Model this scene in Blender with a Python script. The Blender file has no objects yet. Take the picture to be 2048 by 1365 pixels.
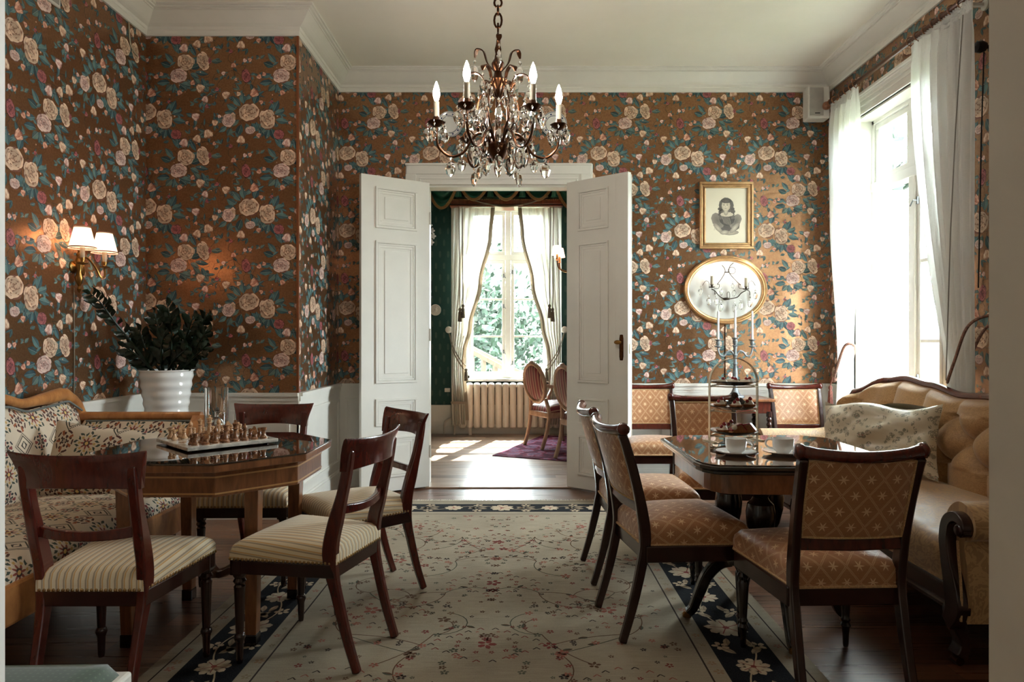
import bpy, bmesh, math, random
import numpy as np
from mathutils import Vector, Matrix
PI = math.pi
R = math.radians
scene = bpy.context.scene
COL = scene.collection

# ------------------------------------------------------------------ camera
F = 1365.0                       # focal length in pixels of the 2048 wide frame
cam_d = bpy.data.cameras.new('camera')
cam = bpy.data.objects.new('camera', cam_d); COL.objects.link(cam)
cam_d.sensor_width = 36.0
cam_d.lens = 36.0 * F / 2048.0
cam_d.shift_x = -18.0 / 2048.0
cam_d.clip_start = 0.05
cam.location = (0, 0, 1.2)
cam.rotation_euler = (R(90), 0, 0)
scene.camera = cam

# ------------------------------------------------------------------ world, sun, exposure
SKY = 13.5
SUN = 20.0
world = bpy.data.worlds.new('sky'); scene.world = world
world.use_nodes = True
bgn = world.node_tree.nodes['Background']
bgn.inputs[0].default_value = (0.86, 0.95, 1.0, 1)
bgn.inputs[1].default_value = SKY
sun_d = bpy.data.lights.new('sun', 'SUN'); sun_d.energy = SUN; sun_d.angle = R(0.6)
sun_d.color = (1.0, 0.95, 0.86)
sun = bpy.data.objects.new('sun', sun_d); COL.objects.link(sun)
sun.rotation_euler = Vector((-0.215, -0.77, -1.0)).to_track_quat('-Z', 'Y').to_euler()
sun.location = (3, 14, 12)
def portal(name, loc, direction, w, h):
    d = bpy.data.lights.new(name, 'AREA'); d.shape = 'RECTANGLE'; d.size = w; d.size_y = h
    d.cycles.is_portal = True
    o = bpy.data.objects.new(name, d); COL.objects.link(o); o.location = loc
    o.rotation_euler = Vector(direction).to_track_quat('-Z', 'Y').to_euler()
    return o
portal('window_daylight', (2.80, 4.66, 1.82), (-1, 0, 0), 1.25, 2.3)
portal('window_daylight', (-0.17, 9.14, 1.83), (0, -1, 0), 1.25, 2.4)
portal('window_daylight', (2.85, -1.5, 1.9), (-1, 0, 0), 0.9, 1.4)  # sky portal for the added hall opening, no known window there
vs = scene.view_settings
vs.view_transform = 'Standard'; vs.look = 'None'; vs.exposure = 1.85; vs.gamma = 1.0
vs.use_curve_mapping = False
cy = scene.cycles
cy.use_denoising = True
cy.max_bounces = 10; cy.diffuse_bounces = 6; cy.glossy_bounces = 4
cy.transmission_bounces = 8; cy.transparent_max_bounces = 12
cy.caustics_reflective = False; cy.caustics_refractive = False
cy.sample_clamp_indirect = 8.0

# ------------------------------------------------------------------ colours
def lin(c):
    c = c / 255.0
    return c / 12.92 if c <= 0.04045 else ((c + 0.055) / 1.055) ** 2.4
def C(r, g, b): return (lin(r), lin(g), lin(b))
def C4(c): return (c[0], c[1], c[2], 1.0)

# ------------------------------------------------------------------ mesh builder
class MB:
    def __init__(s): s.v = []; s.f = []; s.uv = []
    def add(s, verts, faces, uvs=None):
        o = len(s.v)
        s.v += [tuple(p) for p in verts]
        s.uv += list(uvs) if uvs else [(p[0], p[1]) for p in verts]
        s.f += [tuple(i + o for i in f) for f in faces]
        return s
    def box(s, cx, cy, cz, sx, sy, sz, M=None):
        vs_ = [Vector((x * sx / 2, y * sy / 2, z * sz / 2)) for z in (-1, 1) for y in (-1, 1) for x in (-1, 1)]
        if M is not None: vs_ = [M @ p for p in vs_]
        c = Vector((cx, cy, cz))
        return s.add([p + c for p in vs_], [(0, 2, 3, 1), (4, 5, 7, 6), (0, 1, 5, 4), (2, 6, 7, 3), (0, 4, 6, 2), (1, 3, 7, 5)])
    def bb(s, x0, x1, y0, y1, z0, z1):
        return s.box((x0 + x1) / 2, (y0 + y1) / 2, (z0 + z1) / 2, abs(x1 - x0), abs(y1 - y0), abs(z1 - z0))
    def grid(s, fn, nu, nv, wrapu=False):
        vs_, uv = [], []
        for j in range(nv):
            for i in range(nu):
                p = fn(i / ((nu) if wrapu else (nu - 1)), j / (nv - 1))
                vs_.append(p[:3]); uv.append((p[3], p[4]) if len(p) > 3 else (p[0], p[1]))
        fs = []
        for j in range(nv - 1):
            for i in range(nu if wrapu else nu - 1):
                a = j * nu + i; b = j * nu + (i + 1) % nu
                fs.append((a, b, b + nu, a + nu))
        return s.add(vs_, fs, uv)
    def tube(s, pts, r, n=8, cap=True, closed=False):
        pts = [Vector(p) for p in pts]; m = len(pts)
        rs = r if isinstance(r, (list, tuple)) else [r] * m
        T = []
        for i in range(m):
            a = pts[(i - 1) % m] if (closed or i > 0) else pts[i]
            b = pts[(i + 1) % m] if (closed or i < m - 1) else pts[i]
            T.append((b - a).normalized() if (b - a).length > 1e-9 else Vector((0, 0, 1)))
        up = Vector((0, 0, 1)) if abs(T[0].z) < 0.9 else Vector((1, 0, 0))
        N = (up - T[0] * up.dot(T[0])).normalized()
        vs_ = []
        for i in range(m):
            N = (N - T[i] * N.dot(T[i]))
            N = N.normalized() if N.length > 1e-6 else T[i].orthogonal().normalized()
            B = T[i].cross(N)
            for k in range(n):
                a = 2 * PI * k / n
                vs_.append(pts[i] + (N * math.cos(a) + B * math.sin(a)) * rs[i])
        fs = []
        for i in range(m if closed else m - 1):
            for k in range(n):
                a = i * n + k; b = i * n + (k + 1) % n; j = ((i + 1) % m) * n
                fs.append((a, b, j + (k + 1) % n, j + k))
        if cap and not closed:
            fs.append(tuple(range(n - 1, -1, -1))); fs.append(tuple((m - 1) * n + k for k in range(n)))
        return s.add(vs_, fs)
    def bar(s, pts, side, w, h, chamfer=0.0):
        """sweep a rectangle: w along 'side', h across the path; w/h may be lists"""
        pts = [Vector(p) for p in pts]; m = len(pts); side = Vector(side).normalized()
        ws = w if isinstance(w, (list, tuple)) else [w] * m
        hs = h if isinstance(h, (list, tuple)) else [h] * m
        vs_ = []
        for i in range(m):
            t = (pts[min(i + 1, m - 1)] - pts[max(i - 1, 0)]).normalized()
            nrm = t.cross(side).normalized()
            c = chamfer
            for (a, b) in ((-1, -1), (1, -1), (1, 1), (-1, 1)):
                vs_.append(pts[i] + side * (a * ws[i] / 2) + nrm * (b * hs[i] / 2))
        fs = [(0, 3, 2, 1), tuple((m - 1) * 4 + k for k in range(4))]
        for i in range(m - 1):
            for k in range(4):
                fs.append((i * 4 + k, i * 4 + (k + 1) % 4, (i + 1) * 4 + (k + 1) % 4, (i + 1) * 4 + k))
        return s.add(vs_, fs)
    def lathe(s, prof, c=(0, 0, 0), n=16, sx=1.0, sy=1.0, M=None, flute=0, fd=0.0):
        vs_, fs = [], []
        for (r, z) in prof:
            for k in range(n):
                a = 2 * PI * k / n
                rr = r * (1 - fd * (k % 2)) if flute else r
                p = Vector((rr * math.cos(a) * sx, rr * math.sin(a) * sy, z))
                if M is not None: p = M @ p
                vs_.append(p + Vector(c))
        for j in range(len(prof) - 1):
            for k in range(n):
                fs.append((j * n + k, j * n + (k + 1) % n, (j + 1) * n + (k + 1) % n, (j + 1) * n + k))
        if prof[0][0] > 1e-5: fs.append(tuple(range(n - 1, -1, -1)))
        if prof[-1][0] > 1e-5: fs.append(tuple((len(prof) - 1) * n + k for k in range(n)))
        return s.add(vs_, fs)
    def prism(s, poly, d0, d1, M=None):
        """poly in local xy, extruded along local z from d0 to d1, then mapped by M"""
        n = len(poly)
        vs_ = [Vector((p[0], p[1], d0)) for p in poly] + [Vector((p[0], p[1], d1)) for p in poly]
        if M is not None: vs_ = [M @ p for p in vs_]
        fs = [tuple(range(n - 1, -1, -1)), tuple(range(n, 2 * n))]
        for k in range(n): fs.append((k, (k + 1) % n, n + (k + 1) % n, n + k))
        return s.add(vs_, fs)
    def ell(s, c, rx, ry, rz, n=10, m=7, M=None):
        pr = [(max(1e-6, math.sin(PI * j / m)), -math.cos(PI * j / m)) for j in range(m + 1)]
        vs_, fs = [], []
        for (r, z) in pr:
            for k in range(n):
                a = 2 * PI * k / n
                p = Vector((rx * r * math.cos(a), ry * r * math.sin(a), rz * z))
                if M is not None: p = M @ p
                vs_.append(p + Vector(c))
        for j in range(m):
            for k in range(n):
                fs.append((j * n + k, j * n + (k + 1) % n, (j + 1) * n + (k + 1) % n, (j + 1) * n + k))
        return s.add(vs_, fs)
    def build(s, name, mat, parent=None, smooth=True, bevel=0.0, angle=35, sub=0, loc=None):
        me = bpy.data.meshes.new(name)
        me.from_pydata([tuple(p) for p in s.v], [], s.f)
        ul = me.uv_layers.new(name='UVMap')
        li = np.empty(len(me.loops), dtype=np.int32); me.loops.foreach_get('vertex_index', li)
        uv = np.array(s.uv, dtype=np.float32)[li]
        ul.data.foreach_set('uv', uv.ravel())
        me.materials.append(mat)
        me.polygons.foreach_set('use_smooth', [smooth] * len(me.polygons))
        if smooth and angle < 180: me.set_sharp_from_angle(angle=R(angle))
        me.update()
        o = bpy.data.objects.new(name, me); COL.objects.link(o)
        if parent is not None: o.parent = parent
        if loc is not None: o.location = loc
        if bevel > 0:
            b = o.modifiers.new('edge', 'BEVEL'); b.width = bevel; b.segments = 2
            b.limit_method = 'ANGLE'; b.angle_limit = R(40); b.harden_normals = False
        if sub:
            b = o.modifiers.new('round', 'SUBSURF'); b.levels = sub; b.render_levels = sub
        return o

def tag(o, label=None, cat=None, group=None, kind=None):
    if label: o['label'] = label
    if cat: o['category'] = cat
    if group: o['group'] = group
    if kind: o['kind'] = kind
    return o
def thing(name, label, cat, loc=(0, 0, 0), rotz=0.0, group=None):
    o = bpy.data.objects.new(name, None); COL.objects.link(o)
    o.location = loc; o.rotation_euler = (0, 0, R(rotz)); o.empty_display_size = 0.1
    return tag(o, label, cat, group)
def struct(o, label, cat=None):
    return tag(o, label, cat, kind='structure')
KIDS = {}
def children_of(o): return [c for c in bpy.data.objects if c.parent == o]
def dup(root, label, loc, rotz=None, group=None):
    r = root.copy(); COL.objects.link(r); r.location = loc
    if rotz is not None: r.rotation_euler = (0, 0, R(rotz))
    r['label'] = label
    if group: r['group'] = group
    for ch in children_of(root):
        c = ch.copy(); COL.objects.link(c); c.parent = r
        for g in children_of(ch):
            d = g.copy(); COL.objects.link(d); d.parent = c
    return r
def lerp(a, b, t): return a + (b - a) * t
def smooth(t): t = max(0.0, min(1.0, t)); return t * t * (3 - 2 * t)
def interp(pts, t):
    """piecewise linear through [(t, value)]"""
    for (a, va), (b, vb) in zip(pts, pts[1:]):
        if t <= b: return lerp(va, vb, smooth((t - a) / (b - a)) if b > a else 1)
    return pts[-1][1]
def catmull(P, k=6):
    P = [Vector(p) for p in P]; out = []
    for i in range(len(P) - 1):
        p0 = P[max(i - 1, 0)]; p1 = P[i]; p2 = P[i + 1]; p3 = P[min(i + 2, len(P) - 1)]
        for j in range(k):
            t = j / k
            out.append(0.5 * ((2 * p1) + (p2 - p0) * t + (2 * p0 - 5 * p1 + 4 * p2 - p3) * t * t + (3 * p1 - p0 - 3 * p2 + p3) * t ** 3))
    out.append(P[-1]); return out

# ------------------------------------------------------------------ node helpers
class X:
    """a value socket with arithmetic"""
    def __init__(s, g, k): s.g = g; s.k = k
    def _o(s, op, b=None, c=None):
        n = s.g.nodes.new('ShaderNodeMath'); n.operation = op
        for i, a in enumerate((s, b, c)):
            if a is None: continue
            if isinstance(a, X): s.g.links.new(a.k, n.inputs[i])
            else: n.inputs[i].default_value = a
        return X(s.g, n.outputs[0])
    def __add__(s, b): return s._o('ADD', b)
    __radd__ = __add__
    def __sub__(s, b): return s._o('SUBTRACT', b)
    def __mul__(s, b): return s._o('MULTIPLY', b)
    __rmul__ = __mul__
    def __truediv__(s, b): return s._o('DIVIDE', b)
    def fract(s): return s._o('FRACT')
    def floor(s): return s._o('FLOOR')
    def abs(s): return s._o('ABSOLUTE')
    def sin(s): return s._o('SINE')
    def cos(s): return s._o('COSINE')
    def sqrt(s): return s._o('SQRT')
    def atan2(s, b): return s._o('ARCTAN2', b)
    def lt(s, b): return s._o('LESS_THAN', b)
    def gt(s, b): return s._o('GREATER_THAN', b)
    def min(s, b): return s._o('MINIMUM', b)
    def max(s, b): return s._o('MAXIMUM', b)
    def mod(s, b): return s._o('FLOORED_MODULO', b)
class G:
    def __init__(s, name):
        s.m = bpy.data.materials.new(name); s.m.use_nodes = True
        s.t = s.m.node_tree; s.nodes = s.t.nodes; s.links = s.t.links
        s.b = s.nodes['Principled BSDF']; s.out = s.nodes['Material Output']
    def n(s, kind, **kw):
        n = s.nodes.new('ShaderNode' + kind)
        for k, v in kw.items(): setattr(n, k, v)
        return n
    def put(s, sock, val):
        if isinstance(val, X): s.links.new(val.k, sock)
        elif hasattr(val, 'is_output'): s.links.new(val, sock)
        else: sock.default_value = val
    def uv(s, which='UV'):
        n = s.n('TexCoord'); sp = s.n('SeparateXYZ'); s.links.new(n.outputs[which], sp.inputs[0])
        return X(s, sp.outputs[0]), X(s, sp.outputs[1]), X(s, sp.outputs[2])
    def vec(s, x, y, z=0.0):
        n = s.n('CombineXYZ')
        for i, a in enumerate((x, y, z)): s.put(n.inputs[i], a)
        return n.outputs[0]
    def noise(s, vec, scale, detail=3.0, rough=0.55, dist=0.0):
        n = s.n('TexNoise'); n.inputs['Scale'].default_value = scale; n.inputs['Detail'].default_value = detail
        n.inputs['Roughness'].default_value = rough; n.inputs['Distortion'].default_value = dist
        if vec is not None: s.links.new(vec, n.inputs['Vector'])
        return X(s, n.outputs[0])
    def mix(s, f, a, b):
        n = s.n('Mix', data_type='RGBA')
        s.put(n.inputs[0], f)
        for sock, v in ((n.inputs[6], a), (n.inputs[7], b)):
            if isinstance(v, tuple): sock.default_value = C4(v)
            else: s.put(sock, v)
        return n.outputs[2]
    def ramp(s, f, stops):
        n = s.n('ValToRGB'); s.put(n.inputs[0], f)
        e = n.color_ramp.elements
        while len(e) < len(stops): e.new(0.5)
        for i, (p, c) in enumerate(stops): e[i].position = p; e[i].color = C4(c)
        return n.outputs[0]
    def bump(s, h, strength=0.2, dist=0.002):
        n = s.n('Bump'); n.inputs['Strength'].default_value = strength; n.inputs['Distance'].default_value = dist
        s.put(n.inputs['Height'], h); s.links.new(n.outputs[0], s.b.inputs['Normal'])
    def set(s, color=None, rough=0.5, metal=0.0, coat=0.0, sheen=0.0, spec=0.5):
        if color is not None:
            if isinstance(color, tuple): s.b.inputs['Base Color'].default_value = C4(color)
            else: s.put(s.b.inputs['Base Color'], color)
        s.put(s.b.inputs['Roughness'], rough); s.put(s.b.inputs['Metallic'], metal)
        s.b.inputs['Coat Weight'].default_value = coat; s.b.inputs['Coat Roughness'].default_value = 0.12
        s.b.inputs['Sheen Weight'].default_value = sheen
        s.b.inputs['Specular IOR Level'].default_value = spec
        return s.m

def m_plain(name, c, rough=0.5, metal=0.0, var=0.06, scale=14, coat=0.0, bump=0.0, spec=0.5):
    g = G(name)
    nz = g.noise(g.n('TexCoord').outputs['Object'], scale)
    d = tuple(x * (1 - var * 2) for x in c); e = tuple(min(1, x * (1 + var)) for x in c)
    col = g.ramp(nz, [(0.3, d), (0.7, e)])
    g.set(col, rough, metal, coat, spec=spec)
    if bump: g.bump(nz, bump, 0.003)
    return g.m
def m_wood(name, c1, c2, rough=0.3, scale=6.0, stretch=(9, 9, 1), coat=0.25):
    g = G(name)
    tc = g.n('TexCoord'); mp = g.n('Mapping'); mp.inputs['Scale'].default_value = stretch
    g.links.new(tc.outputs['Object'], mp.inputs[0])
    a = g.noise(mp.outputs[0], scale, 5, 0.6, 0.6)
    b = g.noise(tc.outputs['Object'], 3.0, 2)
    f = a * 0.75 + b * 0.25
    g.set(g.ramp(f, [(0.32, c1), (0.68, c2)]), rough, 0.0, coat)
    g.bump(a, 0.04, 0.002)
    return g.m
def m_emit(name, c, s):
    g = G(name); g.set(c, 0.5)
    g.b.inputs['Emission Color'].default_value = C4(c); g.b.inputs['Emission Strength'].default_value = s
    return g.m
def m_glass(name, tint=(1, 1, 1), rough=0.0, ior=1.5):
    g = G(name); g.set(tint, rough); g.b.inputs['Transmission Weight'].default_value = 1.0; g.b.inputs['IOR'].default_value = ior
    return g.m
def m_thin(name, tint=(0.97, 1, 0.99)):
    """thin window glass: passes light straight, mirrors a little at grazing angles"""
    g = G(name)
    tr = g.n('BsdfTransparent'); tr.inputs[0].default_value = C4(tint)
    gl = g.n('BsdfGlossy'); gl.inputs['Roughness'].default_value = 0.02
    lw = g.n('LayerWeight'); lw.inputs[0].default_value = 0.5
    f = X(g, lw.outputs['Facing']); f = f * f * f * f * 0.6 + 0.03
    mx = g.n('MixShader')
    g.links.new(f.k, mx.inputs[0]); g.links.new(tr.outputs[0], mx.inputs[1]); g.links.new(gl.outputs[0], mx.inputs[2])
    g.links.new(mx.outputs[0], g.out.inputs[0])
    return g.m
def m_sheer(name, c, transp=0.25, transl=0.6):
    g = G(name)
    u, v, w = g.uv('Object')
    nz = g.noise(g.vec(u * 1.0, v * 1.0, w * 6.0), 60, 2)
    df = g.n('BsdfDiffuse'); tl = g.n('BsdfTranslucent'); tr = g.n('BsdfTransparent')
    col = g.ramp(nz, [(0.2, tuple(x * 0.92 for x in c)), (0.8, c)])
    g.links.new(col, df.inputs[0]); g.links.new(col, tl.inputs[0])
    m1 = g.n('MixShader'); m1.inputs[0].default_value = transl
    g.links.new(df.outputs[0], m1.inputs[1]); g.links.new(tl.outputs[0], m1.inputs[2])
    m2 = g.n('MixShader'); m2.inputs[0].default_value = transp
    g.links.new(m1.outputs[0], m2.inputs[1]); g.links.new(tr.outputs[0], m2.inputs[2])
    g.links.new(m2.outputs[0], g.out.inputs[0])
    return g.m

# ------------------------------------------------------------------ printed patterns (flat inked shapes lying in the surface of one mesh)
class Ink:
    """triangles (x, y, layer) with a colour per vertex; alpha 1 = ink"""
    def __init__(s): s.p = []; s.c = []; s.t = []
    def fan(s, ctr, pts, cc, rc, layer):
        o = len(s.p); n = len(pts)
        s.p.append((ctr[0], ctr[1], layer)); s.c.append(tuple(cc) + (1.0,))
        for i, q in enumerate(pts):
            s.p.append((q[0], q[1], layer)); c = rc[i] if isinstance(rc, list) else rc
            s.c.append(tuple(c) + (1.0,))
        for i in range(n): s.t.append((o, o + 1 + i, o + 1 + (i + 1) % n))
    def blob(s, x, y, rx, ry, ang, cc, rc, layer, n=8, wob=0.0, rnd=random):
        ca, sa = math.cos(ang), math.sin(ang); pts = []
        for k in range(n):
            a = 2 * PI * k / n; w = 1 + wob * rnd.uniform(-1, 1)
            px, py = rx * w * math.cos(a), ry * w * math.sin(a)
            pts.append((x + px * ca - py * sa, y + px * sa + py * ca))
        s.fan((x, y), pts, cc, rc, layer)
    def leaf(s, x, y, ang, L, W, c1, c2, layer, vein=None):
        ca, sa = math.cos(ang), math.sin(ang)
        def P(a, b): return (x + a * ca - b * sa, y + a * sa + b * ca)
        pr = [(0, 0), (0.2, 0.7), (0.45, 1.0), (0.7, 0.75), (0.88, 0.35), (1, 0)]
        for sg, c in ((1, c1), (-1, c2)):
            pts = [P(a * L, sg * b * W / 2) for a, b in pr]
            dk = tuple(v * 0.6 for v in c)
            s.fan(P(0.45 * L, sg * W * 0.15), pts, c, [dk, c, c, dk, dk, dk], layer)
        if vein: s.line([P(0, 0), P(L * 0.9, 0)], 0.035 * W + 0.0006, vein, layer + 0.4)
    def line(s, pts, w, c, layer):
        for (a, b) in zip(pts, pts[1:]):
            dx, dy = b[0] - a[0], b[1] - a[1]; l = math.hypot(dx, dy) or 1
            nx, ny = -dy / l * w / 2, dx / l * w / 2
            o = len(s.p)
            s.p += [(a[0] + nx, a[1] + ny, layer), (a[0] - nx, a[1] - ny, layer), (b[0] - nx, b[1] - ny, layer), (b[0] + nx, b[1] + ny, layer)]
            s.c += [tuple(c) + (1.0,)] * 4
            s.t += [(o, o + 1, o + 2), (o, o + 2, o + 3)]
    def rose(s, x, y, r, pal, layer, rnd, sx=1.0, sy=1.0, ang=0.0):
        hi, mid, lo, edge = pal
        ca, sa = math.cos(ang), math.sin(ang)
        def T(px, py):
            px, py = px * sx, py * sy
            return (x + px * ca - py * sa, y + px * sa + py * ca)
        pts = [T(r * 0.98 * (1 + 0.05 * math.sin(k * 2.2)) * math.cos(2 * PI * k / 18), r * 1.04 * (1 + 0.05 * math.sin(k * 2.2)) * math.sin(2 * PI * k / 18)) for k in range(18)]
        s.fan((x, y), pts, edge, edge, layer)
        off = rnd.uniform(-0.12, 0.12) * r
        ox_, oy_ = rnd.uniform(-0.22, 0.22) * r, rnd.uniform(-0.05, 0.25) * r
        for ring, (rr, n, w) in enumerate(((0.70, 8, 0.42), (0.52, 7, 0.36), (0.34, 5, 0.30), (0.18, 4, 0.21), (0.05, 2, 0.12))):
            a0 = rnd.uniform(0, 6.28)
            for k in range(n):
                a = a0 + 2 * PI * k / n + rnd.uniform(-0.25, 0.25)
                rk = rr * rnd.uniform(0.85, 1.12)
                cx_, cy_ = rk * r * math.cos(a) + ox_ * (1 - rr), rk * r * math.sin(a) + oy_ * (1 - rr)
                pp = []; cc = []
                for q in range(11):
                    b = 2 * PI * q / 11
                    wv = 1 + rnd.uniform(-0.20, 0.16)
                    lx, ly = w * r * 0.66 * math.cos(b) * wv, w * r * 1.10 * math.sin(b) * wv
                    pp.append(T(cx_ + lx * math.cos(a) - ly * math.sin(a), cy_ + lx * math.sin(a) + ly * math.cos(a)))
                    o = math.cos(b)
                    cc.append(hi if o > 0.25 else (tuple(v * 0.7 for v in lo) if o < -0.1 else mid))
                tone = rnd.uniform(0.62, 1.10) * (1 - 0.05 * ring)
                cc = [tuple(v * tone for v in q) for q in cc]
                s.fan(T(cx_, cy_), pp, tuple(v * tone for v in mid), cc, layer + 0.5 + ring * 0.4 + k * 0.03)
    def arrays(s):
        return np.array(s.p, dtype=np.float64), np.array(s.c, dtype=np.float32), np.array(s.t, dtype=np.int64)

def inked_mesh(name, mat, base_v, base_f, P, Cc, T, parent=None):
    """one mesh: plain base faces (alpha 0) and the inked triangles on it"""
    nb = len(base_v)
    V = np.vstack([np.array(base_v, dtype=np.float64), P]) if len(P) else np.array(base_v, dtype=np.float64)
    me = bpy.data.meshes.new(name)
    faces = [tuple(f) for f in base_f] + [tuple(t) for t in (T + nb)] if len(P) else [tuple(f) for f in base_f]
    me.from_pydata(V.tolist(), [], faces)
    at = me.color_attributes.new('ink', 'FLOAT_COLOR', 'POINT')
    cols = np.zeros((len(V), 4), dtype=np.float32)
    if len(P): cols[nb:] = Cc
    at.data.foreach_set('color', cols.ravel())
    me.materials.append(mat); me.update()
    o = bpy.data.objects.new(name, me); COL.objects.link(o)
    if parent is not None: o.parent = parent
    return o
# ================================================================== MATERIALS
M = {}
M['white'] = m_plain('white_paint', C(222, 219, 211), 0.42, var=0.02, scale=5)
M['ceiling'] = m_plain('ceiling_paint', C(238, 233, 222), 0.8, var=0.015, scale=3)
M['cream_wall'] = m_plain('cream_wall', C(190, 178, 160), 0.8, var=0.03, scale=8)
M['mahogany'] = m_wood('mahogany', C(58, 18, 13), C(94, 33, 23), 0.24, 6, (10, 10, 2), 0.5)
M['mahogany_dark'] = m_wood('mahogany_dark', C(30, 13, 11), C(54, 23, 18), 0.26, 6, (10, 10, 2), 0.45)
M['ebony'] = m_wood('ebonised_wood', C(10, 7, 7), C(30, 17, 14), 0.25, 5, (7, 7, 2), 0.5)
M['walnut'] = m_wood('walnut', C(92, 56, 34), C(150, 98, 62), 0.3, 5, (7, 7, 1.5), 0.4)
M['walnut_dark'] = m_wood('walnut_dark', C(60, 36, 24), C(104, 66, 42), 0.3, 5, (7, 7, 1.5), 0.4)
M['birch'] = m_wood('golden_birch', C(150, 92, 48), C(206, 146, 88), 0.3, 4, (5, 5, 2), 0.4)
M['beech'] = m_wood('pale_beech', C(150, 116, 92), C(196, 164, 138), 0.4, 4, (5, 5, 2), 0.1)
M['inlay'] = m_plain('inlay_line', C(196, 150, 98), 0.35, coat=0.3)
M['brass'] = m_plain('brass', C(150, 112, 62), 0.28, 1.0, var=0.12, scale=30)
M['bronze'] = m_plain('bronze', C(74, 46, 28), 0.34, 1.0, var=0.25, scale=40)
M['gold'] = m_plain('gold_leaf', C(196, 156, 110), 0.34, 0.8, var=0.12, scale=24)
M['pewter'] = m_plain('pewter', C(122, 127, 130), 0.55, 0.35, var=0.12, scale=40)
M['silver'] = m_plain('silver', C(236, 224, 200), 0.25, 0.55, var=0.03)
M['black_metal'] = m_plain('black_metal', C(16, 15, 15), 0.35, 0.4)
M['china'] = m_plain('white_china', C(232, 232, 230), 0.12, var=0.01, coat=0.4)
M['wax'] = m_plain('white_wax', C(226, 224, 218), 0.4, var=0.02)
M['tube'] = m_plain('candle_sleeve', C(166, 156, 136), 0.6, var=0.03)
M['crystal'] = m_glass('crystal', (0.98, 0.98, 0.97), 0.0, 1.52)
M['clear'] = m_glass('clear_glass', (0.98, 1, 0.99), 0.0, 1.45)
M['pane'] = m_thin('window_pane')
M['bulb'] = m_emit('lit_bulb', (1.0, 0.93, 0.85), 115.0)
M['bulb_dim'] = m_emit('small_lit_bulb', (1.0, 0.84, 0.74), 22.0)
M['green_leaf'] = m_plain('dark_glossy_leaf', C(22, 40, 27), 0.3, var=0.2, scale=20)
M['soil'] = m_plain('soil', C(38, 30, 26), 0.9)
M['sheer'] = m_sheer('white_sheer', (0.95, 0.95, 0.93), 0.14, 0.62)
M['cream_curtain'] = m_sheer('cream_curtain', (0.74, 0.71, 0.64), 0.02, 0.38)
M['taupe_trim'] = m_plain('taupe_braid', C(140, 128, 112), 0.8)
M['braid'] = m_sheer('taupe_edging', (0.42, 0.37, 0.30), 0.0, 0.5)
M['cord'] = m_plain('twisted_cord', C(128, 92, 78), 0.7, var=0.3, scale=90)
M['tassel'] = m_plain('grey_tassel', C(122, 116, 102), 0.85, var=0.25, scale=80)
M['red_tassel'] = m_plain('red_tassel', C(136, 84, 74), 0.85, var=0.25, scale=80)
M['radiator'] = m_plain('radiator_enamel', C(226, 218, 206), 0.35, var=0.02)
M['plastic'] = m_plain('white_plastic', C(206, 202, 194), 0.45, var=0.02)

def wallpaper_material():
    g = G('rose_wallpaper')
    a = g.n('Attribute', attribute_name='ink')
    tc = g.n('TexCoord')
    nz = g.noise(tc.outputs['Object'], 90, 2)
    base = g.ramp(nz, [(0.3, C(136, 98, 69)), (0.7, C(156, 116, 83))])
    al = X(g, a.outputs['Alpha'])
    col = g.mix(al, base, a.outputs['Color'])
    g.set(col, al * 0.28 + 0.32, (al * -0.78) + 0.78)
    g.bump(nz, 0.05, 0.001)
    return g.m
M['wallpaper'] = wallpaper_material()
def green_material():
    g = G('green_damask_wallpaper')
    x, y, z = g.uv('Object')
    px, pz = 0.105, 0.15
    row = (z / pz).floor()
    u = ((x / px) + row * 0.5).fract() - 0.5
    v = (z / pz).fract() - 0.5
    d = ((u * 2.6) * (u * 2.6) + (v * 1.5) * (v * 1.5)).sqrt()
    mot = d.lt(0.42) * (((u * 22.0).sin() * (v * 26.0).cos()).abs()).gt(0.25)
    col = g.mix(mot, C(18, 62, 56), C(74, 92, 78))
    g.set(col, 0.7)
    return g.m
M['green_paper'] = green_material()
def floor_material(name, c1, c2, c3, w=0.115, rough=0.24):
    g = G(name)
    x, y, z = g.uv('Object')
    row = (y / w).floor()
    sh = (row * 12.9898).sin() * 43758.5453
    xs = x + sh.fract() * 1.7
    brd = (xs / 1.35).floor()
    idv = ((row * 78.233 + brd * 37.719).sin() * 43758.5453).fract()
    fy = (y / w).fract(); fx = (xs / 1.35).fract()
    gap = (fy.lt(0.018) + fx.lt(0.0016)).min(1.0)
    grain = g.noise(g.vec(xs * 0.7, y * 34.0, idv * 40.0), 2.2, 6, 0.65, 0.3)
    f = grain * 0.8 + idv * 0.42 - 0.10
    col = g.ramp(f, [(0.22, c1), (0.5, c2), (0.82, c3)])
    col = g.mix(gap * 0.8, col, tuple(v * 0.25 for v in c1))
    nz = g.noise(g.vec(x, y, 0.0), 7, 3)
    g.set(col, grain * 0.16 + (rough - 0.03), 0.0, 0.05)
    g.bump(grain * 0.15 + (gap * -1.0), 0.10, 0.001)
    return g.m
M['floor'] = floor_material('oak_boards', C(58, 34, 22), C(92, 58, 39), C(128, 86, 60))
M['floor_pale_lit'] = floor_material('pale_lit_oak_boards', C(112, 90, 72), C(158, 130, 108), C(182, 156, 134))  # far floor: same boards as above, brighter light put into paler colours

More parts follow.
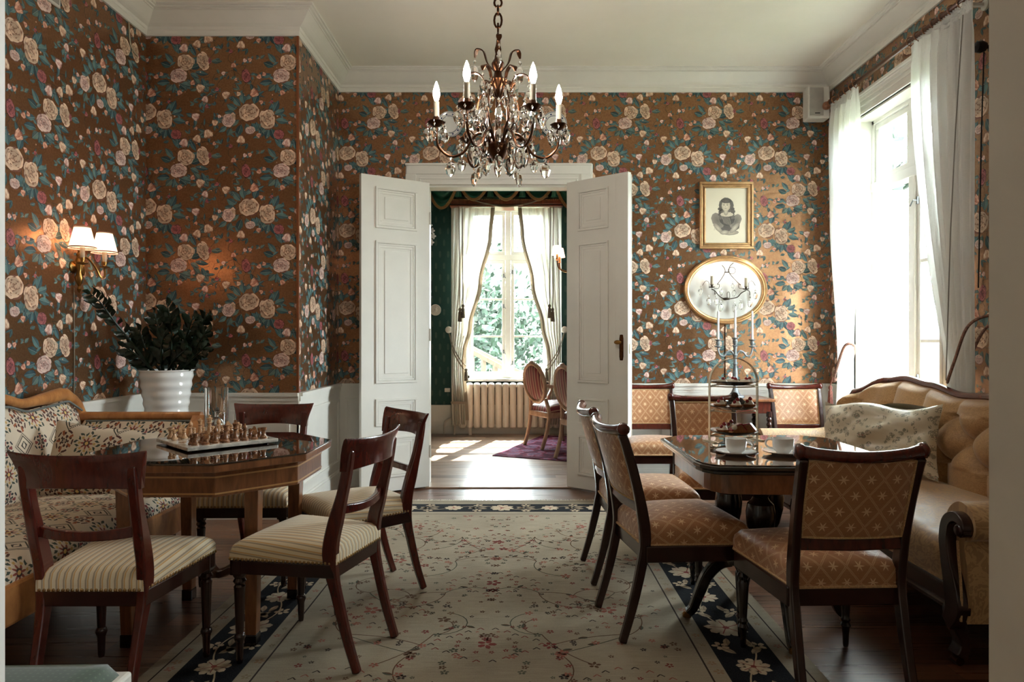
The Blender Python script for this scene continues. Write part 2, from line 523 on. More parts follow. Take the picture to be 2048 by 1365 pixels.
# ================================================================== THE ROSE WALLPAPER
rw = random.Random(11)
LEAF = [(C(78, 114, 118), C(54, 84, 92)), (C(96, 130, 128), C(68, 98, 102)), (C(60, 92, 92), C(44, 70, 76)), (C(100, 122, 112), C(74, 94, 90))]
VEIN = C(128, 150, 146)
CREAM = (C(236, 208, 180), C(212, 172, 142), C(158, 104, 80), C(120, 76, 58))
PINKW = (C(238, 212, 200), C(216, 170, 156), C(170, 112, 104), C(126, 84, 74))
PLUM = (C(186, 110, 108), C(150, 74, 78), C(96, 42, 50), C(84, 40, 44))
SALMON = (C(226, 176, 150), C(196, 132, 108), C(146, 84, 66), C(110, 66, 54))
PW, PH = 0.694, 0.641
def make_tile():
    k = Ink(); S = 1303.0
    def P(x, y): return ((x - 920) / S, (725 - y) / S)
    def leafat(x, y, deg, L=80, W=44, tone=None):
        c1, c2 = LEAF[tone if tone is not None else rw.randrange(4)]
        px, py = P(x, y)
        k.leaf(px, py, R(deg), L / S, W / S, c1, c2, 1 + rw.random(), VEIN)
    # twigs
    for (x, y, n) in ((920, 725, 9), (355, 320, 9), (640, 560, 5), (780, 350, 5), (500, 820, 5), (900, 420, 4), (620, 180, 4), (1010, 560, 4)):
        for q in range(n):
            a = rw.uniform(0, 6.28); L = rw.uniform(110, 230); pts = []
            for t in range(6):
                aa = a + t * rw.uniform(-0.06, 0.14); pts.append(P(x + math.cos(aa) * L * t / 5, y + math.sin(aa) * L * t / 5))
            k.line(pts, 0.0022, C(58, 62, 50), 0)
    # leaves of the two big bunches
    for (x, y, d) in ((830, 790, 215), (850, 830, 250), (890, 820, 285), (940, 820, 300), (980, 810, 270), (1010, 850, 300), (1090, 870, 255), (1110, 865, 290), (1130, 720, 65), (1140, 740, 20),
                      (1150, 790, 350), (840, 670, 130), (870, 650, 100), (800, 700, 150), (720, 850, 215), (760, 860, 245), (700, 780, 190), (960, 650, 70), (1060, 860, 235), (800, 740, 170)):
        leafat(x, y, d, rw.uniform(80, 125), rw.uniform(46, 66))
    for (x, y, d) in ((580, 275, 0), (400, 380, 330), (440, 370, 350), (500, 420, 290), (430, 420, 310), (200, 460, 185), (220, 465, 170), (260, 470, 260), (240, 480, 225), (300, 470, 320), (320, 470, 345),
                      (230, 320, 160), (250, 290, 130), (300, 210, 100), (330, 200, 140), (400, 340, 20), (210, 390, 195), (380, 300, 30), (450, 230, 120)):
        leafat(x, y, d, rw.uniform(80, 125), rw.uniform(44, 62))
    buds = [(345, 155, 42, 1), (485, 510, 42, 0), (530, 608, 32, 1), (710, 570, 38, 0), (825, 562, 22, 0), (960, 555, 42, 3), (780, 310, 26, 3), (305, 550, 26, 3),
            (445, 762, 38, 1), (615, 817, 30, 0), (555, 912, 44, 0), (460, 955, 38, 0), (690, 380, 20, 1), (880, 268, 20, 1), (925, 262, 20, 3), (755, 187, 20, 2), (610, 165, 18, 3), (1005, 412, 24, 3),
            (145, 388, 20, 3), (1000, 925, 24, 3), (450, 865, 16, 3), (545, 672, 18, 2), (635, 522, 20, 2), (120, 635, 20, 3), (845, 965, 40, 0), (420, 465, 24, 3), (800, 435, 16, 3), (655, 760, 18, 1), (1275, 815, 16, 3), (210, 630, 16, 2)]
    for (x, y, r, kind) in buds:
        for q in range(2 + rw.randrange(3)):
            d = rw.uniform(0, 360); L = r * rw.uniform(1.3, 2.0)
            leafat(x + math.cos(R(d)) * r * 0.5, y - math.sin(R(d)) * r * 0.5, d, L, L * 0.45)
    for q in range(84):
        x, y, d = rw.uniform(290, 1195), rw.uniform(130, 965), rw.uniform(0, 360)
        if math.hypot(x - 920, y - 725) < 110 or math.hypot(x - 330, y - 340) < 110: continue
        for e in (-24, 26)[:1 + rw.randrange(2)]: leafat(x, y, d + e, rw.uniform(34, 70), rw.uniform(16, 30))
    for q in range(26):
        x, y = P(rw.uniform(290, 1195), rw.uniform(130, 965)); r = rw.uniform(4, 9) / S
        k.blob(x, y, r, r, 0, C(226, 190, 160), C(200, 150, 120), 2.0, 6)
    PAL = [CREAM, PINKW, PLUM, SALMON]
    for (x, y, r, kind) in buds:
        px, py = P(x, y)
        pal = PAL[kind]; a = rw.uniform(0, 6.28)
        k.blob(px, py, r * 1.05 / S, r * 0.85 / S, a, pal[1], pal[3], 3.0, 10, 0.06, rw)
        for q in range(3):
            o = (q - 1) * 0.45 * r / S
            tone = (pal[0], pal[1], pal[0])[q]
            k.blob(px + o * math.cos(a + 1.57), py + o * math.sin(a + 1.57), r * 0.85 / S, r * 0.36 / S, a + 0.35 * (q - 1), tone, [pal[2] if v % 3 == 0 else tone for v in range(8)], 3.3 + q * 0.2, 8, 0.1, rw)
    for (x, y, r, pal, sx, sy, ang) in ((920, 725, 88, CREAM, 1.04, 0.92, 0.1), (1075, 785, 84, CREAM, 0.86, 1.08, 0.3), (735, 795, 60, PINKW, 1, 0.96, 0), (775, 757, 30, CREAM, 0.7, 1.1, 0.2), (925, 885, 44, PINKW, 1.05, 0.8, 0),
                                        (1180, 920, 48, PLUM, 1, 0.9, 0), (355, 285, 76, CREAM, 1, 0.95, -0.3), (295, 402, 74, PINKW, 1.02, 0.86, 0), (515, 275, 76, CREAM, 0.74, 1.1, 0.25), (890, 405, 48, PLUM, 0.85, 1.25, 0.2), (570, 272, 24, PLUM, 0.7, 1.1, 0)):
        px, py = P(x, y)
        k.rose(px, py, r / S, pal, 3.5, rw, sx, sy, ang)
    return k.arrays()
TILE = make_tile()
EPS = 0.00011
def paper(o, u, n, A, B, ref, holes=()):
    """tile the pattern over the rectangle A=(a0,a1) x B=(b0,b1) of a wall plane; ref = where the large rose falls"""
    P, Cc, T = TILE
    outP, outC, outT = [], [], []; off = 0
    i0 = int(math.floor((A[0] - ref[0]) / PW)) - 1; i1 = int(math.ceil((A[1] - ref[0]) / PW)) + 1
    j0 = int(math.floor((B[0] - ref[1]) / PH)) - 1; j1 = int(math.ceil((B[1] - ref[1]) / PH)) + 1
    u = np.array(u, float); n = np.array(n, float); o = np.array(o, float)
    for i in range(i0, i1 + 1):
        for j in range(j0, j1 + 1):
            a = P[:, 0] + ref[0] + i * PW; b = P[:, 1] + ref[1] + j * PH
            ta, tb = a[T], b[T]
            keep = (ta.max(1) > A[0]) & (ta.min(1) < A[1]) & (tb.max(1) > B[0]) & (tb.min(1) < B[1])
            for (h0, h1, g0, g1) in holes:
                keep &= ~((ta.max(1) > h0) & (ta.min(1) < h1) & (tb.max(1) > g0) & (tb.min(1) < g1))
            if not keep.any(): continue
            a = np.clip(a, A[0], A[1]); b = np.clip(b, B[0], B[1])
            used, inv = np.unique(T[keep].ravel(), return_inverse=True)
            q = o + np.outer(a[used], u) + np.outer(b[used], (0, 0, 1)) + np.outer(0.0002 + P[used, 2] * EPS, n)
            outP.append(q); outC.append(Cc[used]); outT.append(inv.reshape(-1, 3) + off); off += len(used)
    return np.vstack(outP), np.vstack(outC), np.vstack(outT)
def papered_wall(name, boxes, sheets, label):
    b = MB()
    for x in boxes: b.bb(*x)
    P, Cc, T = [], [], []; off = 0
    for sh in sheets:
        p, c, t = paper(*sh); P.append(p); Cc.append(c); T.append(t + off); off += len(p)
    w = inked_mesh(name, M['wallpaper'], b.v, b.f, np.vstack(P), np.vstack(Cc), np.vstack(T))
    return struct(w, label, 'wall')

XL, XR, YB, YC, XC = -2.534, 2.55, 5.65, 4.61, -1.51
TBK = 0.12                       # thickness of the wall between the rooms
RAIL, CORN, CEIL = 0.848, 3.264, 3.42
papered_wall('wall_left', [(XL - 0.2, XL, 0.5, YC, 0, CEIL)], [((XL, 0, 0), (0, 1, 0), (1, 0, 0), (0.9, YC), (RAIL - 0.01, CORN + 0.01), (3.41, 2.75))],
             'left wall of brown gold wallpaper with cream roses, carrying the twin lamp')
papered_wall('wall_corner', [(XL - 0.2, XC, YC, YB + TBK, 0, CEIL)],
             [((0, YC, 0), (1, 0, 0), (0, -1, 0), (XL, XC), (RAIL - 0.01, CORN + 0.01), (-1.834, 2.745)),
              ((XC, 0, 0), (0, 1, 0), (1, 0, 0), (YC, YB), (RAIL - 0.01, CORN + 0.01), (4.95, 2.745))],
             'projecting rose papered corner wall between the plant and the open doors')
DX0, DX1, DH = -0.78, 0.41, 2.49
papered_wall('wall_back', [(XC, DX0, YB, YB + TBK, 0, CEIL), (DX1, XR + 0.25, YB, YB + TBK, 0, CEIL), (DX0, DX1, YB, YB + TBK, DH, CEIL)],
             [((0, YB, 0), (1, 0, 0), (0, -1, 0), (XC, XR), (RAIL - 0.01, CORN + 0.01), (1.34, 2.114), ((DX0 - 0.03, DX1 + 0.03, 0, DH + 0.04),))],
             'back wall of golden rose wallpaper around the white double doors')
WY0, WY1, WZ0, WZ1 = 4.12, 5.20, 0.75, 2.88
papered_wall('wall_right', [(XR, XR + 0.25, 0.5, WY0, 0, CEIL), (XR, XR + 0.25, WY1, YB, 0, CEIL), (XR, XR + 0.25, WY0, WY1, 0, WZ0), (XR, XR + 0.25, WY0, WY1, WZ1, CEIL)],
             [((XR, 0, 0), (0, 1, 0), (-1, 0, 0), (0.9, YB), (RAIL - 0.01, CORN + 0.01), (3.1, 2.5), ((WY0 - 0.02, WY1 + 0.02, WZ0 - 0.05, WZ1 + 0.02),))],
             'right wall of rose wallpaper around the curtained window')
b = MB(); b.bb(-3.0, -0.705, 0.45, 0.9, 0, CEIL); b.bb(0.617, 3.0, 0.45, 0.9, 0, CEIL); b.bb(-0.705, 0.617, 0.45, 0.9, 2.6, CEIL)
struct(b.build('wall_front', M['cream_wall'], smooth=False), 'plain cream wall edge of the near doorway, framing the right side', 'wall')
b = MB(); b.bb(-0.71, -0.688, 0.44, 0.91, 0, 2.6)
struct(b.build('trim_1', M['white'], smooth=False), 'white door jamb at the extreme left edge', 'door jamb')
# the room the camera stands in
b = MB(); b.bb(2.8, 3.0, -2.5, -1.95, 0, CEIL); b.bb(2.8, 3.0, -1.05, 0.5, 0, CEIL); b.bb(2.8, 3.0, -1.95, -1.05, 0, 1.2); b.bb(2.8, 3.0, -1.95, -1.05, 2.6, CEIL)  # opening out of view, added and sized for fill light from behind
struct(b.build('wall_hall_right', M['cream_wall'], smooth=False), 'hall wall with an unseen opening added for fill light behind the viewer', 'wall')
b = MB(); b.bb(-3.0, -2.8, -2.5, 0.5, 0, CEIL); b.bb(-3.0, 3.0, -2.7, -2.5, 0, CEIL)
struct(b.build('wall_hall_rear', M['cream_wall'], smooth=False), 'plain hall walls behind the viewer', 'wall')
# floors, ceiling
b = MB(); b.bb(-3.0, 2.9, -2.7, 5.56, -0.12, 0)
struct(b.build('floor', M['floor'], smooth=False), 'dark glossy oak board floor around the cream rug', 'floor')
b = MB(); b.bb(-3.4, 2.9, 5.56, 9.2, -0.12, 0)
struct(b.build('floor.001', M['floor_pale_lit'], smooth=False), 'glossy board floor of the green room, brighter light put into its paler colour', 'floor')
b = MB(); b.bb(DX0, DX1, 5.545, 5.80, 0.0, 0.012); 
struct(b.build('trim_2', M['floor_pale_lit'], smooth=False, bevel=0.004), 'pale wooden threshold between the two rooms', 'threshold')
b = MB(); b.bb(-3.5, 3.05, -2.7, 9.3, CEIL, CEIL + 0.2)
struct(b.build('ceiling', M['ceiling'], smooth=False), 'smooth off white ceiling above the chandelier', 'ceiling')

# cornice swept round the room
def sweep_room(path, prof):
    m = MB(); n = len(path); rows = []
    for i, p in enumerate(path):
        p = Vector(p)
        d0 = (p - Vector(path[i - 1])).normalized() if i > 0 else None
        d1 = (Vector(path[i + 1]) - p).normalized() if i < n - 1 else None
        n0 = Vector((d0.y, -d0.x)) if d0 else None; n1 = Vector((d1.y, -d1.x)) if d1 else None
        if n0 is None: mi = n1
        elif n1 is None: mi = n0
        else:
            s_ = (n0 + n1); mi = s_ / (1 + n0.dot(n1))
        rows.append([(p.x + mi.x * d, p.y + mi.y * d, z) for d, z in prof])
    for i in range(n - 1):
        for j in range(len(prof) - 1):
            m.add([rows[i][j], rows[i + 1][j], rows[i + 1][j + 1], rows[i][j + 1]], [(0, 1, 2, 3)])
    return m
ROOM = [(XL, 0.9), (XL, YC), (XC, YC), (XC, YB), (XR, YB), (XR, 0.9)]
prof = [(0.0, 3.258), (0.014, 3.258), (0.018, 3.268), (0.018, 3.290), (0.024, 3.294), (0.026, 3.314), (0.034, 3.318)]
prof += [(0.034 + 0.072 * t, 3.318 + 0.07 * t ** 1.25) for t in (0.2, 0.4, 0.6, 0.8, 1.0)]
prof += [(0.112, 3.388), (0.112, 3.398), (0.128, 3.400), (0.132, 3.408), (0.144, 3.410), (0.146, CEIL + 0.002)]
struct(sweep_room(ROOM, prof).build('trim_3', M['white'], smooth=False), 'white coved plaster cornice running round the top of the papered walls', 'cornice')

# white panelled dado
def wb(m, o, u, n, a0, a1, b0, b1, d0, d1):
    o, u, n = Vector(o), Vector(u), Vector(n); z = Vector((0, 0, 1))
    vs_ = [o + u * a + z * b_ + n * d for d in (d0, d1) for b_ in (b0, b1) for a in (a0, a1)]
    m.add(vs_, [(0, 2, 3, 1), (4, 5, 7, 6), (0, 1, 5, 4), (2, 6, 7, 3), (0, 4, 6, 2), (1, 3, 7, 5)])
def wframe(m, o, u, n, a0, a1, b0, b1, t, d0, d1):
    wb(m, o, u, n, a0, a1, b0, b0 + t, d0, d1); wb(m, o, u, n, a0, a1, b1 - t, b1, d0, d1)
    wb(m, o, u, n, a0, a0 + t, b0 + t, b1 - t, d0, d1); wb(m, o, u, n, a1 - t, a1, b0 + t, b1 - t, d0, d1)
def dado(name, runs, label):
    m = MB()
    for (o, u, n, a0, a1, np_) in runs:
        wb(m, o, u, n, a0, a1, 0.0, 0.83, 0.0, 0.014)
        wb(m, o, u, n, a0, a1, 0.0, 0.13, 0.014, 0.032); wb(m, o, u, n, a0, a1, 0.13, 0.145, 0.014, 0.024)
        wb(m, o, u, n, a0, a1, 0.828, 0.850, 0.0, 0.040); wb(m, o, u, n, a0, a1, 0.795, 0.828, 0.014, 0.026); wb(m, o, u, n, a0, a1, 0.775, 0.795, 0.014, 0.019)
        w = (a1 - a0) / np_
        for q in range(np_):
            p0, p1 = a0 + q * w + 0.06, a0 + (q + 1) * w - 0.06
            wframe(m, o, u, n, p0, p1, 0.20, 0.73, 0.022, 0.014, 0.026)
            wframe(m, o, u, n, p0 + 0.022, p1 - 0.022, 0.222, 0.708, 0.012, 0.014, 0.019)
    return struct(m.build(name, M['white'], smooth=False), label, 'wainscot')
dado('baseboard_left', [((XL, 0, 0), (0, 1, 0), (1, 0, 0), 0.9, YC, 5)], 'white panelled wainscot and skirting low on the left wall behind the settee')
dado('baseboard_corner', [((0, YC, 0), (1, 0, 0), (0, -1, 0), XL, XC + 0.014, 2), ((XC, 0, 0), (0, 1, 0), (1, 0, 0), YC - 0.014, YB, 1)], 'white panelled wainscot on the projecting corner wall behind the chess table')
dado('baseboard_back', [((0, YB, 0), (1, 0, 0), (0, -1, 0), XC, -0.952, 1), ((0, YB, 0), (1, 0, 0), (0, -1, 0), 0.592, XR, 3)], 'white panelled wainscot on the back wall either side of the doors')
dado('baseboard_right', [((XR, 0, 0), (0, 1, 0), (-1, 0, 0), 0.9, WY0 - 0.13, 4), ((XR, 0, 0), (0, 1, 0), (-1, 0, 0), WY1 + 0.13, YB, 1)], 'white panelled wainscot on the window wall behind the tufted sofa')
b = MB(); b.bb(XC - 0.004, XC + 0.012, YC - 0.012, YC + 0.004, RAIL, 3.26)
struct(b.build('trim_4', m_plain('copper_bead', C(140, 84, 52), 0.4, 0.4), smooth=False), 'thin copper brown bead down the papered outside corner', 'corner bead')

# door casing and leaves
m = MB(); o0 = (0, YB, 0); u0 = (1, 0, 0); n0 = (0, -1, 0)
for (a0, a1) in ((-0.952, DX0), (DX1, 0.592)):
    wb(m, o0, u0, n0, a0, a1, 0, 2.49, 0, 0.022)
    inner = a1 if a1 == DX0 else a0
    outer = a0 if a1 == DX0 else a1
    s_ = 1 if outer > inner else -1
    for (p, q, d) in ((0.0, 0.03, 0.030), (0.045, 0.06, 0.03), (0.085, 0.172, 0.034)):
        wb(m, o0, u0, n0, inner + s_ * p, inner + s_ * q, 0, 2.49 + p, 0.022, d)
wb(m, o0, u0, n0, -0.952, 0.592, 2.49, 2.662, 0, 0.022)
for (p, q, d) in ((0.0, 0.03, 0.030), (0.045, 0.06, 0.03), (0.085, 0.165, 0.034), (0.155, 0.172, 0.052)):
    wb(m, o0, u0, n0, DX0 - q if p else DX0, DX1 + q if p else DX1, 2.49 + p, 2.49 + q, 0.022, d)
m.bb(DX0 - 0.001, DX0 + 0.018, YB - 0.005, YB + TBK + 0.015, 0, DH); m.bb(DX1 - 0.018, DX1 + 0.001, YB - 0.005, YB + TBK + 0.015, 0, DH); m.bb(DX0, DX1, YB - 0.005, YB + TBK + 0.015, DH - 0.018, DH + 0.001)
struct(m.build('trim_5', M['white'], smooth=False, bevel=0.003), 'white moulded casing around the open double doorway', 'door casing')
def door_leaf(name, hinge, ang, label, lock):
    W, H, TH = 0.58, 2.478, 0.044
    e = bpy.data.objects.new(name, None); COL.objects.link(e); e.location = hinge; e.rotation_euler = (0, 0, R(ang))
    struct(e, label, 'door')
    b = MB(); b.bb(0, W, -TH / 2, TH / 2, 0.014, 0.014 + H); b.build('door_leaf', M['white'], e, smooth=False, bevel=0.003)
    for (t0, t1) in ((0.035, 0.165), (0.205, 0.655), (0.705, 0.79), (0.825, 0.955)):
        z1, z0 = 0.014 + H * (1 - t0), 0.014 + H * (1 - t1)
        m = MB()
        for (dirn, y) in ((1, TH / 2), (-1, -TH / 2)):
            oo = (0, y, 0); nn = (0, dirn, 0); x0, x1 = 0.115, W - (0.175 if lock else 0.115)
            wframe(m, oo, (1, 0, 0), nn, x0, x1, z0, z1, 0.018, 0, 0.013)
            wframe(m, oo, (1, 0, 0), nn, x0 + 0.02, x1 - 0.02, z0 + 0.02, z1 - 0.02, 0.014, 0, 0.008)
            wframe(m, oo, (1, 0, 0), nn, x0 + 0.034, x1 - 0.034, z0 + 0.034, z1 - 0.034, 0.02, 0, 0.004)
            wb(m, oo, (1, 0, 0), nn, x0 + 0.075, x1 - 0.075, z0 + 0.075, z1 - 0.075, 0, 0.006)
        m.build('door_panel', M['white'], e, smooth=False, bevel=0.003)
    if lock:
        m = MB()
        for (dirn, y) in ((1, TH / 2), (-1, -TH / 2)):
            wb(m, (0, y, 0), (1, 0, 0), (0, dirn, 0), W - 0.11, W + 0.004, 0.014, H, 0, 0.008)
        m.build('meeting_stile', M['white'], e, smooth=False, bevel=0.004)
        h = MB()
        for s_ in (1, -1):
            y = s_ * (TH / 2 + 0.008)
            h.lathe([(0.0005, 0), (0.014, 0.002), (0.019, 0.03), (0.019, 0.17), (0.014, 0.198), (0.0005, 0.2)], (W - 0.055, y, 1.05), 12, 1, 0.25)
        p = h.build('lock_plate', M['bronze'], e)
        k = MB()
        for s_ in (1, -1):
            y = s_ * (TH / 2 + 0.008)
            k.tube([(W - 0.055, y, 1.19), (W - 0.055, y + s_ * 0.04, 1.19)], 0.008)
            k.ell((W - 0.06, y + s_ * 0.048, 1.19), 0.032, 0.014, 0.017)
        k.build('handle', M['brass'], p)
        s2 = MB(); s2.bb(W + 0.003, W + 0.0045, -0.008, 0.008, 1.10, 1.18); s2.build('strike_plate', M['silver'], e, smooth=False)
    hg = MB()
    for z in (0.3, 1.25, 2.2): hg.tube([(-0.004, TH / 2 + 0.004, z - 0.05), (-0.004, TH / 2 + 0.004, z + 0.05)], 0.007)
    hg.build('hinge', M['white'], e)
    return e
door_leaf('door_1', (-0.757, 5.585, 0), math.degrees(math.atan2(-0.32, -0.484)), 'left white panelled door leaf standing open into the room', False)
door_leaf('door_2', (0.387, 5.585, 0), math.degrees(math.atan2(-0.372, 0.439)), 'right white panelled door leaf with brass handle, open into the room', True)

# far green room
FY = 8.85; FX0, FX1, FZ0, FZ1 = -0.72, 0.38, 0.71, 2.95
b = MB(); b.bb(-3.4, FX0, FY, FY + 0.25, 0, CEIL); b.bb(FX1, 2.9, FY, FY + 0.25, 0, CEIL); b.bb(FX0, FX1, FY, FY + 0.25, 0, FZ0); b.bb(FX0, FX1, FY, FY + 0.25, FZ1, CEIL)
struct(b.build('wall_far', M['green_paper'], smooth=False), 'dark green patterned wall around the far curtained window', 'wall')
b = MB(); b.bb(-3.4, -3.2, YB + TBK, FY, 0, CEIL); b.bb(2.8, 3.0, YB + TBK, FY, 0, CEIL); b.bb(-3.2, DX0 - 0.2, YB + TBK, YB + TBK + 0.015, 0, CEIL); b.bb(DX1 + 0.2, 2.8, YB + TBK, YB + TBK + 0.015, 0, CEIL)
struct(b.build('wall_far_sides', M['green_paper'], smooth=False), 'green side walls of the room beyond the doors', 'wall')
m = MB(); of = (0, FY, 0)
wb(m, of, u0, n0, -3.2, 2.8, 0, 0.37, 0, 0.02); wb(m, of, u0, n0, -3.2, 2.8, 0, 0.10, 0.02, 0.032); wb(m, of, u0, n0, -3.2, 2.8, 0.352, 0.372, 0, 0.034); wb(m, of, u0, n0, -3.2, 2.8, 0.15, 0.162, 0.02, 0.028)
struct(m.build('baseboard_far', M['white'], smooth=False), 'tall cream skirting along the far green wall', 'skirting')

# windows: x along the width, z up from the sill, y towards outside
def window(name, loc, rotz, W, H, tr, bars, label, handle, opened=0):
    e = bpy.data.objects.new(name, None); COL.objects.link(e); e.location = loc; e.rotation_euler = (0, 0, R(rotz))
    struct(e, label, 'window')
    m = MB(); h = W / 2
    m.bb(-h, -h + 0.045, 0, 0.09, 0, H); m.bb(h - 0.045, h, 0, 0.09, 0, H); m.bb(-h, h, 0, 0.09, 0, 0.04); m.bb(-h, h, 0, 0.09, H - 0.045, H)
    m.bb(-0.036, 0.036, 0, 0.09, 0.04, H - 0.04); m.bb(-h, h, -0.006, 0.09, tr - 0.035, tr + 0.035)
    m.build('window_frame', M['white'], e, smooth=False, bevel=0.004)
    for sx in (-1, 1):
        for (z0, z1, bb_) in ((0.04, tr - 0.035, bars), (tr + 0.035, H - 0.045, [])):
            x0, x1 = (0.036, h - 0.045) if sx > 0 else (-h + 0.045, -0.036)
            s_ = MB(); wframe(s_, (0, 0.06, 0), (1, 0, 0), (0, -1, 0), x0 + 0.002, x1 - 0.002, z0 + 0.002, z1 - 0.002, 0.042, 0, 0.046)
            for bz in bb_: s_.bb(x0 + 0.04, x1 - 0.04, 0.018, 0.056, bz - 0.012, bz + 0.012)
            sa = s_.build('sash', M['white'], e, smooth=False, bevel=0.003)
            g_ = MB(); g_.bb(x0 + 0.03, x1 - 0.03, 0.036, 0.0385, z0 + 0.03, z1 - 0.03); g_.build('pane', M['pane'], sa, smooth=False)
            if handle and bb_:
                k = MB()
                xh = x0 + 0.024 if sx > 0 else x1 - 0.024
                for z in ((0.35, 0.95, 1.35) if sx < 0 else (0.2, 1.4)):
                    k.box(xh, 0.008, z, 0.016, 0.012, 0.05); k.tube([(xh, 0.01, z), (xh, -0.022, z), (xh - 0.03 * sx, -0.026, z - 0.035)], 0.005)
                k.build('window_catch', M['pewter'], sa)
            if opened and sx < 0 and bb_:                      # this casement stands open, swung outward on its hinges
                hp = Vector((x0, 0.075, 0))
                for q in [sa] + children_of(sa): q.data.transform(Matrix.Translation(-hp))
                sa.location = hp; sa.rotation_euler = (0, 0, R(opened))
    return e
w1 = window('window_1', (2.665, (WY0 + WY1) / 2, WZ0), -90, WY1 - WY0, WZ1 - WZ0, 1.61, [0.45, 0.99], 'tall white framed window in the right wall above the sofa', True, 78)
w2 = window('window_2', ((FX0 + FX1) / 2, FY + 0.13, FZ0), 0, FX1 - FX0, FZ1 - FZ0, 1.59, [0.55, 1.04], 'tall white casement window at the end of the green room', True)
# linings, sill and architrave of window_1
m = MB()
def surround(m, WY0, WY1):
    m.bb(XR - 0.002, 2.82, WY0 - 0.001, WY0 + 0.016, WZ0, WZ1); m.bb(XR - 0.002, 2.82, WY1 - 0.016, WY1 + 0.001, WZ0, WZ1); m.bb(XR - 0.002, 2.82, WY0, WY1, WZ1 - 0.016, WZ1 + 0.001); m.bb(XR - 0.06, 2.84, WY0 - 0.1, WY1 + 0.1, WZ0 - 0.03, WZ0 + 0.001)
    o1, u1, n1 = (XR, 0, 0), (0, 1, 0), (-1, 0, 0)
    for (p, q, d) in ((0.0, 0.13, 0.018), (0.0, 0.025, 0.026), (0.06, 0.075, 0.026), (0.095, 0.13, 0.032), (0.118, 0.13, 0.042)):
        wb(m, o1, u1, n1, WY0 - q, WY0 - p, 0.0 if q == 0.13 and p == 0 else WZ0, WZ1 + q, 0, d); wb(m, o1, u1, n1, WY1 + p, WY1 + q, 0.0 if q == 0.13 and p == 0 else WZ0, WZ1 + q, 0, d); wb(m, o1, u1, n1, WY0 - p, WY1 + p, WZ1 + p, WZ1 + q, 0, d)
    wb(m, o1, u1, n1, WY0 - 0.15, WY1 + 0.15, WZ1 + 0.13, WZ1 + 0.15, 0, 0.055)
surround(m, WY0, WY1)
struct(m.build('trim_6', M['white'], smooth=False, bevel=0.003), 'white moulded architrave, reveal and sill of the curtained right hand window', 'window casing')
m = MB()
m.bb(FX0 - 0.001, FX0 + 0.016, FY - 0.002, FY + 0.26, FZ0, FZ1); m.bb(FX1 - 0.016, FX1 + 0.001, FY - 0.002, FY + 0.26, FZ0, FZ1); m.bb(FX0, FX1, FY - 0.002, FY + 0.26, FZ1 - 0.016, FZ1 + 0.001); m.bb(FX0 - 0.1, FX1 + 0.1, FY - 0.07, FY + 0.27, FZ0 - 0.03, FZ0 + 0.001)
for (p, q, d) in ((0.0, 0.12, 0.018), (0.0, 0.025, 0.026), (0.09, 0.12, 0.03)):
    wb(m, of, u0, n0, FX0 - q, FX0 - p, FZ0, FZ1 + q, 0, d); wb(m, of, u0, n0, FX1 + p, FX1 + q, FZ0, FZ1 + q, 0, d); wb(m, of, u0, n0, FX0 - p, FX1 + p, FZ1 + p, FZ1 + q, 0, d)
struct(m.build('trim_7', M['white'], smooth=False, bevel=0.003), 'white moulded architrave and sill of the far window', 'window casing')
# ================================================================== FABRICS
def stripe_fabric():
    g = G('striped_seat_fabric'); u, v, w = g.uv('UV')
    p = (u / 0.0235).fract()
    col = g.ramp(p, [(0.0, C(226, 212, 184)), (0.34, C(222, 206, 176)), (0.42, C(150, 132, 112)), (0.56, C(176, 158, 132)), (0.64, C(214, 196, 164)), (0.76, C(206, 160, 96)), (0.82, C(206, 160, 96)), (0.88, C(226, 212, 184))])
    nz = g.noise(g.vec(u, v), 500, 2)
    g.set(col, 0.75, sheen=0.2); rid = (p * 6.2832).sin()
    g.bump(rid * 0.5 + nz * 0.3, 0.25, 0.002); return g.m
def star_fabric():
    g = G('star_lattice_fabric'); u, v, w = g.uv('UV')
    a, bq = 0.088, 0.108
    p = u / a + v / bq; q = u / a - v / bq
    pf = p.fract() - 0.5; qf = q.fract() - 0.5
    dl = (pf.abs().max(qf.abs())) * -1.0 + 0.5       # distance to the lattice lines
    X_ = X
    band = dl.lt(0.052) * dl.gt(0.012)
    weave = ((u * 1500.0).sin() * (v * 1500.0).sin()).gt(-0.2)
    x = (pf + qf) * (a * 0.5); y = (pf - qf) * (bq * 0.5)
    r = (x * x + y * y).sqrt(); th = y.atan2(x)
    sr = ((((th * (3.0 / PI)).fract() - 0.5).abs() * 2.0) - 1.0).abs()
    sr = (sr * -1.0 + 1.0); sr = sr * sr * 0.0135 + 0.0052
    star = r.lt(sr)
    msk = (band * weave * 0.75).max(star)
    nz = g.noise(g.vec(u, v), 420, 2)
    gr = g.noise(g.vec(u * 2.0, v * 160.0), 3, 3)
    base = g.ramp(nz * 0.5 + gr * 0.5, [(0.3, C(156, 106, 70)), (0.7, C(182, 132, 92))])
    col = g.mix(msk * 0.85, base, C(232, 202, 162))
    g.set(col, 0.42, sheen=0.35); g.b.inputs['Sheen Roughness'].default_value = 0.4
    g.bump(nz * 0.4 + msk * 0.3, 0.12, 0.001); return g.m
def damask_fabric(name, c1, c2, scale=9.0, rough=0.5):
    g = G(name); u, v, w = g.uv('UV')
    n1 = g.noise(g.vec(u, v), scale, 3, 0.5, 1.6)
    n2 = g.noise(g.vec(u, v), 420, 2)
    f = (n1 * 7.0).fract()
    m_ = f.lt(0.5)
    col = g.mix(m_ * 0.55 + n2 * 0.3, c1, c2)
    g.set(col, m_ * 0.16 + (rough - 0.05), sheen=0.3); g.bump(n2 * 0.4 + m_ * 0.15, 0.1, 0.001); return g.m
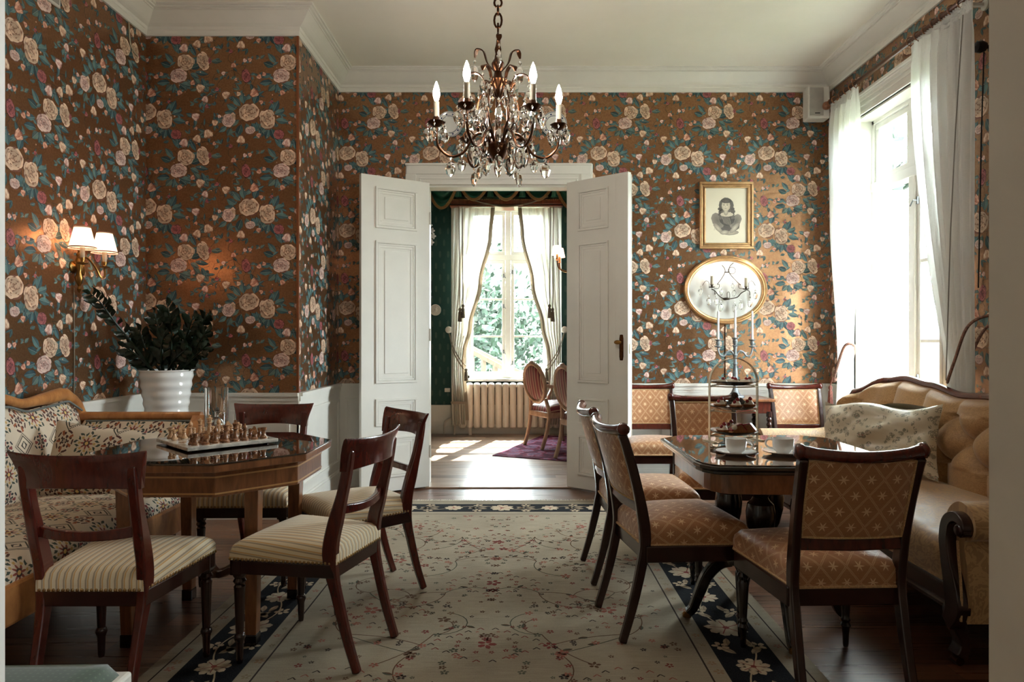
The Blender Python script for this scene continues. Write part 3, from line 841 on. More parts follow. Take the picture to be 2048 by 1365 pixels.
def tapestry_fabric():
    """cream ground with woven medallions, diamonds and sprigs on a staggered grid"""
    g = G('floral_tapestry'); u, v, w = g.uv('UV')
    px, py = 0.185, 0.185
    def cell(ox, oy, sx, sy):
        a = ((u + ox) / sx).fract() - 0.5; b_ = ((v + oy) / sy).fract() - 0.5
        return a * sx, b_ * sy
    nz = g.noise(g.vec(u, v), 700, 1)
    base = g.mix(nz, C(200, 184, 162), C(222, 208, 188))
    wob = 1.0
    # round medallions
    x, y = cell(0, 0, 0.235, 0.235)
    r = (x * x + y * y).sqrt(); th = y.atan2(x)
    pet = (th * 8.0).cos()
    ring = (pet * 0.008 + 0.052 - r).abs().lt(0.0065) * ((th * 16.0).sin().gt(-0.5))
    core = r.lt(pet * 0.009 + 0.022)
    heart = r.lt(0.008)
    col = g.mix(ring, base, C(62, 74, 66)); col = g.mix(core, col, C(146, 82, 70)); col = g.mix(heart, col, C(220, 190, 120))
    dots = (r - 0.037).abs().lt(0.005) * (th * 8.0).cos().gt(0.4)
    col = g.mix(dots, col, C(196, 160, 96))
    # diamonds
    x2, y2 = cell(0.1175, 0.1175, 0.235, 0.235)
    d = x2.abs() * 1.0 + y2.abs() * 1.0
    l1 = (d - 0.058).abs().lt(0.005) * ((x2 - y2) * 560.0).sin().gt(-0.3)
    l2 = (d - 0.044).abs().lt(0.0035); l3 = (d - 0.018).abs().lt(0.003)
    col = g.mix((l1 + l2 + l3).min(1.0), col, C(66, 64, 54))
    # bushes of dark leaves and red flowers
    x3, y3 = cell(0.1175, 0.0, 0.235, 0.235)
    r3 = (x3 * x3 * 1.5 + y3 * y3).sqrt(); t3 = y3.atan2(x3)
    lv = r3.lt(0.058) * ((t3 * 5.0).cos() * (r3 * 200.0).sin()).gt(0.12)
    fl = (r3 - 0.042).abs().lt(0.014) * (t3 * 5.0 + 0.6).cos().gt(0.78)
    col = g.mix(lv, col, C(84, 54, 50)); col = g.mix(fl, col, C(160, 92, 60))
    x4, y4 = cell(0.0, 0.1175, 0.235, 0.235)
    r4 = (x4 * x4 + y4 * y4 * 1.4).sqrt(); t4 = y4.atan2(x4)
    lv4 = r4.lt(0.05) * ((t4 * 6.0).cos() * (r4 * 230.0).sin()).gt(0.15)
    fl4 = (r4 - 0.030).abs().lt(0.010) * (t4 * 4.0).cos().gt(0.7)
    col = g.mix(lv4, col, C(56, 56, 60)); col = g.mix(fl4, col, C(140, 68, 66))
    # little s-hooks
    x5, y5 = cell(0.0588, 0.0588, 0.1175, 0.1175)
    hk = ((x5 * x5 + y5 * y5).sqrt() - 0.012).abs().lt(0.0032) * ((y5.atan2(x5) * 2.0).cos().gt(-0.6))
    col = g.mix(hk, col, C(70, 62, 60))
    g.set(col, 0.85); g.bump(nz, 0.2, 0.001); return g.m
def chintz_fabric():
    g = G('floral_chintz'); u, v, w = g.uv('UV')
    vo = g.n('TexVoronoi'); vo.inputs['Scale'].default_value = 30.0; g.links.new(g.vec(u, v), vo.inputs['Vector'])
    dist = X(g, vo.outputs['Distance'])
    n1 = g.noise(g.vec(u, v), 95, 3, 0.6, 1.0); n2 = g.noise(g.vec(u, v), 14, 2)
    leaf = (dist + n1 * 0.3).lt(0.62) * n1.gt(0.47) * n2.gt(0.44)
    rose_ = (dist + n1 * 0.35).lt(0.33) * n2.gt(0.50)
    col = g.mix(leaf, C(206, 196, 174), C(138, 134, 116)); col = g.mix(rose_ * 0.8, col, C(160, 118, 112))
    g.set(col, 0.32, sheen=0.2); return g.m
def striped_silk():
    g = G('red_striped_silk'); u, v, w = g.uv('UV')
    p = (u / 0.11).fract()
    col = g.ramp(p, [(0.0, C(112, 16, 34)), (0.26, C(120, 18, 38)), (0.28, C(190, 166, 138)), (0.36, C(170, 140, 112)), (0.38, C(86, 18, 30)), (0.58, C(126, 22, 42)), (0.60, C(60, 46, 40)), (0.70, C(60, 46, 40)), (0.72, C(180, 152, 126)), (0.80, C(190, 166, 138)), (0.82, C(112, 16, 34))])
    for e in col.node.color_ramp.elements: pass
    col.node.color_ramp.interpolation = 'LINEAR'
    g.set(col, 0.45, sheen=0.2); return g.m
M['stripe'] = stripe_fabric(); M['star'] = star_fabric()
M['damask'] = damask_fabric('gold_damask', C(150, 114, 72), C(196, 160, 112))
M['tuft'] = damask_fabric('gold_tufted_damask', C(154, 116, 74), C(186, 148, 102), 26.0, 0.55)
M['tapestry'] = tapestry_fabric(); M['chintz'] = chintz_fabric(); M['silk'] = striped_silk()
M['piping'] = m_plain('pale_gold_gimp', C(196, 160, 116), 0.7, var=0.2, scale=200)
M['grey_gimp'] = m_plain('grey_blue_gimp', C(112, 118, 116), 0.8, var=0.15, scale=150)
M['gold_nail'] = m_plain('antique_nail', C(170, 140, 96), 0.3, 1.0)

def pad(mb, fh, y0, y1, ztop, drop, crown, rad=0.03, nu=25, nv=25, ox=0.0):
    """upholstered pad draped over a trapezoid: fh(y) = half width"""
    D = (y1 - y0) / 2; yc = (y0 + y1) / 2; ext = drop + rad * 0.6
    def fold(a, half):
        if abs(a) <= half - rad: return a, 0.0
        s = 1 if a > 0 else -1; e = abs(a) - (half - rad); q = rad * PI / 2
        if e < q:
            t = e / rad; return s * (half - rad + rad * math.sin(t)), rad * (1 - math.cos(t))
        return s * half, rad + (e - q)
    def fn(i, j):
        h0 = fh(yc)
        b = (j * 2 - 1) * (D + ext); yb, db = fold(b, D)
        hw = fh(yc + yb)
        a = (i * 2 - 1) * (hw + ext); xa, da = fold(a, hw)
        dz = max(da, db) if min(da, db) < 1e-6 else min(drop, math.hypot(da, db) if max(da, db) < rad else max(da, db))
        dz = min(dz, drop)
        cr = crown * max(0.0, 1 - (abs(xa) / hw) ** 2.4) * max(0.0, 1 - (abs(yb) / D) ** 2.4)
        return (ox + xa, yc + yb, ztop - dz + cr, a, b)
    return mb.grid(fn, nu, nv)

# ================================================================== KLISMOS CHAIRS with striped seats (front is +Y)
def klismos(name, label, loc, rotz, group):
    t = thing(name, label, 'chair', loc, rotz, group)
    fh = lambda y: lerp(0.172, 0.222, (y + 0.2) / 0.41)
    m = MB(); pad(m, fh, -0.195, 0.215, 0.452, 0.066, 0.022, 0.03, 29, 27)
    m.build('seat', M['stripe'], t, angle=180)
    m = MB()
    for s in (-1, 1): m.bar([(s * 0.164, -0.19, 0.362), (s * 0.212, 0.205, 0.362)], (1, 0, 0), 0.026, 0.052)
    m.bb(-0.2, 0.2, 0.185, 0.212, 0.336, 0.388); m.bb(-0.17, 0.17, -0.192, -0.168, 0.336, 0.388)
    m.build('seat_rail', M['mahogany_dark'], t, smooth=False, bevel=0.004)
    m = MB()
    for k in range(28):
        x = lerp(-0.218, 0.218, k / 27); m.ell((x, 0.2165, 0.391), 0.006, 0.004, 0.006, 6, 4)
    for s in (-1, 1):
        for k in range(25):
            y = lerp(-0.17, 0.212, k / 24); m.ell((s * (fh(y) + 0.0015), y, 0.391), 0.004, 0.006, 0.006, 6, 4)
    for k in range(22): m.ell((lerp(-0.16, 0.16, k / 21), -0.1965, 0.391), 0.006, 0.004, 0.006, 6, 4)
    m.build('nailhead_trim', M['gold_nail'], t, angle=180)
    for s in (-1, 1):
        m = MB()
        prof = [(0.010, 0.0), (0.012, 0.012), (0.0125, 0.03), (0.014, 0.075), (0.017, 0.085), (0.021, 0.095), (0.018, 0.108), (0.014, 0.112), (0.0145, 0.122), (0.0195, 0.27), (0.021, 0.285), (0.016, 0.292), (0.024, 0.305), (0.018, 0.316), (0.023, 0.324), (0.023, 0.336)]
        m.lathe(prof, (s * 0.198, 0.19, 0), 14)
        m.bb(s * 0.198 - 0.023, s * 0.198 + 0.023, 0.168, 0.214, 0.33, 0.389)
        m.build('leg', M['mahogany_dark'], t)
    for s in (-1, 1):
        m = MB()
        P_ = catmull([(s * 0.154, -0.268, 0.0), (s * 0.155, -0.228, 0.12), (s * 0.158, -0.192, 0.26), (s * 0.162, -0.168, 0.37), (s * 0.165, -0.170, 0.46), (s * 0.167, -0.195, 0.56), (s * 0.168, -0.222, 0.66), (s * 0.169, -0.240, 0.745), (s * 0.169, -0.249, 0.803)], 4)
        n_ = len(P_) - 1
        hs = [interp([(0, 0.030), (0.25, 0.036), (0.45, 0.056), (0.58, 0.052), (0.75, 0.036), (1, 0.03)], i / n_) for i in range(n_ + 1)]
        ws = [interp([(0, 0.026), (0.5, 0.034), (1, 0.032)], i / n_) for i in range(n_ + 1)]
        m.bar(P_, (1, 0, 0), ws, hs); m.build('leg', M['mahogany'], t, bevel=0.006, angle=50)
    m = MB()
    def rail(a, b_):
        x = (a * 2 - 1); z = b_
        pts_ = None
        return x, z
    rows = []
    n = 22
    for k in range(n + 1):
        x = -1 + 2 * k / n
        rows.append(x)
    sec = [(0.000, 0.748), (0.0, 0.775), (-0.003, 0.80), (-0.010, 0.825), (-0.020, 0.846), (-0.030, 0.853), (-0.034, 0.846), (-0.030, 0.825), (-0.025, 0.80), (-0.023, 0.775), (-0.023, 0.748)]
    V_ = []
    for x in rows:
        for (dy, z) in sec:
            zz = (z - 0.748) / 0.105
            hw = 0.190 + 0.030 * zz * zz
            V_.append((x * hw, -0.286 + 0.052 * x * x + dy * 1.0 + 0.018 - 0.012 * zz * abs(x) ** 3, z - 0.012 * (1 - zz) * (x * x) + 0.010 * abs(x) ** 3 * zz - 0.012))
    ns = len(sec); Fc = [tuple(range(ns)), tuple(len(rows) * ns - 1 - k for k in range(ns))]
    for i in range(len(rows) - 1):
        for j in range(ns): Fc.append((i * ns + j, (i + 1) * ns + j, (i + 1) * ns + (j + 1) % ns, i * ns + (j + 1) % ns))
    m.add(V_, Fc); m.build('top_rail', M['mahogany'], t, bevel=0.003, angle=50)
    m = MB(); P_ = [(x * 0.166, -0.226 + 0.034 * x * x, 0.572 + 0.012 * x * x) for x in [k / 6 - 1 for k in range(13)]]
    m.bar(P_, (0, 0, 1), [0.030 + 0.006 * abs(p[0]) / 0.18 for p in P_], 0.020); m.build('cross_rail', M['mahogany'], t, bevel=0.004)
    return t
RZ = 0.009    # top of the rug pile
G1 = 'striped mahogany chairs around the chess table'
ch = klismos('dining_chair', 'mahogany chair with striped seat facing away, nearest the doorway at left', (-1.385, 2.385, RZ), 0, G1)
dup(ch, 'mahogany chair with cream striped seat turned side on, its back toward the rug centre', (-0.805, 2.665, RZ), 74.8)
dup(ch, 'mahogany striped chair close to the left white door leaf, back toward the doorway', (-0.775, 3.245, RZ), 128)
dup(ch, 'mahogany striped chair behind the chess table, back toward the papered corner wall', (-1.355, 3.50, RZ), 181)

# ================================================================== TEA ROOM CHAIRS with star lattice upholstery (front is +Y)
def star_chair(name, label, loc, rotz, group):
    t = thing(name, label, 'chair', loc, rotz, group)
    fh = lambda y: lerp(0.185, 0.232, (y + 0.2) / 0.42)
    m = MB(); pad(m, fh, -0.205, 0.225, 0.462, 0.085, 0.026, 0.034, 27, 27); m.build('seat', M['star'], t, angle=180)
    m = MB()
    for s in (-1, 1): m.tube([(s * fh(-0.2), -0.2, 0.380), (s * fh(0.22), 0.222, 0.380)], 0.005, 6)
    m.tube([(-0.232, 0.227, 0.380), (0.232, 0.227, 0.380)], 0.005, 6); m.tube([(-0.19, -0.208, 0.380), (0.19, -0.208, 0.380)], 0.005, 6)
    m.build('seat_gimp', M['piping'], t)
    m = MB()
    for s in (-1, 1): m.bar([(s * 0.186, -0.2, 0.346), (s * 0.222, 0.21, 0.346)], (1, 0, 0), 0.028, 0.066)
    m.bb(-0.21, 0.21, 0.193, 0.222, 0.316, 0.378); m.bb(-0.19, 0.19, -0.206, -0.178, 0.316, 0.378)
    m.build('seat_rail', M['mahogany_dark'], t, smooth=False, bevel=0.005)
    for s in (-1, 1):
        m = MB()
        prof = [(0.009, 0.0), (0.011, 0.01), (0.012, 0.05), (0.015, 0.075), (0.021, 0.085), (0.015, 0.097), (0.019, 0.108), (0.014, 0.118), (0.0155, 0.14), (0.0215, 0.255), (0.017, 0.268), (0.024, 0.282), (0.018, 0.296), (0.023, 0.306), (0.023, 0.32)]
        m.lathe(prof, (s * 0.203, 0.195, 0), 14); m.bb(s * 0.203 - 0.022, s * 0.203 + 0.022, 0.174, 0.22, 0.314, 0.379)
        m.build('leg', M['ebony'], t)
    for s in (-1, 1):
        m = MB()
        P_ = catmull([(s * 0.182, -0.292, 0.0), (s * 0.181, -0.250, 0.14), (s * 0.180, -0.213, 0.30), (s * 0.180, -0.198, 0.40), (s * 0.181, -0.212, 0.52), (s * 0.184, -0.244, 0.66), (s * 0.188, -0.280, 0.78), (s * 0.190, -0.298, 0.825)], 4)
        n_ = len(P_) - 1
        hs = [interp([(0, 0.030), (0.3, 0.040), (0.5, 0.046), (0.7, 0.038), (1, 0.034)], i / n_) for i in range(n_ + 1)]
        m.bar(P_, (1, 0, 0), [0.030] * (n_ + 1), hs); m.build('leg', M['mahogany_dark'], t, bevel=0.006, angle=50)
    m = MB()
    sec = [(0.012 * math.cos(2 * PI * k / 10) * 1.1, 0.019 * math.sin(2 * PI * k / 10)) for k in range(10)]
    P_ = []
    for k in range(17):
        x = -1 + k / 8; P_.append((x * 0.200, -0.302 - 0.026 * (1 - x * x) + 0.010 * (x * x), 0.830 + 0.014 * x * x))
    m.tube(P_, [0.0225 if abs(p[0]) > 0.17 else 0.0195 for p in P_], 10)
    for s in (-1, 1): m.lathe([(0.0005, -0.012), (0.020, -0.010), (0.026, 0.0), (0.026, 0.012), (0.018, 0.020), (0.0005, 0.022)], (s * 0.195, -0.294, 0.845), 12, M=Matrix.Rotation(R(90 * s), 4, 'Y'))
    m.build('top_rail', M['mahogany'], t, angle=50)
    m = MB(); m.bar([(-0.182, -0.216, 0.53), (0, -0.232, 0.53), (0.182, -0.216, 0.53)], (0, 0, 1), 0.042, 0.024); m.build('cross_rail', M['mahogany'], t, bevel=0.004)
    m = MB()
    def back(dirn):
        def fn(i, j):
            x = (i * 2 - 1); z = lerp(0.555, 0.814, j)
            hw = lerp(0.166, 0.174, j); e = (1 - x ** 6) * (1 - (2 * j - 1) ** 6)
            y = lerp(-0.224, -0.294, j) - 0.018 * (1 - x * x) + dirn * (0.008 + 0.011 * e)
            return (x * hw * dirn * -1, y, z, x * hw + 0.022, z * 1.0)
        return fn
    m.grid(back(1), 15, 13); m.grid(back(-1), 15, 13)
    m.build('backrest', M['star'], t, angle=180)
    m = MB()
    for d in (1, -1):
        q = [back(d)(i / 10, 0) for i in range(11)] + [back(d)(1, j / 10) for j in range(1, 11)] + [back(d)(1 - i / 10, 1) for i in range(1, 11)] + [back(d)(0, 1 - j / 10) for j in range(1, 10)]
        m.tube([Vector(p[:3]) + Vector((0, d * 0.002, 0)) for p in q], 0.0042, 6, closed=True)
    m.build('back_gimp', M['piping'], t)
    return t
G2 = 'star upholstered chairs around the tea table'
sc_ = star_chair('tea_chair', 'star patterned gold chair in the right foreground, its back to the viewer', (1.075, 2.47, 0.004), 2, G2)
dup(sc_, 'star patterned chair side on at left of the tea table, nearer one of two', (0.66, 2.92, RZ), -81)
dup(sc_, 'star patterned chair side on at left of the tea table, farther one of two', (0.635, 3.53, RZ), -87)
dup(sc_, 'star patterned chair behind the tea table and cake stand, facing the viewer', (1.12, 4.0, 0.0), 176)
dup(sc_, 'star patterned chair against the wainscot next to the right door leaf', (1.0, 5.12, 0.0), 180)
dup(sc_, 'star patterned chair in the back right corner next to the curtain', (2.155, 5.10, 0.0), 179)
# ================================================================== RUG (woven pattern is flat ink in the rug's own mesh)
def rug_material():
    g = G('wool_rug'); a = g.n('Attribute', attribute_name='ink'); tc = g.n('TexCoord')
    n1 = g.noise(tc.outputs['Object'], 2.2, 3); n2 = g.noise(tc.outputs['Object'], 330, 2)
    mp = g.n('Mapping'); mp.inputs['Scale'].default_value = (4, 150, 1); g.links.new(tc.outputs['Object'], mp.inputs[0])
    n3 = g.noise(mp.outputs[0], 2.0, 3)
    base = g.ramp(n1 * 0.4 + n3 * 0.4 + n2 * 0.2, [(0.3, C(124, 113, 97)), (0.7, C(174, 161, 140))])
    al = X(g, a.outputs['Alpha'])
    fade = al * (n2 * 0.25 + 0.86).min(1.0)
    col = g.mix(fade, base, a.outputs['Color'])
    g.set(col, 0.95, spec=0.1); g.bump(n2, 0.5, 0.003); return g.m
M['rug'] = rug_material()
rr = random.Random(5)
RX0, RX1, RY0, RY1 = -1.352, 1.080, 1.25, 5.10
RXC = (RX0 + RX1) / 2
NAVY, INKB = C(14, 17, 24), C(54, 44, 40)
SAND, ROSE_, BROWN, SAGE = C(178, 158, 130), C(122, 58, 52), C(94, 68, 50), C(80, 82, 68)
k = Ink()
def rect(x0, x1, y0, y1, c, l): 
    o = len(k.p); k.p += [(x0, y0, l), (x1, y0, l), (x1, y1, l), (x0, y1, l)]; k.c += [tuple(c) + (1.0,)] * 4; k.t += [(o, o + 1, o + 2), (o, o + 2, o + 3)]
def ring(d, w, c, l):
    rect(RX0 + d, RX0 + d + w, RY0 + d, RY1 - d, c, l); rect(RX1 - d - w, RX1 - d, RY0 + d, RY1 - d, c, l)
    rect(RX0 + d + w, RX1 - d - w, RY0 + d, RY0 + d + w, c, l); rect(RX0 + d + w, RX1 - d - w, RY1 - d - w, RY1 - d, c, l)
ring(0.116, 0.226, NAVY, 1); ring(0.046, 0.006, INKB, 1); ring(0.400, 0.007, INKB, 1)
def palmette(x, y, r, ang, c, c2, l):
    for q in range(9):
        a = ang + 2 * PI * q / 9
        k.blob(x + 0.56 * r * math.cos(a), y + 0.56 * r * math.sin(a), 0.44 * r, 0.27 * r, a, c, tuple(v * 0.86 for v in c), l, 7, 0.12, rr)
    k.blob(x, y, 0.5 * r, 0.5 * r, 0, tuple(v * 0.95 for v in c), c, l + 0.3, 9, 0.08, rr)
    for q in range(5):
        a = ang + 2 * PI * q / 5 + 0.3; k.line([(x + 0.12 * r * math.cos(a), y + 0.12 * r * math.sin(a)), (x + 0.75 * r * math.cos(a), y + 0.75 * r * math.sin(a))], 0.05 * r, c2, l + 0.6)
    k.blob(x, y, 0.17 * r, 0.17 * r, 0, c2, c2, l + 0.7, 6)
def sprig(x, y, r, ang, c, l):
    for q in range(5):
        a = ang + 2 * PI * q / 5; k.blob(x + 0.6 * r * math.cos(a), y + 0.6 * r * math.sin(a), 0.42 * r, 0.3 * r, a, c, c, l, 6, 0.2, rr)
def border_run(p0, p1, inward):
    (x0, y0), (x1, y1) = p0, p1; L = math.hypot(x1 - x0, y1 - y0); ux, uy = (x1 - x0) / L, (y1 - y0) / L; nx, ny = inward
    n = max(2, int(round(L / 0.34))); st = L / n
    pts = []
    for i in range(n * 12 + 1):
        t = i / 12; w = math.sin(PI * t) * 0.055
        pts.append((x0 + ux * t * st + nx * w, y0 + uy * t * st + ny * w))
    k.line(pts, 0.006, SAND, 2)
    for i in range(n + 1):
        cx_, cy_ = x0 + ux * i * st, y0 + uy * i * st
        palmette(cx_, cy_, 0.088 if i % 2 == 0 else 0.066, rr.uniform(0, 1), C(196, 178, 152), C(136, 66, 62), 3)
        for s in (-1, 1):
            a = math.atan2(uy, ux) + s * 0.7
            bx, by = cx_ + ux * st * 0.5 + nx * s * 0.072, cy_ + uy * st * 0.5 + ny * s * 0.072
            if i < n:
                sprig(bx, by, 0.036, rr.uniform(0, 1), C(176, 156, 130), 3)
                k.leaf(cx_ + ux * st * 0.30 + nx * s * 0.03, cy_ + uy * st * 0.30 + ny * s * 0.03, a, 0.085, 0.032, C(168, 150, 124), C(146, 130, 108), 2.5)
                k.leaf(cx_ + ux * st * 0.70 + nx * s * 0.03, cy_ + uy * st * 0.70 + ny * s * 0.03, a + 2.2 * s, 0.075, 0.028, C(150, 130, 108), C(168, 150, 124), 2.5)
d = 0.229
border_run((RX0 + d, RY0 + d), (RX0 + d, RY1 - d), (1, 0)); border_run((RX1 - d, RY0 + d), (RX1 - d, RY1 - d), (-1, 0))
border_run((RX0 + d + 0.3, RY1 - d), (RX1 - d - 0.3, RY1 - d), (0, -1)); border_run((RX0 + d + 0.3, RY0 + d), (RX1 - d - 0.3, RY0 + d), (0, 1))
for dd in (0.08, 0.372):
    y = RY0 + 0.3
    while y < RY1 - 0.3:
        for x in (RX0 + dd, RX1 - dd):
            sprig(x + rr.uniform(-.008, .008), y + rr.uniform(-.03, .03), rr.uniform(0.012, 0.022), rr.uniform(0, 1), rr.choice([C(150, 104, 88), C(146, 118, 92), C(132, 116, 92)]), 1)
        y += 0.10
# field: thin vines, rosettes and sprigs mirrored about the long axis
W2 = (RX1 - RX0) / 2 - 0.43
for (ox, oy) in [(x, y) for x in (0.22, 0.58) for y in np.arange(RY0 + 0.6, RY1 - 0.5, 0.46)]:
    for q in range(3):
        a = rr.uniform(0, 6.28); L = rr.uniform(0.2, 0.36); p = [ox, oy]; pts = [tuple(p)]
        cur = rr.uniform(-0.35, 0.35)
        for t in range(10):
            a += cur; p = [min(W2 - 0.02, max(0.0, p[0] + math.cos(a) * L / 10)), min(RY1 - 0.45, max(RY0 + 0.45, p[1] + math.sin(a) * L / 10))]; pts.append(tuple(p))
        for s in (-1, 1):
            k.line([(RXC + s * x, y) for x, y in pts], 0.0048, BROWN if q else SAGE, 1)
            ex, ey = pts[-1]; sprig(RXC + s * ex, ey, rr.uniform(0.016, 0.03), rr.uniform(0, 1), rr.choice([ROSE_, C(150, 92, 78), BROWN, C(122, 100, 80)]), 2)
            ex, ey = pts[5]; k.leaf(RXC + s * ex, ey, rr.uniform(0, 6), 0.045, 0.02, SAGE, BROWN, 1.5)
def medallion(x, y, r, c):
    for q in range(22):
        a = 2 * PI * q / 22; rad = r * (1 + 0.12 * math.cos(4 * a)); ax, ay = x + rad * 1.5 * math.cos(a), y + rad * math.sin(a)
        k.line([(ax - 0.014, ay - 0.006), (ax, ay + 0.01), (ax + 0.014, ay - 0.006)], 0.005, INKB if q % 2 else c, 2)
    sprig(x, y, r * 0.3, 0, c, 2)
    for q in range(12):
        a = 2 * PI * q / 12 + 0.2; sprig(x + r * 0.9 * math.cos(a), y + r * 0.55 * math.sin(a), 0.012, a, rr.choice([ROSE_, BROWN]), 2)
for y in np.arange(RY0 + 0.75, RY1 - 0.5, 0.68):
    medallion(RXC, y, 0.13, ROSE_)
    for s in (-1, 1): medallion(RXC + s * 0.52, y + 0.34, 0.13, C(140, 84, 70))
for q in range(330):
    x, y = rr.uniform(0, W2 - 0.02), rr.uniform(RY0 + 0.45, RY1 - 0.45); r = rr.uniform(0.008, 0.02); c = rr.choice([ROSE_, INKB, BROWN, SAGE, C(150, 96, 80)]); a = rr.uniform(0, 1)
    for s in (-1, 1): sprig(RXC + s * x, y, r, a, c, 2)
P, Cc, T = k.arrays()
q3 = np.stack([P[:, 0], P[:, 1], 0.0083 + P[:, 2] * 0.00008], axis=1)
b = MB(); b.bb(RX0, RX1, RY0, RY1, 0.0006, 0.008)
rug = inked_mesh('rug', M['rug'], b.v, b.f, q3, Cc, T)
tag(rug, 'large cream patterned rug with a navy flowered border in the middle of the room', 'rug')
b = MB()
x = RX0 + 0.004
while x < RX1 - 0.002:
    for (y0, y1) in ((RY1, RY1 + 0.05), (RY0, RY0 - 0.05)):
        dx = rr.uniform(-0.008, 0.008); b.bar([(x, y0, 0.006), (x + dx * 0.5, (y0 + y1) / 2, 0.005), (x + dx, y1 + rr.uniform(-0.01, 0.01), 0.002)], (1, 0, 0), 0.0035, 0.002)
    x += 0.007
b.build('fringe', m_plain('rug_fringe', C(206, 196, 176), 0.9), rug, smooth=False)

# ================================================================== helpers for pieces drawn in world coordinates
def bw(m, L, name, mat, parent, **kw):
    m.v = [(p[0] - L[0], p[1] - L[1], p[2] - L[2]) for p in m.v]
    return m.build(name, mat, parent, **kw)
def pillow(name, mat, w, h, th, label, cat, loc, M3, pucker=0.0, group=None, seed=1, trim=None):
    rn = random.Random(seed); ph = [rn.uniform(0, 6) for _ in range(8)]
    m = MB()
    def fn(sg):
        def f(i, j):
            x, y = i * 2 - 1, j * 2 - 1
            e = max(0, 1 - x * x) ** 0.55 * max(0, 1 - y * y) ** 0.55
            pinch = 1 - 0.07 * (1 - abs(x) ** 2) * abs(y) ** 4; pinx = 1 - 0.06 * (1 - abs(y) ** 2) * abs(x) ** 4
            wr = pucker * e ** 0.7 * (math.sin(5 * x + 4 * y + ph[0] + 1.5 * math.sin(3 * y + ph[1])) * 0.4 + abs(math.sin(5 * y - 4 * x + ph[2] + math.sin(3 * x))) * 0.4 + abs(math.sin(8 * (x + 0.6 * y) + ph[3] + 1.2 * math.sin(4 * y))) * 0.3)
            return (sg * x * w / 2 * pinx, sg * (th * e * 0.5) + wr * sg, y * h / 2 * pinch + pucker * 0.35 * math.sin(4 * x + ph[4]) * y, x * w / 2 + 0.07, y * h / 2 + 0.03)
        return f
    m.grid(fn(-1), 33, 25)
    m.grid(lambda i, j: (lambda p: (-p[0], p[1], p[2], p[3], p[4]))(fn(1)(1 - i, j)) if False else fn(1)(i, j), 33, 25)
    o = m.build(name, mat, None, angle=180); o.matrix_world = Matrix.Translation(loc) @ M3
    return tag(o, label, cat, group)
def frame3(xd, zd):
    x = Vector(xd).normalized(); z = Vector(zd); y = z.cross(x).normalized(); z = x.cross(y)
    return Matrix((x, y, z)).transposed().to_4x4()

# ================================================================== SETTEE against the left wall
L = Vector((-2.10, 2.68, 0.0))
st = thing('settee', 'golden birch settee with cream floral tapestry against the left wall', 'settee', L)
ycn = 2.68
def zt(y): return interp([(0, 0.985), (0.5, 0.93), (0.66, 0.893), (0.82, 0.905), (0.94, 0.918), (1.04, 0.875), (1.11, 0.79)], abs(y - ycn))
Y0, Y1 = ycn - 1.10, ycn + 1.10
m = MB()
def bk(i, j):
    y = lerp(Y0 + 0.02, Y1 - 0.02, i); z = lerp(0.40, zt(y) - 0.035, j)
    bul = 0.05 * (1 - abs(2 * i - 1) ** 8) * (1 - abs(2 * j - 1) ** 4)
    return (-2.43 + 0.06 * (1 - j) + bul, y, z, y + 0.05, z)
m.grid(bk, 60, 16); bw(m, L, 'backrest', M['tapestry'], st, angle=180)
m = MB(); m.bb(-2.475, -2.425, Y0 + 0.04, Y1 - 0.04, 0.25, 0.76)
m.grid(lambda i, j: (-2.476, lerp(Y0 + 0.02, Y1 - 0.02, i), lerp(0.5, zt(lerp(Y0 + 0.02, Y1 - 0.02, i)) - 0.01, j)), 40, 4)
bw(m, L, 'back_frame', M['walnut_dark'], st, smooth=False)
m = MB(); P_ = [(-2.435, y, zt(y)) for y in np.linspace(Y0, Y1, 64)]
m.tube(P_, [0.024 + 0.012 * smooth(1 - abs(abs(p[1] - ycn) - 0.9) / 0.25) for p in P_], 12)
for s in (-1, 1): m.tube([(-2.435, ycn + s * 1.10, 0.80), (-2.44, ycn + s * 1.13, 0.74), (-2.44, ycn + s * 1.10, 0.66)], [0.026, 0.024, 0.016], 10)
bw(m, L, 'crest_rail', M['birch'], st, angle=60)
m = MB(); P_ = [(-2.405, y, zt(y) - 0.038) for y in np.linspace(Y0 + 0.04, Y1 - 0.04, 60)]; m.tube(P_, 0.006, 6); bw(m, L, 'gimp', M['grey_gimp'], st)
m = MB(); pad(m, lambda y: 0.335, 1.86, 3.52, 0.445, 0.10, 0.035, 0.05, 24, 46, ox=-2.05); bw(m, L, 'seat', M['tapestry'], st, angle=180)
m = MB(); m.tube([(-1.712, 1.86, 0.352), (-1.712, 3.52, 0.352)], 0.008, 6); bw(m, L, 'seat_gimp', M['grey_gimp'], st)
m = MB()
pl = [(1.84, 0.385), (3.53, 0.385), (3.565, 0.35), (3.56, 0.305), (3.52, 0.265), (3.46, 0.248), (3.38, 0.243), (1.98, 0.243), (1.90, 0.248), (1.84, 0.265), (1.80, 0.305), (1.795, 0.35)]
m.prism(pl, -1.765, -1.705, Matrix(((0, 0, 1, 0), (1, 0, 0, 0), (0, 1, 0, 0), (0, 0, 0, 1))))
m.bb(-2.42, -1.765, 1.86, 3.50, 0.26, 0.36)
bw(m, L, 'front_rail', M['birch'], st, smooth=False, bevel=0.012)
for (x, y) in ((-1.78, 1.95), (-1.78, 3.41), (-2.36, 1.95), (-2.36, 3.41)):
    m = MB(); m.lathe([(0.03, 0), (0.042, 0.03), (0.036, 0.09), (0.05, 0.16), (0.055, 0.255)], (x, y, 0), 10); bw(m, L, 'leg', M['walnut_dark'], st)
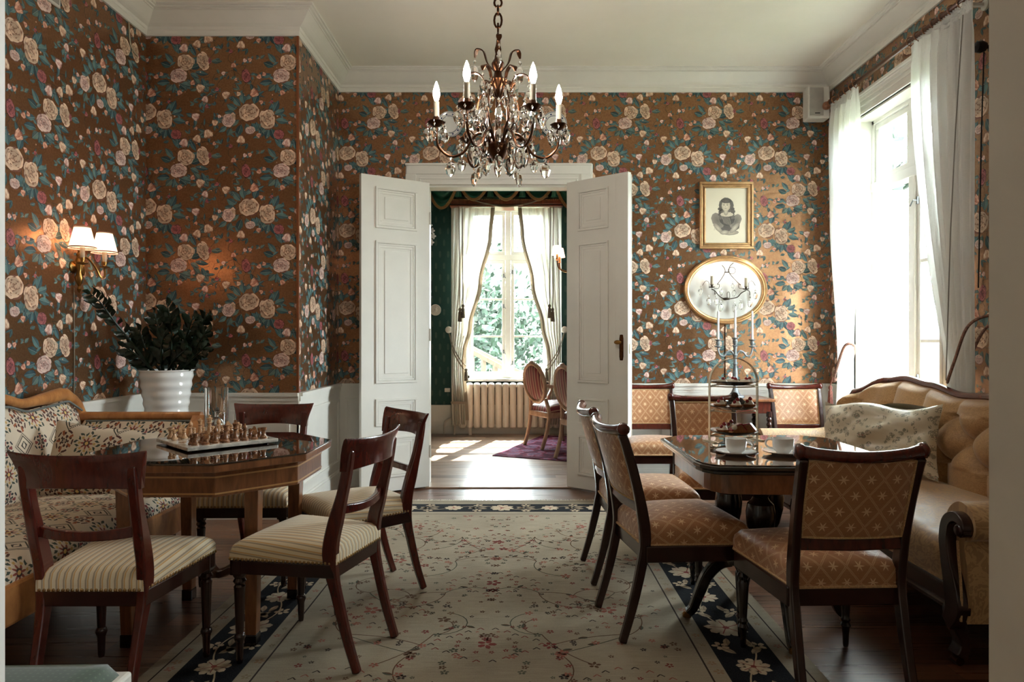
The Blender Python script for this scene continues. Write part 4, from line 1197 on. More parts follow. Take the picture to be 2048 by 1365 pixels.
for s in (-1, 1):
    ya = lambda z: ycn + s * (0.815 + 0.265 * max(0.0, (z - 0.40) / 0.37) ** 1.6)
    m = MB()
    m.grid(lambda i, j: (lerp(-2.40, -1.79, i), ya(lerp(0.40, 0.765, j)) - s * 0.018 * (1 - abs(2 * i - 1) ** 4), lerp(0.40, 0.765, j), lerp(-2.40, -1.79, i) + 0.1, lerp(0.40, 0.765, j) * 1.15), 20, 14)
    a = bw(m, L, 'arm', M['tapestry'], st, angle=180)
    m = MB()
    m.grid(lambda i, j: (lerp(-2.43, -1.74, i), ya(lerp(0.26, 0.765, j)) + s * 0.03, lerp(0.26, 0.765, j)), 4, 12)
    m.tube([(-2.43, ya(0.77) + s * 0.012, 0.783), (-1.765, ya(0.77) + s * 0.012, 0.783)], 0.026, 12)
    P_ = [(-1.765, ya(z), z) for z in np.linspace(0.36, 0.775, 12)]; m.bar(P_, (1, 0, 0), 0.075, [0.06 - 0.012 * i / 11 for i in range(12)])
    m.add([(-2.43, ya(0.26) + s * .03, 0.26), (-1.74, ya(0.26) + s * .03, 0.26), (-1.74, ya(0.40), 0.40), (-2.43, ya(0.40), 0.40)], [(0, 1, 2, 3)])
    bw(m, L, 'arm_frame', M['birch'], a, smooth=True, angle=40)
    m = MB(); c0 = Vector((-1.73, ya(0.77) + s * 0.018, 0.775))
    for q in range(3):
        pts = [c0 + Vector((0.012 + 0.006 * q, s * (0.052 - 0.004 * t) * math.cos(t * 0.55 + q * 0.7), (0.052 - 0.004 * t) * math.sin(t * 0.55 + q * 0.7))) for t in range(11)]
        m.tube(pts, [0.010 - 0.0006 * t for t in range(11)], 6)
    m.ell(c0 + Vector((0.012, 0, 0)), 0.022, 0.018, 0.018, 8, 5)
    for q in range(4): m.tube([c0 + Vector((0.0, s * 0.04, -0.02)), c0 + Vector((0.015, s * 0.02 - s * 0.012 * q, -0.085)), c0 + Vector((0.0, -s * 0.015 * q, -0.14))], [0.012, 0.01, 0.004], 6)
    bw(m, L, 'carved_scroll', M['walnut'], a)
    m = MB(); m.tube([(-2.38, ya(0.76) - s * 0.012, 0.762), (-1.80, ya(0.76) - s * 0.012, 0.762)], 0.006, 6); m.tube([(-1.802, ya(z) - s * 0.012, z) for z in np.linspace(0.44, 0.762, 8)], 0.006, 6); bw(m, L, 'arm_gimp', M['grey_gimp'], a)
pillow('cushion', M['tapestry'], 0.50, 0.37, 0.15, 'tapestry cushion leaning on the far arm of the birch settee', 'cushion', (-2.07, 3.35, 0.60), frame3((0.99, 0.05, -0.12), (0.05, 0.22, 0.95)), 0.004, seed=3)

# ================================================================== OCTAGONAL CHESS TABLE
ct = thing('chess_table', 'octagonal walnut table with a dark glass top holding the chess set', 'table', (-1.30, 2.93, 0.0))
def octo(r, k_=None):
    a = r * math.tan(PI / 8); return [(a, -r), (r, -a), (r, a), (a, r), (-a, r), (-r, a), (-r, -a), (-a, -r)]
m = MB(); m.prism(octo(0.435), 0.716, 0.744); m.build('table_top', M['walnut'], ct, smooth=False, bevel=0.004)
m = MB(); m.prism(octo(0.437), 0.7445, 0.7505); gt = m.build('glass_sheet', M['walnut'], ct, smooth=False, bevel=0.002)
g = G('dark_glass_over_wood'); g.set(C(40, 24, 16), 0.03, coat=1.0, spec=0.8); g.b.inputs['Coat Roughness'].default_value = 0.02; gt.data.materials[0] = g.m
m = MB(); m.prism(octo(0.395), 0.618, 0.716); ap = m.build('apron', M['walnut'], ct, smooth=False, bevel=0.003)
m = MB()
for z0, z1 in ((0.628, 0.634), (0.690, 0.696)): m.prism(octo(0.3965), z0, z1)
m.build('inlay', M['inlay'], ap, smooth=False)
for (x, y) in ((-0.238, -0.238), (0.238, -0.238), (0.238, 0.238), (-0.238, 0.238)):
    m = MB(); M3 = Matrix.Rotation(R(0), 3, 'Z')
    m.bar([(x * 1.06, y * 1.06, 0.70), (x * 1.02, y * 1.02, 0.05)], (1, 0, 0), [0.056, 0.044], [0.056, 0.044]); lg = m.build('leg', M['walnut'], ct, smooth=False, bevel=0.003)
    m = MB(); m.bb(x * 1.02 - 0.024, x * 1.02 + 0.024, y * 1.02 - 0.024, y * 1.02 + 0.024, RZ if x > 0 else 0.0, 0.05); m.build('foot', M['ebony'], lg, smooth=False, bevel=0.003)
m = MB()
for s in (-1, 1):
    m.bar(catmull([(-0.25 * 1.02, -s * 0.255, 0.23), (-0.12, -s * 0.12, 0.255), (0, 0, 0.20), (0.12, s * 0.12, 0.255), (0.255, s * 0.255, 0.23)], 5), (0, 0, 1), 0.03, 0.024)
m.build('stretcher', M['walnut_dark'], ct, bevel=0.003)

# ================================================================== TEA TABLE
tt = thing('tea_table', 'dark tea table with a glossy top, bulbous black columns and sabre feet', 'table', (1.05, 2.93, 0.0))
def tshape(ix):
    x0, x1, y0, y1, c = -0.39 + ix, 0.41 - ix, -0.43 + ix, 0.40 - ix, 0.095
    P_ = [(x0, y1 - c), (x0, y0 + c * 1.2)]
    P_ += [(x0 + c * (1 - math.cos(t)) * 0.9, y0 + c * 1.2 * (1 - math.sin(t))) for t in (0.5, 1.0, 1.3)]
    P_ += [(lerp(x0 + c, x1 - c, t), y0 - 0.012 * math.sin(PI * t)) for t in (0.05, 0.25, 0.5, 0.75, 0.95)]
    P_ += [(x1, y0 + c), (x1, y1 - c), (x1 - c, y1), (x0 + c, y1)]
    return P_
m = MB(); m.prism(tshape(0.0), 0.722, 0.738); m.prism(tshape(0.012), 0.705, 0.722); m.build('table_top', M['ebony'], tt, smooth=False, bevel=0.005)
m = MB(); m.prism(tshape(0.014), 0.738, 0.7425); gt = m.build('glass_sheet', M['walnut'], tt, smooth=False, bevel=0.002)
g = G('glass_over_walnut'); tcx = g.n('TexCoord'); mpx = g.n('Mapping'); mpx.inputs['Scale'].default_value = (14, 2, 2); g.links.new(tcx.outputs['Object'], mpx.inputs[0])
g.set(g.ramp(g.noise(mpx.outputs[0], 5, 4), [(0.3, C(58, 36, 24)), (0.7, C(96, 64, 42))]), 0.03, coat=1.0, spec=0.8); g.b.inputs['Coat Roughness'].default_value = 0.02; gt.data.materials[0] = g.m
m = MB(); m.prism(tshape(0.055), 0.625, 0.706); m.build('apron', M['walnut'], tt, smooth=False, bevel=0.004)
for q in range(4):
    a = R(153 + 90 * q); x, y = 0.155 * math.cos(a), 0.155 * math.sin(a)
    m = MB(); m.lathe([(0.045, 0.63), (0.045, 0.60), (0.032, 0.595), (0.040, 0.575), (0.030, 0.562), (0.036, 0.55), (0.052, 0.535), (0.058, 0.50), (0.055, 0.45), (0.040, 0.385), (0.030, 0.365), (0.040, 0.355), (0.030, 0.345), (0.036, 0.335), (0.048, 0.325), (0.048, 0.30), (0.03, 0.295)][::-1], (x, y, 0), 18)
    m.build('column', M['ebony'], tt)
m = MB(); m.prism([(0.2 * math.cos(2 * PI * k_ / 8 + 0.39), 0.2 * math.sin(2 * PI * k_ / 8 + 0.39)) for k_ in range(8)], 0.262, 0.298); m.build('platform', M['ebony'], tt, smooth=False, bevel=0.006)
m = MB(); m.lathe([(0.0005, 0.15), (0.006, 0.165), (0.01, 0.185), (0.03, 0.192), (0.038, 0.205), (0.03, 0.222), (0.022, 0.235), (0.03, 0.262)], (0, 0, 0), 16); m.build('drop_finial', M['ebony'], tt)
m = MB(); m.lathe([(0.025, 0.298), (0.03, 0.315), (0.018, 0.325), (0.02, 0.345), (0.008, 0.36), (0.0005, 0.372)], (0, 0, 0), 12); m.build('finial', M['ebony'], tt)
for q in range(4):
    a = R(178 + 90 * q); c_, s_ = math.cos(a), math.sin(a)
    P_ = catmull([(c_ * r, s_ * r, z) for r, z in ((0.15, 0.262), (0.20, 0.245), (0.25, 0.19), (0.285, 0.11), (0.31, 0.05), (0.335, 0.028))], 4); n_ = len(P_)
    m = MB(); m.bar(P_, (-s_, c_, 0), [lerp(0.046, 0.034, i / n_) for i in range(n_)], [lerp(0.056, 0.030, i / n_) for i in range(n_)])
    lg = m.build('leg', M['ebony'], tt, bevel=0.006, angle=50)
    m = MB(); m.lathe([(0.012, 0.0), (0.02, 0.004), (0.02, 0.018), (0.012, 0.026)], (c_ * 0.335, s_ * 0.335, RZ if c_ < 0.5 else 0), 12); m.build('caster', M['brass'], lg)

# ================================================================== TUFTED SOFA under the window
L = Vector((2.0, 3.5, 0.0))
so = thing('sofa', 'gold damask sofa with deep buttoned camel back under the right window', 'sofa', L)
def zs(y): return interp([(2.38, 0.80), (2.55, 0.925), (2.85, 0.96), (3.15, 0.955), (3.44, 0.915), (3.66, 0.905), (3.95, 0.945), (4.20, 0.968), (4.42, 0.945), (4.58, 0.86), (4.66, 0.74)], y)
TA, TB, TZ, TY = 0.303, 0.26, 0.815, 4.22
def tuft(y, z):
    u = (y - TY) / TA; v = (z - TZ) / TB
    if v > 0: q = abs(math.sin(PI * u)); return 0.058 * q ** 0.45 * (1.0 - 0.3 * v)
    if v < -1.0: q = abs(math.sin(PI * u)); return 0.060 * q ** 0.45
    q = abs(math.sin(PI * (u + v))) ** 0.55 * abs(math.sin(PI * (u - v))) ** 0.55
    db = min(math.hypot((u - round(u)) * TA, (v - round(v)) * TB), math.hypot((abs(u - math.floor(u)) - 0.5) * TA, (abs(v - math.floor(v)) - 0.5) * TB))
    return 0.072 * q - 0.024 * math.exp(-(db / 0.035) ** 2)
def sofa_back(i, j):
    y = lerp(2.40, 4.64, i); top = zs(y) - 0.012; z = lerp(0.36, top, j)
    wrap = -0.16 * smooth((y - 4.36) / 0.30) - 0.16 * smooth((2.68 - y) / 0.3)
    edge = min(1.0, (1 - j) / 0.06) if j > 0.94 else 1.0
    x = 2.30 + 0.075 * ((z - 0.36) / 0.6) + wrap - (0.02 + tuft(y, z)) * edge ** 0.5 - 0.03 * math.sin(PI * j)
    return (x, y, z, y, z)
m = MB(); m.grid(sofa_back, 225, 70); bw(m, L, 'backrest', M['tuft'], so, angle=180)
for r_ in range(3):
    z = TZ - 0.13 * r_; y = TY + (0.0 if r_ % 2 == 0 else TA / 2) - 6 * TA
    while y < 4.62:
        if 2.5 < y and z < zs(y) - 0.06:
            i = (y - 2.40) / 2.24; j = (z - 0.36) / (zs(y) - 0.012 - 0.36); p = sofa_back(i, j)
            m = MB(); m.ell((p[0] - 0.003, y, z), 0.008, 0.013, 0.013, 10, 6); bw(m, L, 'button', M['tuft'], so)
        y += TA
m = MB(); P_ = []
for y in np.linspace(2.39, 4.65, 70):
    wrap = -0.16 * smooth((y - 4.36) / 0.30) - 0.16 * smooth((2.68 - y) / 0.3); P_.append((2.355 + wrap + 0.02, y, zs(y)))
P_ = [(P_[0][0], P_[0][1], 0.45)] + P_ + [(P_[-1][0], P_[-1][1] + 0.005, 0.45)]
m.tube(P_, 0.021, 10); bw(m, L, 'crest_rail', M['mahogany'], so)
m = MB(); m.grid(lambda i, j: (2.385 - 0.16 * smooth((lerp(2.4, 4.64, i) - 4.36) / 0.3) - 0.16 * smooth((2.68 - lerp(2.4, 4.64, i)) / 0.3), lerp(2.40, 4.64, i), lerp(0.25, zs(lerp(2.4, 4.64, i)), j)), 40, 3); bw(m, L, 'back_cover', M['damask'], so)
m = MB(); pad(m, lambda y: 0.36, 2.58, 4.50, 0.435, 0.14, 0.04, 0.06, 26, 50, ox=1.95); bw(m, L, 'seat', M['damask'], so, angle=180)
m = MB(); m.bb(1.60, 1.66, 2.5, 4.58, 0.19, 0.30); m.bb(1.588, 1.62, 2.5, 4.58, 0.275, 0.30); m.bb(1.59, 1.62, 2.5, 4.58, 0.20, 0.22); m.bb(1.66, 2.36, 2.5, 4.58, 0.21, 0.29); bw(m, L, 'front_rail', M['mahogany_dark'], so, smooth=False, bevel=0.008)
def arm(s, ymid):
    yy = lambda d: ymid + s * d
    pr = [(-0.10, 0.36), (-0.10, 0.46), (-0.085, 0.53), (-0.05, 0.585), (0.0, 0.612), (0.05, 0.600), (0.085, 0.565), (0.092, 0.525), (0.072, 0.49), (0.035, 0.475), (0.03, 0.44), (0.05, 0.36), (0.055, 0.28), (0.045, 0.18)]
    Q = [Vector((0, a, b_)) for a, b_ in pr]; Q = catmull(Q, 4); n_ = len(Q)
    m = MB()
    m.grid(lambda i, j: (lerp(1.605, 2.30, j), yy(Q[int(i * (n_ - 1))].y), Q[int(i * (n_ - 1))].z + 0.05 * smooth((j - 0.5) * 2), 1.0 * i * 0.85, lerp(1.6, 2.3, j)), n_, 16)
    f_ = [(1.605, yy(q.y), q.z) for q in Q]; m.add(f_, [tuple(range(len(f_)))])
    a = bw(m, L, 'arm', M['damask'], so, angle=60)
    m = MB()
    S_ = catmull([(1.592, yy(a_), b_) for a_, b_ in ((0.052, 0.50), (0.066, 0.525), (0.050, 0.555), (0.012, 0.560), (-0.028, 0.528), (-0.040, 0.46), (-0.025, 0.38), (0.0, 0.30), (0.012, 0.22), (-0.02, 0.16))], 5); n_ = len(S_)
    m.bar(S_, (1, 0, 0), 0.05, [interp([(0, 0.02), (0.2, 0.034), (0.6, 0.05), (0.85, 0.08), (1, 0.06)], i / (n_ - 1)) for i in range(n_)])
    m.lathe([(0.0005, -0.03), (0.02, -0.028), (0.026, -0.012), (0.026, 0.03)], (1.59, yy(0.052), 0.52), 12, M=Matrix.Rotation(R(90), 4, 'Y'))
    bw(m, L, 'arm_facing', M['mahogany_dark'], a, bevel=0.006, angle=50)
    m = MB(); m.tube([(1.583, yy(d_), z) for d_, z in ((0.025, 0.475), (0.03, 0.42), (0.042, 0.34), (0.048, 0.27), (0.044, 0.19))], 0.005, 6); bw(m, L, 'gimp', M['piping'], a)
arm(-1, 2.50); arm(1, 4.58)
for (x, y) in ((1.64, 2.535), (1.64, 4.55), (2.28, 2.55), (2.28, 4.5)):
    m = MB(); s = -1 if x < 2 else 1
    m.bar(catmull([(x, y, 0.24), (x + s * 0.03, y, 0.17), (x + s * 0.005, y, 0.09), (x + s * 0.02, y, 0.032)], 4), (0, 1, 0), [0.08] * 4 + [0.06] * 9, [0.075, .07, .065, .06, .055, .05, .045, .04, .036, .036, .04, .044, .046])
    lg = bw(m, L, 'leg', M['mahogany_dark'], so, bevel=0.006, angle=50)
    m = MB(); m.tube([(x + s * 0.02, y - 0.018, 0.016), (x + s * 0.02, y + 0.018, 0.016)], 0.016, 12); bw(m, L, 'caster', M['bronze'], lg)
pillow('throw_pillow', M['chintz'], 0.64, 0.40, 0.17, 'shiny cream floral pillow propped on the gold sofa', 'pillow', (1.985, 3.80, 0.655), frame3((0.62, -0.78, 0.05), (0.22, 0.17, 0.95)), 0.05, seed=8)

# the two upholstered things cut off by the doorway
gs = thing('stool', 'green upholstered seat with a white painted frame at the bottom left corner', 'stool', (-1.175, 1.36, RZ), 2)
m = MB(); pad(m, lambda y: 0.262, -0.205, 0.20, 0.455, 0.05, 0.012, 0.02, 16, 16); g = G('green_dotted_fabric'); u, v, w = g.uv('UV')
dt = (((u / 0.016).fract() - 0.5).abs().max(((v / 0.016).fract() - 0.5).abs())).lt(0.16); g.set(g.mix(dt * 0.6, C(36, 60, 40), C(78, 100, 76)), 0.6, sheen=0.3)
m.build('seat', g.m, gs, angle=180)
m = MB(); m.bb(-0.28, 0.28, -0.225, 0.218, 0.345, 0.425)
m.build('seat_rail', M['white'], gs, smooth=False, bevel=0.008)
for (x, y) in ((-0.25, -0.19), (0.25, -0.19), (0.25, 0.185), (-0.25, 0.185)):
    m = MB(); m.lathe([(0.014, 0), (0.018, 0.05), (0.026, 0.30), (0.03, 0.36)], (x, y, 0), 10); m.build('leg', M['white'], gs)
fs = thing('footstool', 'cream floral footstool mostly hidden by the right door jamb', 'footstool', (1.70, 2.05, 0.0), 0)
m = MB(); pad(m, lambda y: 0.19, -0.15, 0.15, 0.20, 0.09, 0.02, 0.03, 14, 14); m.build('seat', M['chintz'], fs, angle=180)
for (x, y) in ((-0.14, -0.11), (0.14, -0.11), (0.14, 0.11), (-0.14, 0.11)):
    m = MB(); m.lathe([(0.016, 0), (0.022, 0.04), (0.02, 0.14)], (x, y, 0), 10); m.build('leg', M['mahogany_dark'], fs)
# ================================================================== CHESS BOARD AND MEN
TT = 0.7505
def onyx(name, a, b_):
    g = G(name); nz = g.noise(g.n('TexCoord').outputs['Object'], 55, 4, 0.6, 1.2); g.set(g.ramp(nz, [(0.35, a), (0.65, b_)]), 0.22, coat=0.4); return g.m
M['onyx'] = onyx('brown_onyx', C(92, 56, 34), C(168, 116, 76)); M['onyx_pale'] = onyx('pale_onyx', C(170, 128, 92), C(214, 180, 142))
BC = Vector((-1.335, 3.0, TT)); BA = 45
bd = thing('chessboard', 'square white marble chessboard lying on the octagonal table', 'chessboard', BC, BA)
def marble():
    g = G('chess_marble'); x, y, z = g.uv('Object'); c = 0.041
    ck = (((x / c).floor() + (y / c).floor()) * 0.5).fract().gt(0.25); ins = (x.abs().max(y.abs())).lt(0.164)
    nz = g.noise(g.n('TexCoord').outputs['Object'], 16, 5, 0.6, 1.0)
    base = g.ramp(nz, [(0.35, C(168, 164, 156)), (0.6, C(222, 218, 208))])
    g.set(g.mix(ck * ins * 0.85, base, C(142, 110, 84)), 0.15, coat=0.3); return g.m
m = MB(); m.bb(-0.19, 0.19, -0.19, 0.19, 0.006, 0.022); m.build('board', marble(), bd, smooth=False, bevel=0.003)
for x in (-0.15, 0.15):
    for y in (-0.15, 0.15):
        m = MB(); m.lathe([(0.01, 0), (0.012, 0.006)], (x, y, 0), 10); m.build('foot', M['ebony'], bd)
PR = {
 'pawn': [(0.0145, 0), (0.0145, 0.004), (0.011, 0.008), (0.0075, 0.016), (0.006, 0.024), (0.0095, 0.027), (0.006, 0.030), (0.0085, 0.036), (0.0075, 0.041), (0.0005, 0.044)],
 'rook': [(0.0165, 0), (0.0165, 0.006), (0.012, 0.010), (0.009, 0.020), (0.009, 0.032), (0.0135, 0.036), (0.0135, 0.047), (0.009, 0.047), (0.009, 0.043), (0.0005, 0.043)],
 'bishop': [(0.0165, 0), (0.0165, 0.006), (0.011, 0.011), (0.0075, 0.024), (0.0065, 0.037), (0.012, 0.040), (0.0065, 0.043), (0.010, 0.052), (0.008, 0.060), (0.003, 0.066), (0.004, 0.069), (0.0005, 0.072)],
 'queen': [(0.018, 0), (0.018, 0.006), (0.012, 0.012), (0.0085, 0.028), (0.007, 0.046), (0.013, 0.050), (0.0075, 0.053), (0.009, 0.062), (0.0135, 0.070), (0.009, 0.071), (0.004, 0.074), (0.004, 0.078), (0.0005, 0.080)],
 'king': [(0.0185, 0), (0.0185, 0.007), (0.0125, 0.013), (0.0085, 0.030), (0.0075, 0.050), (0.0135, 0.054), (0.008, 0.057), (0.010, 0.067), (0.0135, 0.075), (0.006, 0.079), (0.0035, 0.080), (0.0035, 0.090), (0.0005, 0.091)],
 'knight': [(0.0165, 0), (0.0165, 0.006), (0.012, 0.010), (0.0105, 0.018), (0.0115, 0.022)]}
def man(kind, mat, name):
    m = MB(); m.lathe(PR[kind], (0, 0, 0), 12)
    if kind == 'knight':
        m.prism([(-0.010, 0.018), (0.010, 0.018), (0.011, 0.030), (0.008, 0.044), (0.002, 0.056), (-0.002, 0.056), (-0.004, 0.050), (-0.013, 0.042), (-0.014, 0.036), (-0.004, 0.037), (-0.008, 0.028)], -0.006, 0.006, Matrix(((1, 0, 0, 0), (0, 0, 1, 0), (0, 1, 0, 0), (0, 0, 0, 1))))
    if kind == 'king': m.bb(-0.007, 0.007, -0.002, 0.002, 0.084, 0.088)
    return m.build(name, mat)
ORD = ['rook', 'knight', 'bishop', 'queen', 'king', 'bishop', 'knight', 'rook']
NTH = ['first', 'second', 'third', 'fourth', 'fifth', 'sixth', 'seventh', 'last']
proto = {}
rb = Matrix.Rotation(R(BA), 3, 'Z')
def place(kind, dark, file, rank, label, group):
    key = (kind, dark)
    if key not in proto: o = proto[key] = man(kind, M['onyx'] if dark else M['onyx_pale'], 'chess_' + kind)
    else: o = proto[key].copy(); COL.objects.link(o)
    p = rb @ Vector(((file - 3.5) * 0.041, (rank - 3.5) * 0.041, 0)); o.location = BC + p + Vector((0, 0, 0.022)); o.rotation_euler = (0, 0, R(BA + (0 if dark else 180)))
    tag(o, label, 'chess piece', group)
for f in range(8):
    # dark men along the near right edge of the board, pale men along the far left edge
    place('pawn', True, f, 1, 'brown pawn on the board, %s from the near corner in the brown front row' % NTH[f], 'brown chess pawns')
    place('pawn', False, f, 6, 'pale pawn on the board, %s from the left corner in the pale front row' % NTH[f], 'pale chess pawns')
    kd = ORD[f]; side = '' if kd in ('queen', 'king') else (' nearer the viewer' if f < 4 else ' at the far end')
    place(kd, True, f, 0, 'brown chess %s in the right back row%s' % (kd, side or ', a tall middle piece'), 'brown back row chess pieces')
    side2 = '' if kd in ('queen', 'king') else (' toward the settee' if f < 4 else ' toward the corner wall')
    place(kd, False, f, 7, 'pale chess %s in the left back row%s' % (kd, side2 or ', a tall middle piece'), 'pale back row chess pieces')

def at(x, y, z): return Vector(((x - 1042) * z / F, z, 1.2 + (682 - y) * z / F))
# glass cylinder and the little glass thing in it
vz = 3.29; vx = (433 - 1042) * vz / F
m = MB(); m.lathe([(0.0005, 0.002), (0.05, 0.0), (0.053, 0.004), (0.053, 0.225), (0.0505, 0.225), (0.0505, 0.010), (0.0005, 0.010)], (0, 0, 0), 28)
o = m.build('glass_cylinder', M['clear'], angle=50, loc=(vx, vz, TT)); tag(o, 'clear straight glass cylinder vase standing behind the chess pieces', 'vase')
m = MB(); m.lathe([(0.0005, 0), (0.022, 0.003), (0.03, 0.02), (0.032, 0.045), (0.024, 0.066), (0.010, 0.078), (0.009, 0.098), (0.012, 0.104), (0.0005, 0.106)], (0, 0, 0), 14); m.tube([(0.0, 0.0, 0.09), (0.022, 0, 0.10), (0.036, 0, 0.092)], 0.005, 6)
o = m.build('glass_ornament', M['clear'], loc=(vx + 0.002, vz, TT + 0.0105)); tag(o, 'small round clear glass ornament inside the glass cylinder', 'ornament')
m = MB(); m.ell((0, 0, 0), 0.011, 0.009, 0.012); s_ = m.build('stopper', M['ebony'], o); s_.location = (0, 0, 0.112)

# ================================================================== POTTED PLANT in the corner
pc = Vector((-2.207, 4.25, 0.0))
sd = thing('plant_stand', 'white plant stand under the white pot, hidden behind the settee', 'stand', pc)
m = MB(); m.lathe([(0.13, 0.60), (0.135, 0.61), (0.135, 0.63)], (0, 0, 0), 20); m.build('top', M['white'], sd)
for q in range(4):
    a = PI / 4 + q * PI / 2; m = MB(); m.tube([(0.14 * math.cos(a), 0.14 * math.sin(a), 0), (0.09 * math.cos(a), 0.09 * math.sin(a), 0.61)], 0.014); m.build('leg', M['white'], sd)
pt = thing('potted_plant', 'dark glossy houseplant in a white ribbed pot in the left corner', 'plant', pc + Vector((0, 0, 0.63)))
m = MB(); prof = []
for i in range(49):
    t = i / 48; prof.append((lerp(0.105, 0.155, t) + 0.0028 * math.sin(t * 48 * 0.9), t * 0.385))
prof += [(0.158, 0.387), (0.158, 0.392), (0.150, 0.392), (0.148, 0.35), (0.0005, 0.345)]
m.lathe(prof, (0, 0, 0), 36); m.build('pot', M['china'], pt, angle=60)
m = MB(); m.lathe([(0.147, 0.352), (0.10, 0.362), (0.0005, 0.364)], (0, 0, 0), 20); m.build('soil', M['soil'], pt)
rp = random.Random(21)
def frond(pts, L, n, parent):
    m = MB(); P_ = catmull(pts, 6); m.tube(P_, [lerp(0.010, 0.003, i / (len(P_) - 1)) for i in range(len(P_))], 6)
    for q in range(n):
        t = 0.28 + 0.72 * q / (n - 1); i = min(len(P_) - 2, int(t * (len(P_) - 1))); p = P_[i]; T_ = (P_[i + 1] - P_[i]).normalized()
        sd_ = T_.cross(Vector((rp.uniform(-.3, .3), -1, 0.25))).normalized()
        for s in ((-1, 1) if q < n - 1 else (0,)):
            d_ = (T_ * 0.75 + sd_ * s * 0.8 + Vector((rp.uniform(-.12, .12), rp.uniform(-.35, .35), rp.uniform(-.1, .15)))).normalized()
            w_ = d_.cross(Vector((rp.uniform(-.4, .4), -1, rp.uniform(-.2, .5)))).normalized(); nn_ = d_.cross(w_)
            l = L * rp.uniform(0.8, 1.1) * (0.75 if t > 0.9 else 1); wd = l * 0.25; vs_ = []
            for (a, b_, h_) in ((0, 0, 0), (0.25, 0.8, 0.0), (0.55, 1, 0.01), (0.82, 0.6, 0.0), (1, 0, -0.015)):
                for e in (-1, 0, 1): vs_.append(p + d_ * (a * l) + w_ * (e * b_ * wd) + nn_ * (h_ - abs(e) * -0.006))
            m.add(vs_, [(r_ * 3 + c_, r_ * 3 + c_ + 1, r_ * 3 + c_ + 4, r_ * 3 + c_ + 3) for r_ in range(4) for c_ in range(2)])
    return m.build('frond', M['green_leaf'], parent, angle=180)
frond([(-0.06, -0.03, 0.36), (-0.115, -0.14, 0.53), (-0.18, -0.25, 0.69), (-0.22, -0.31, 0.79), (-0.255, -0.35, 0.84)], 0.07, 12, pt)
tips = [((-0.02, 0, .36), (-0.03, -.02, .56), (-0.05, -.06, .76)), ((0.0, .02, .36), (0.04, 0, .60), (0.03, -.05, .80)), ((0.03, 0, .36), (0.11, .02, .54), (0.18, -.03, .72)), ((.05, 0, .36), (.17, -.02, .50), (.27, -.05, .64)),
        ((.06, -.02, .36), (.18, -.05, .46), (.30, -.10, .55)), ((-.03, .02, .36), (-.12, .03, .50), (-.17, .0, .64)), ((0.0, -.04, .36), (.03, -.1, .50), (.07, -.16, .62)), ((.02, -.04, .36), (.12, -.10, .46), (.2, -.16, .52)),
        ((-.04, -.03, .36), (-.12, -.08, .46), (-.19, -.13, .54)), ((.04, .03, .36), (.14, .05, .58), (.24, .03, .74)), ((.01, .01, .36), (.0, .05, .6), (-.01, .06, .72))]
for q in tips: frond([(Vector(q[0])), Vector(q[1]) + Vector((rp.uniform(-.02, .02), 0, 0)), Vector(q[2])], rp.uniform(0.075, 0.095), 8, pt)

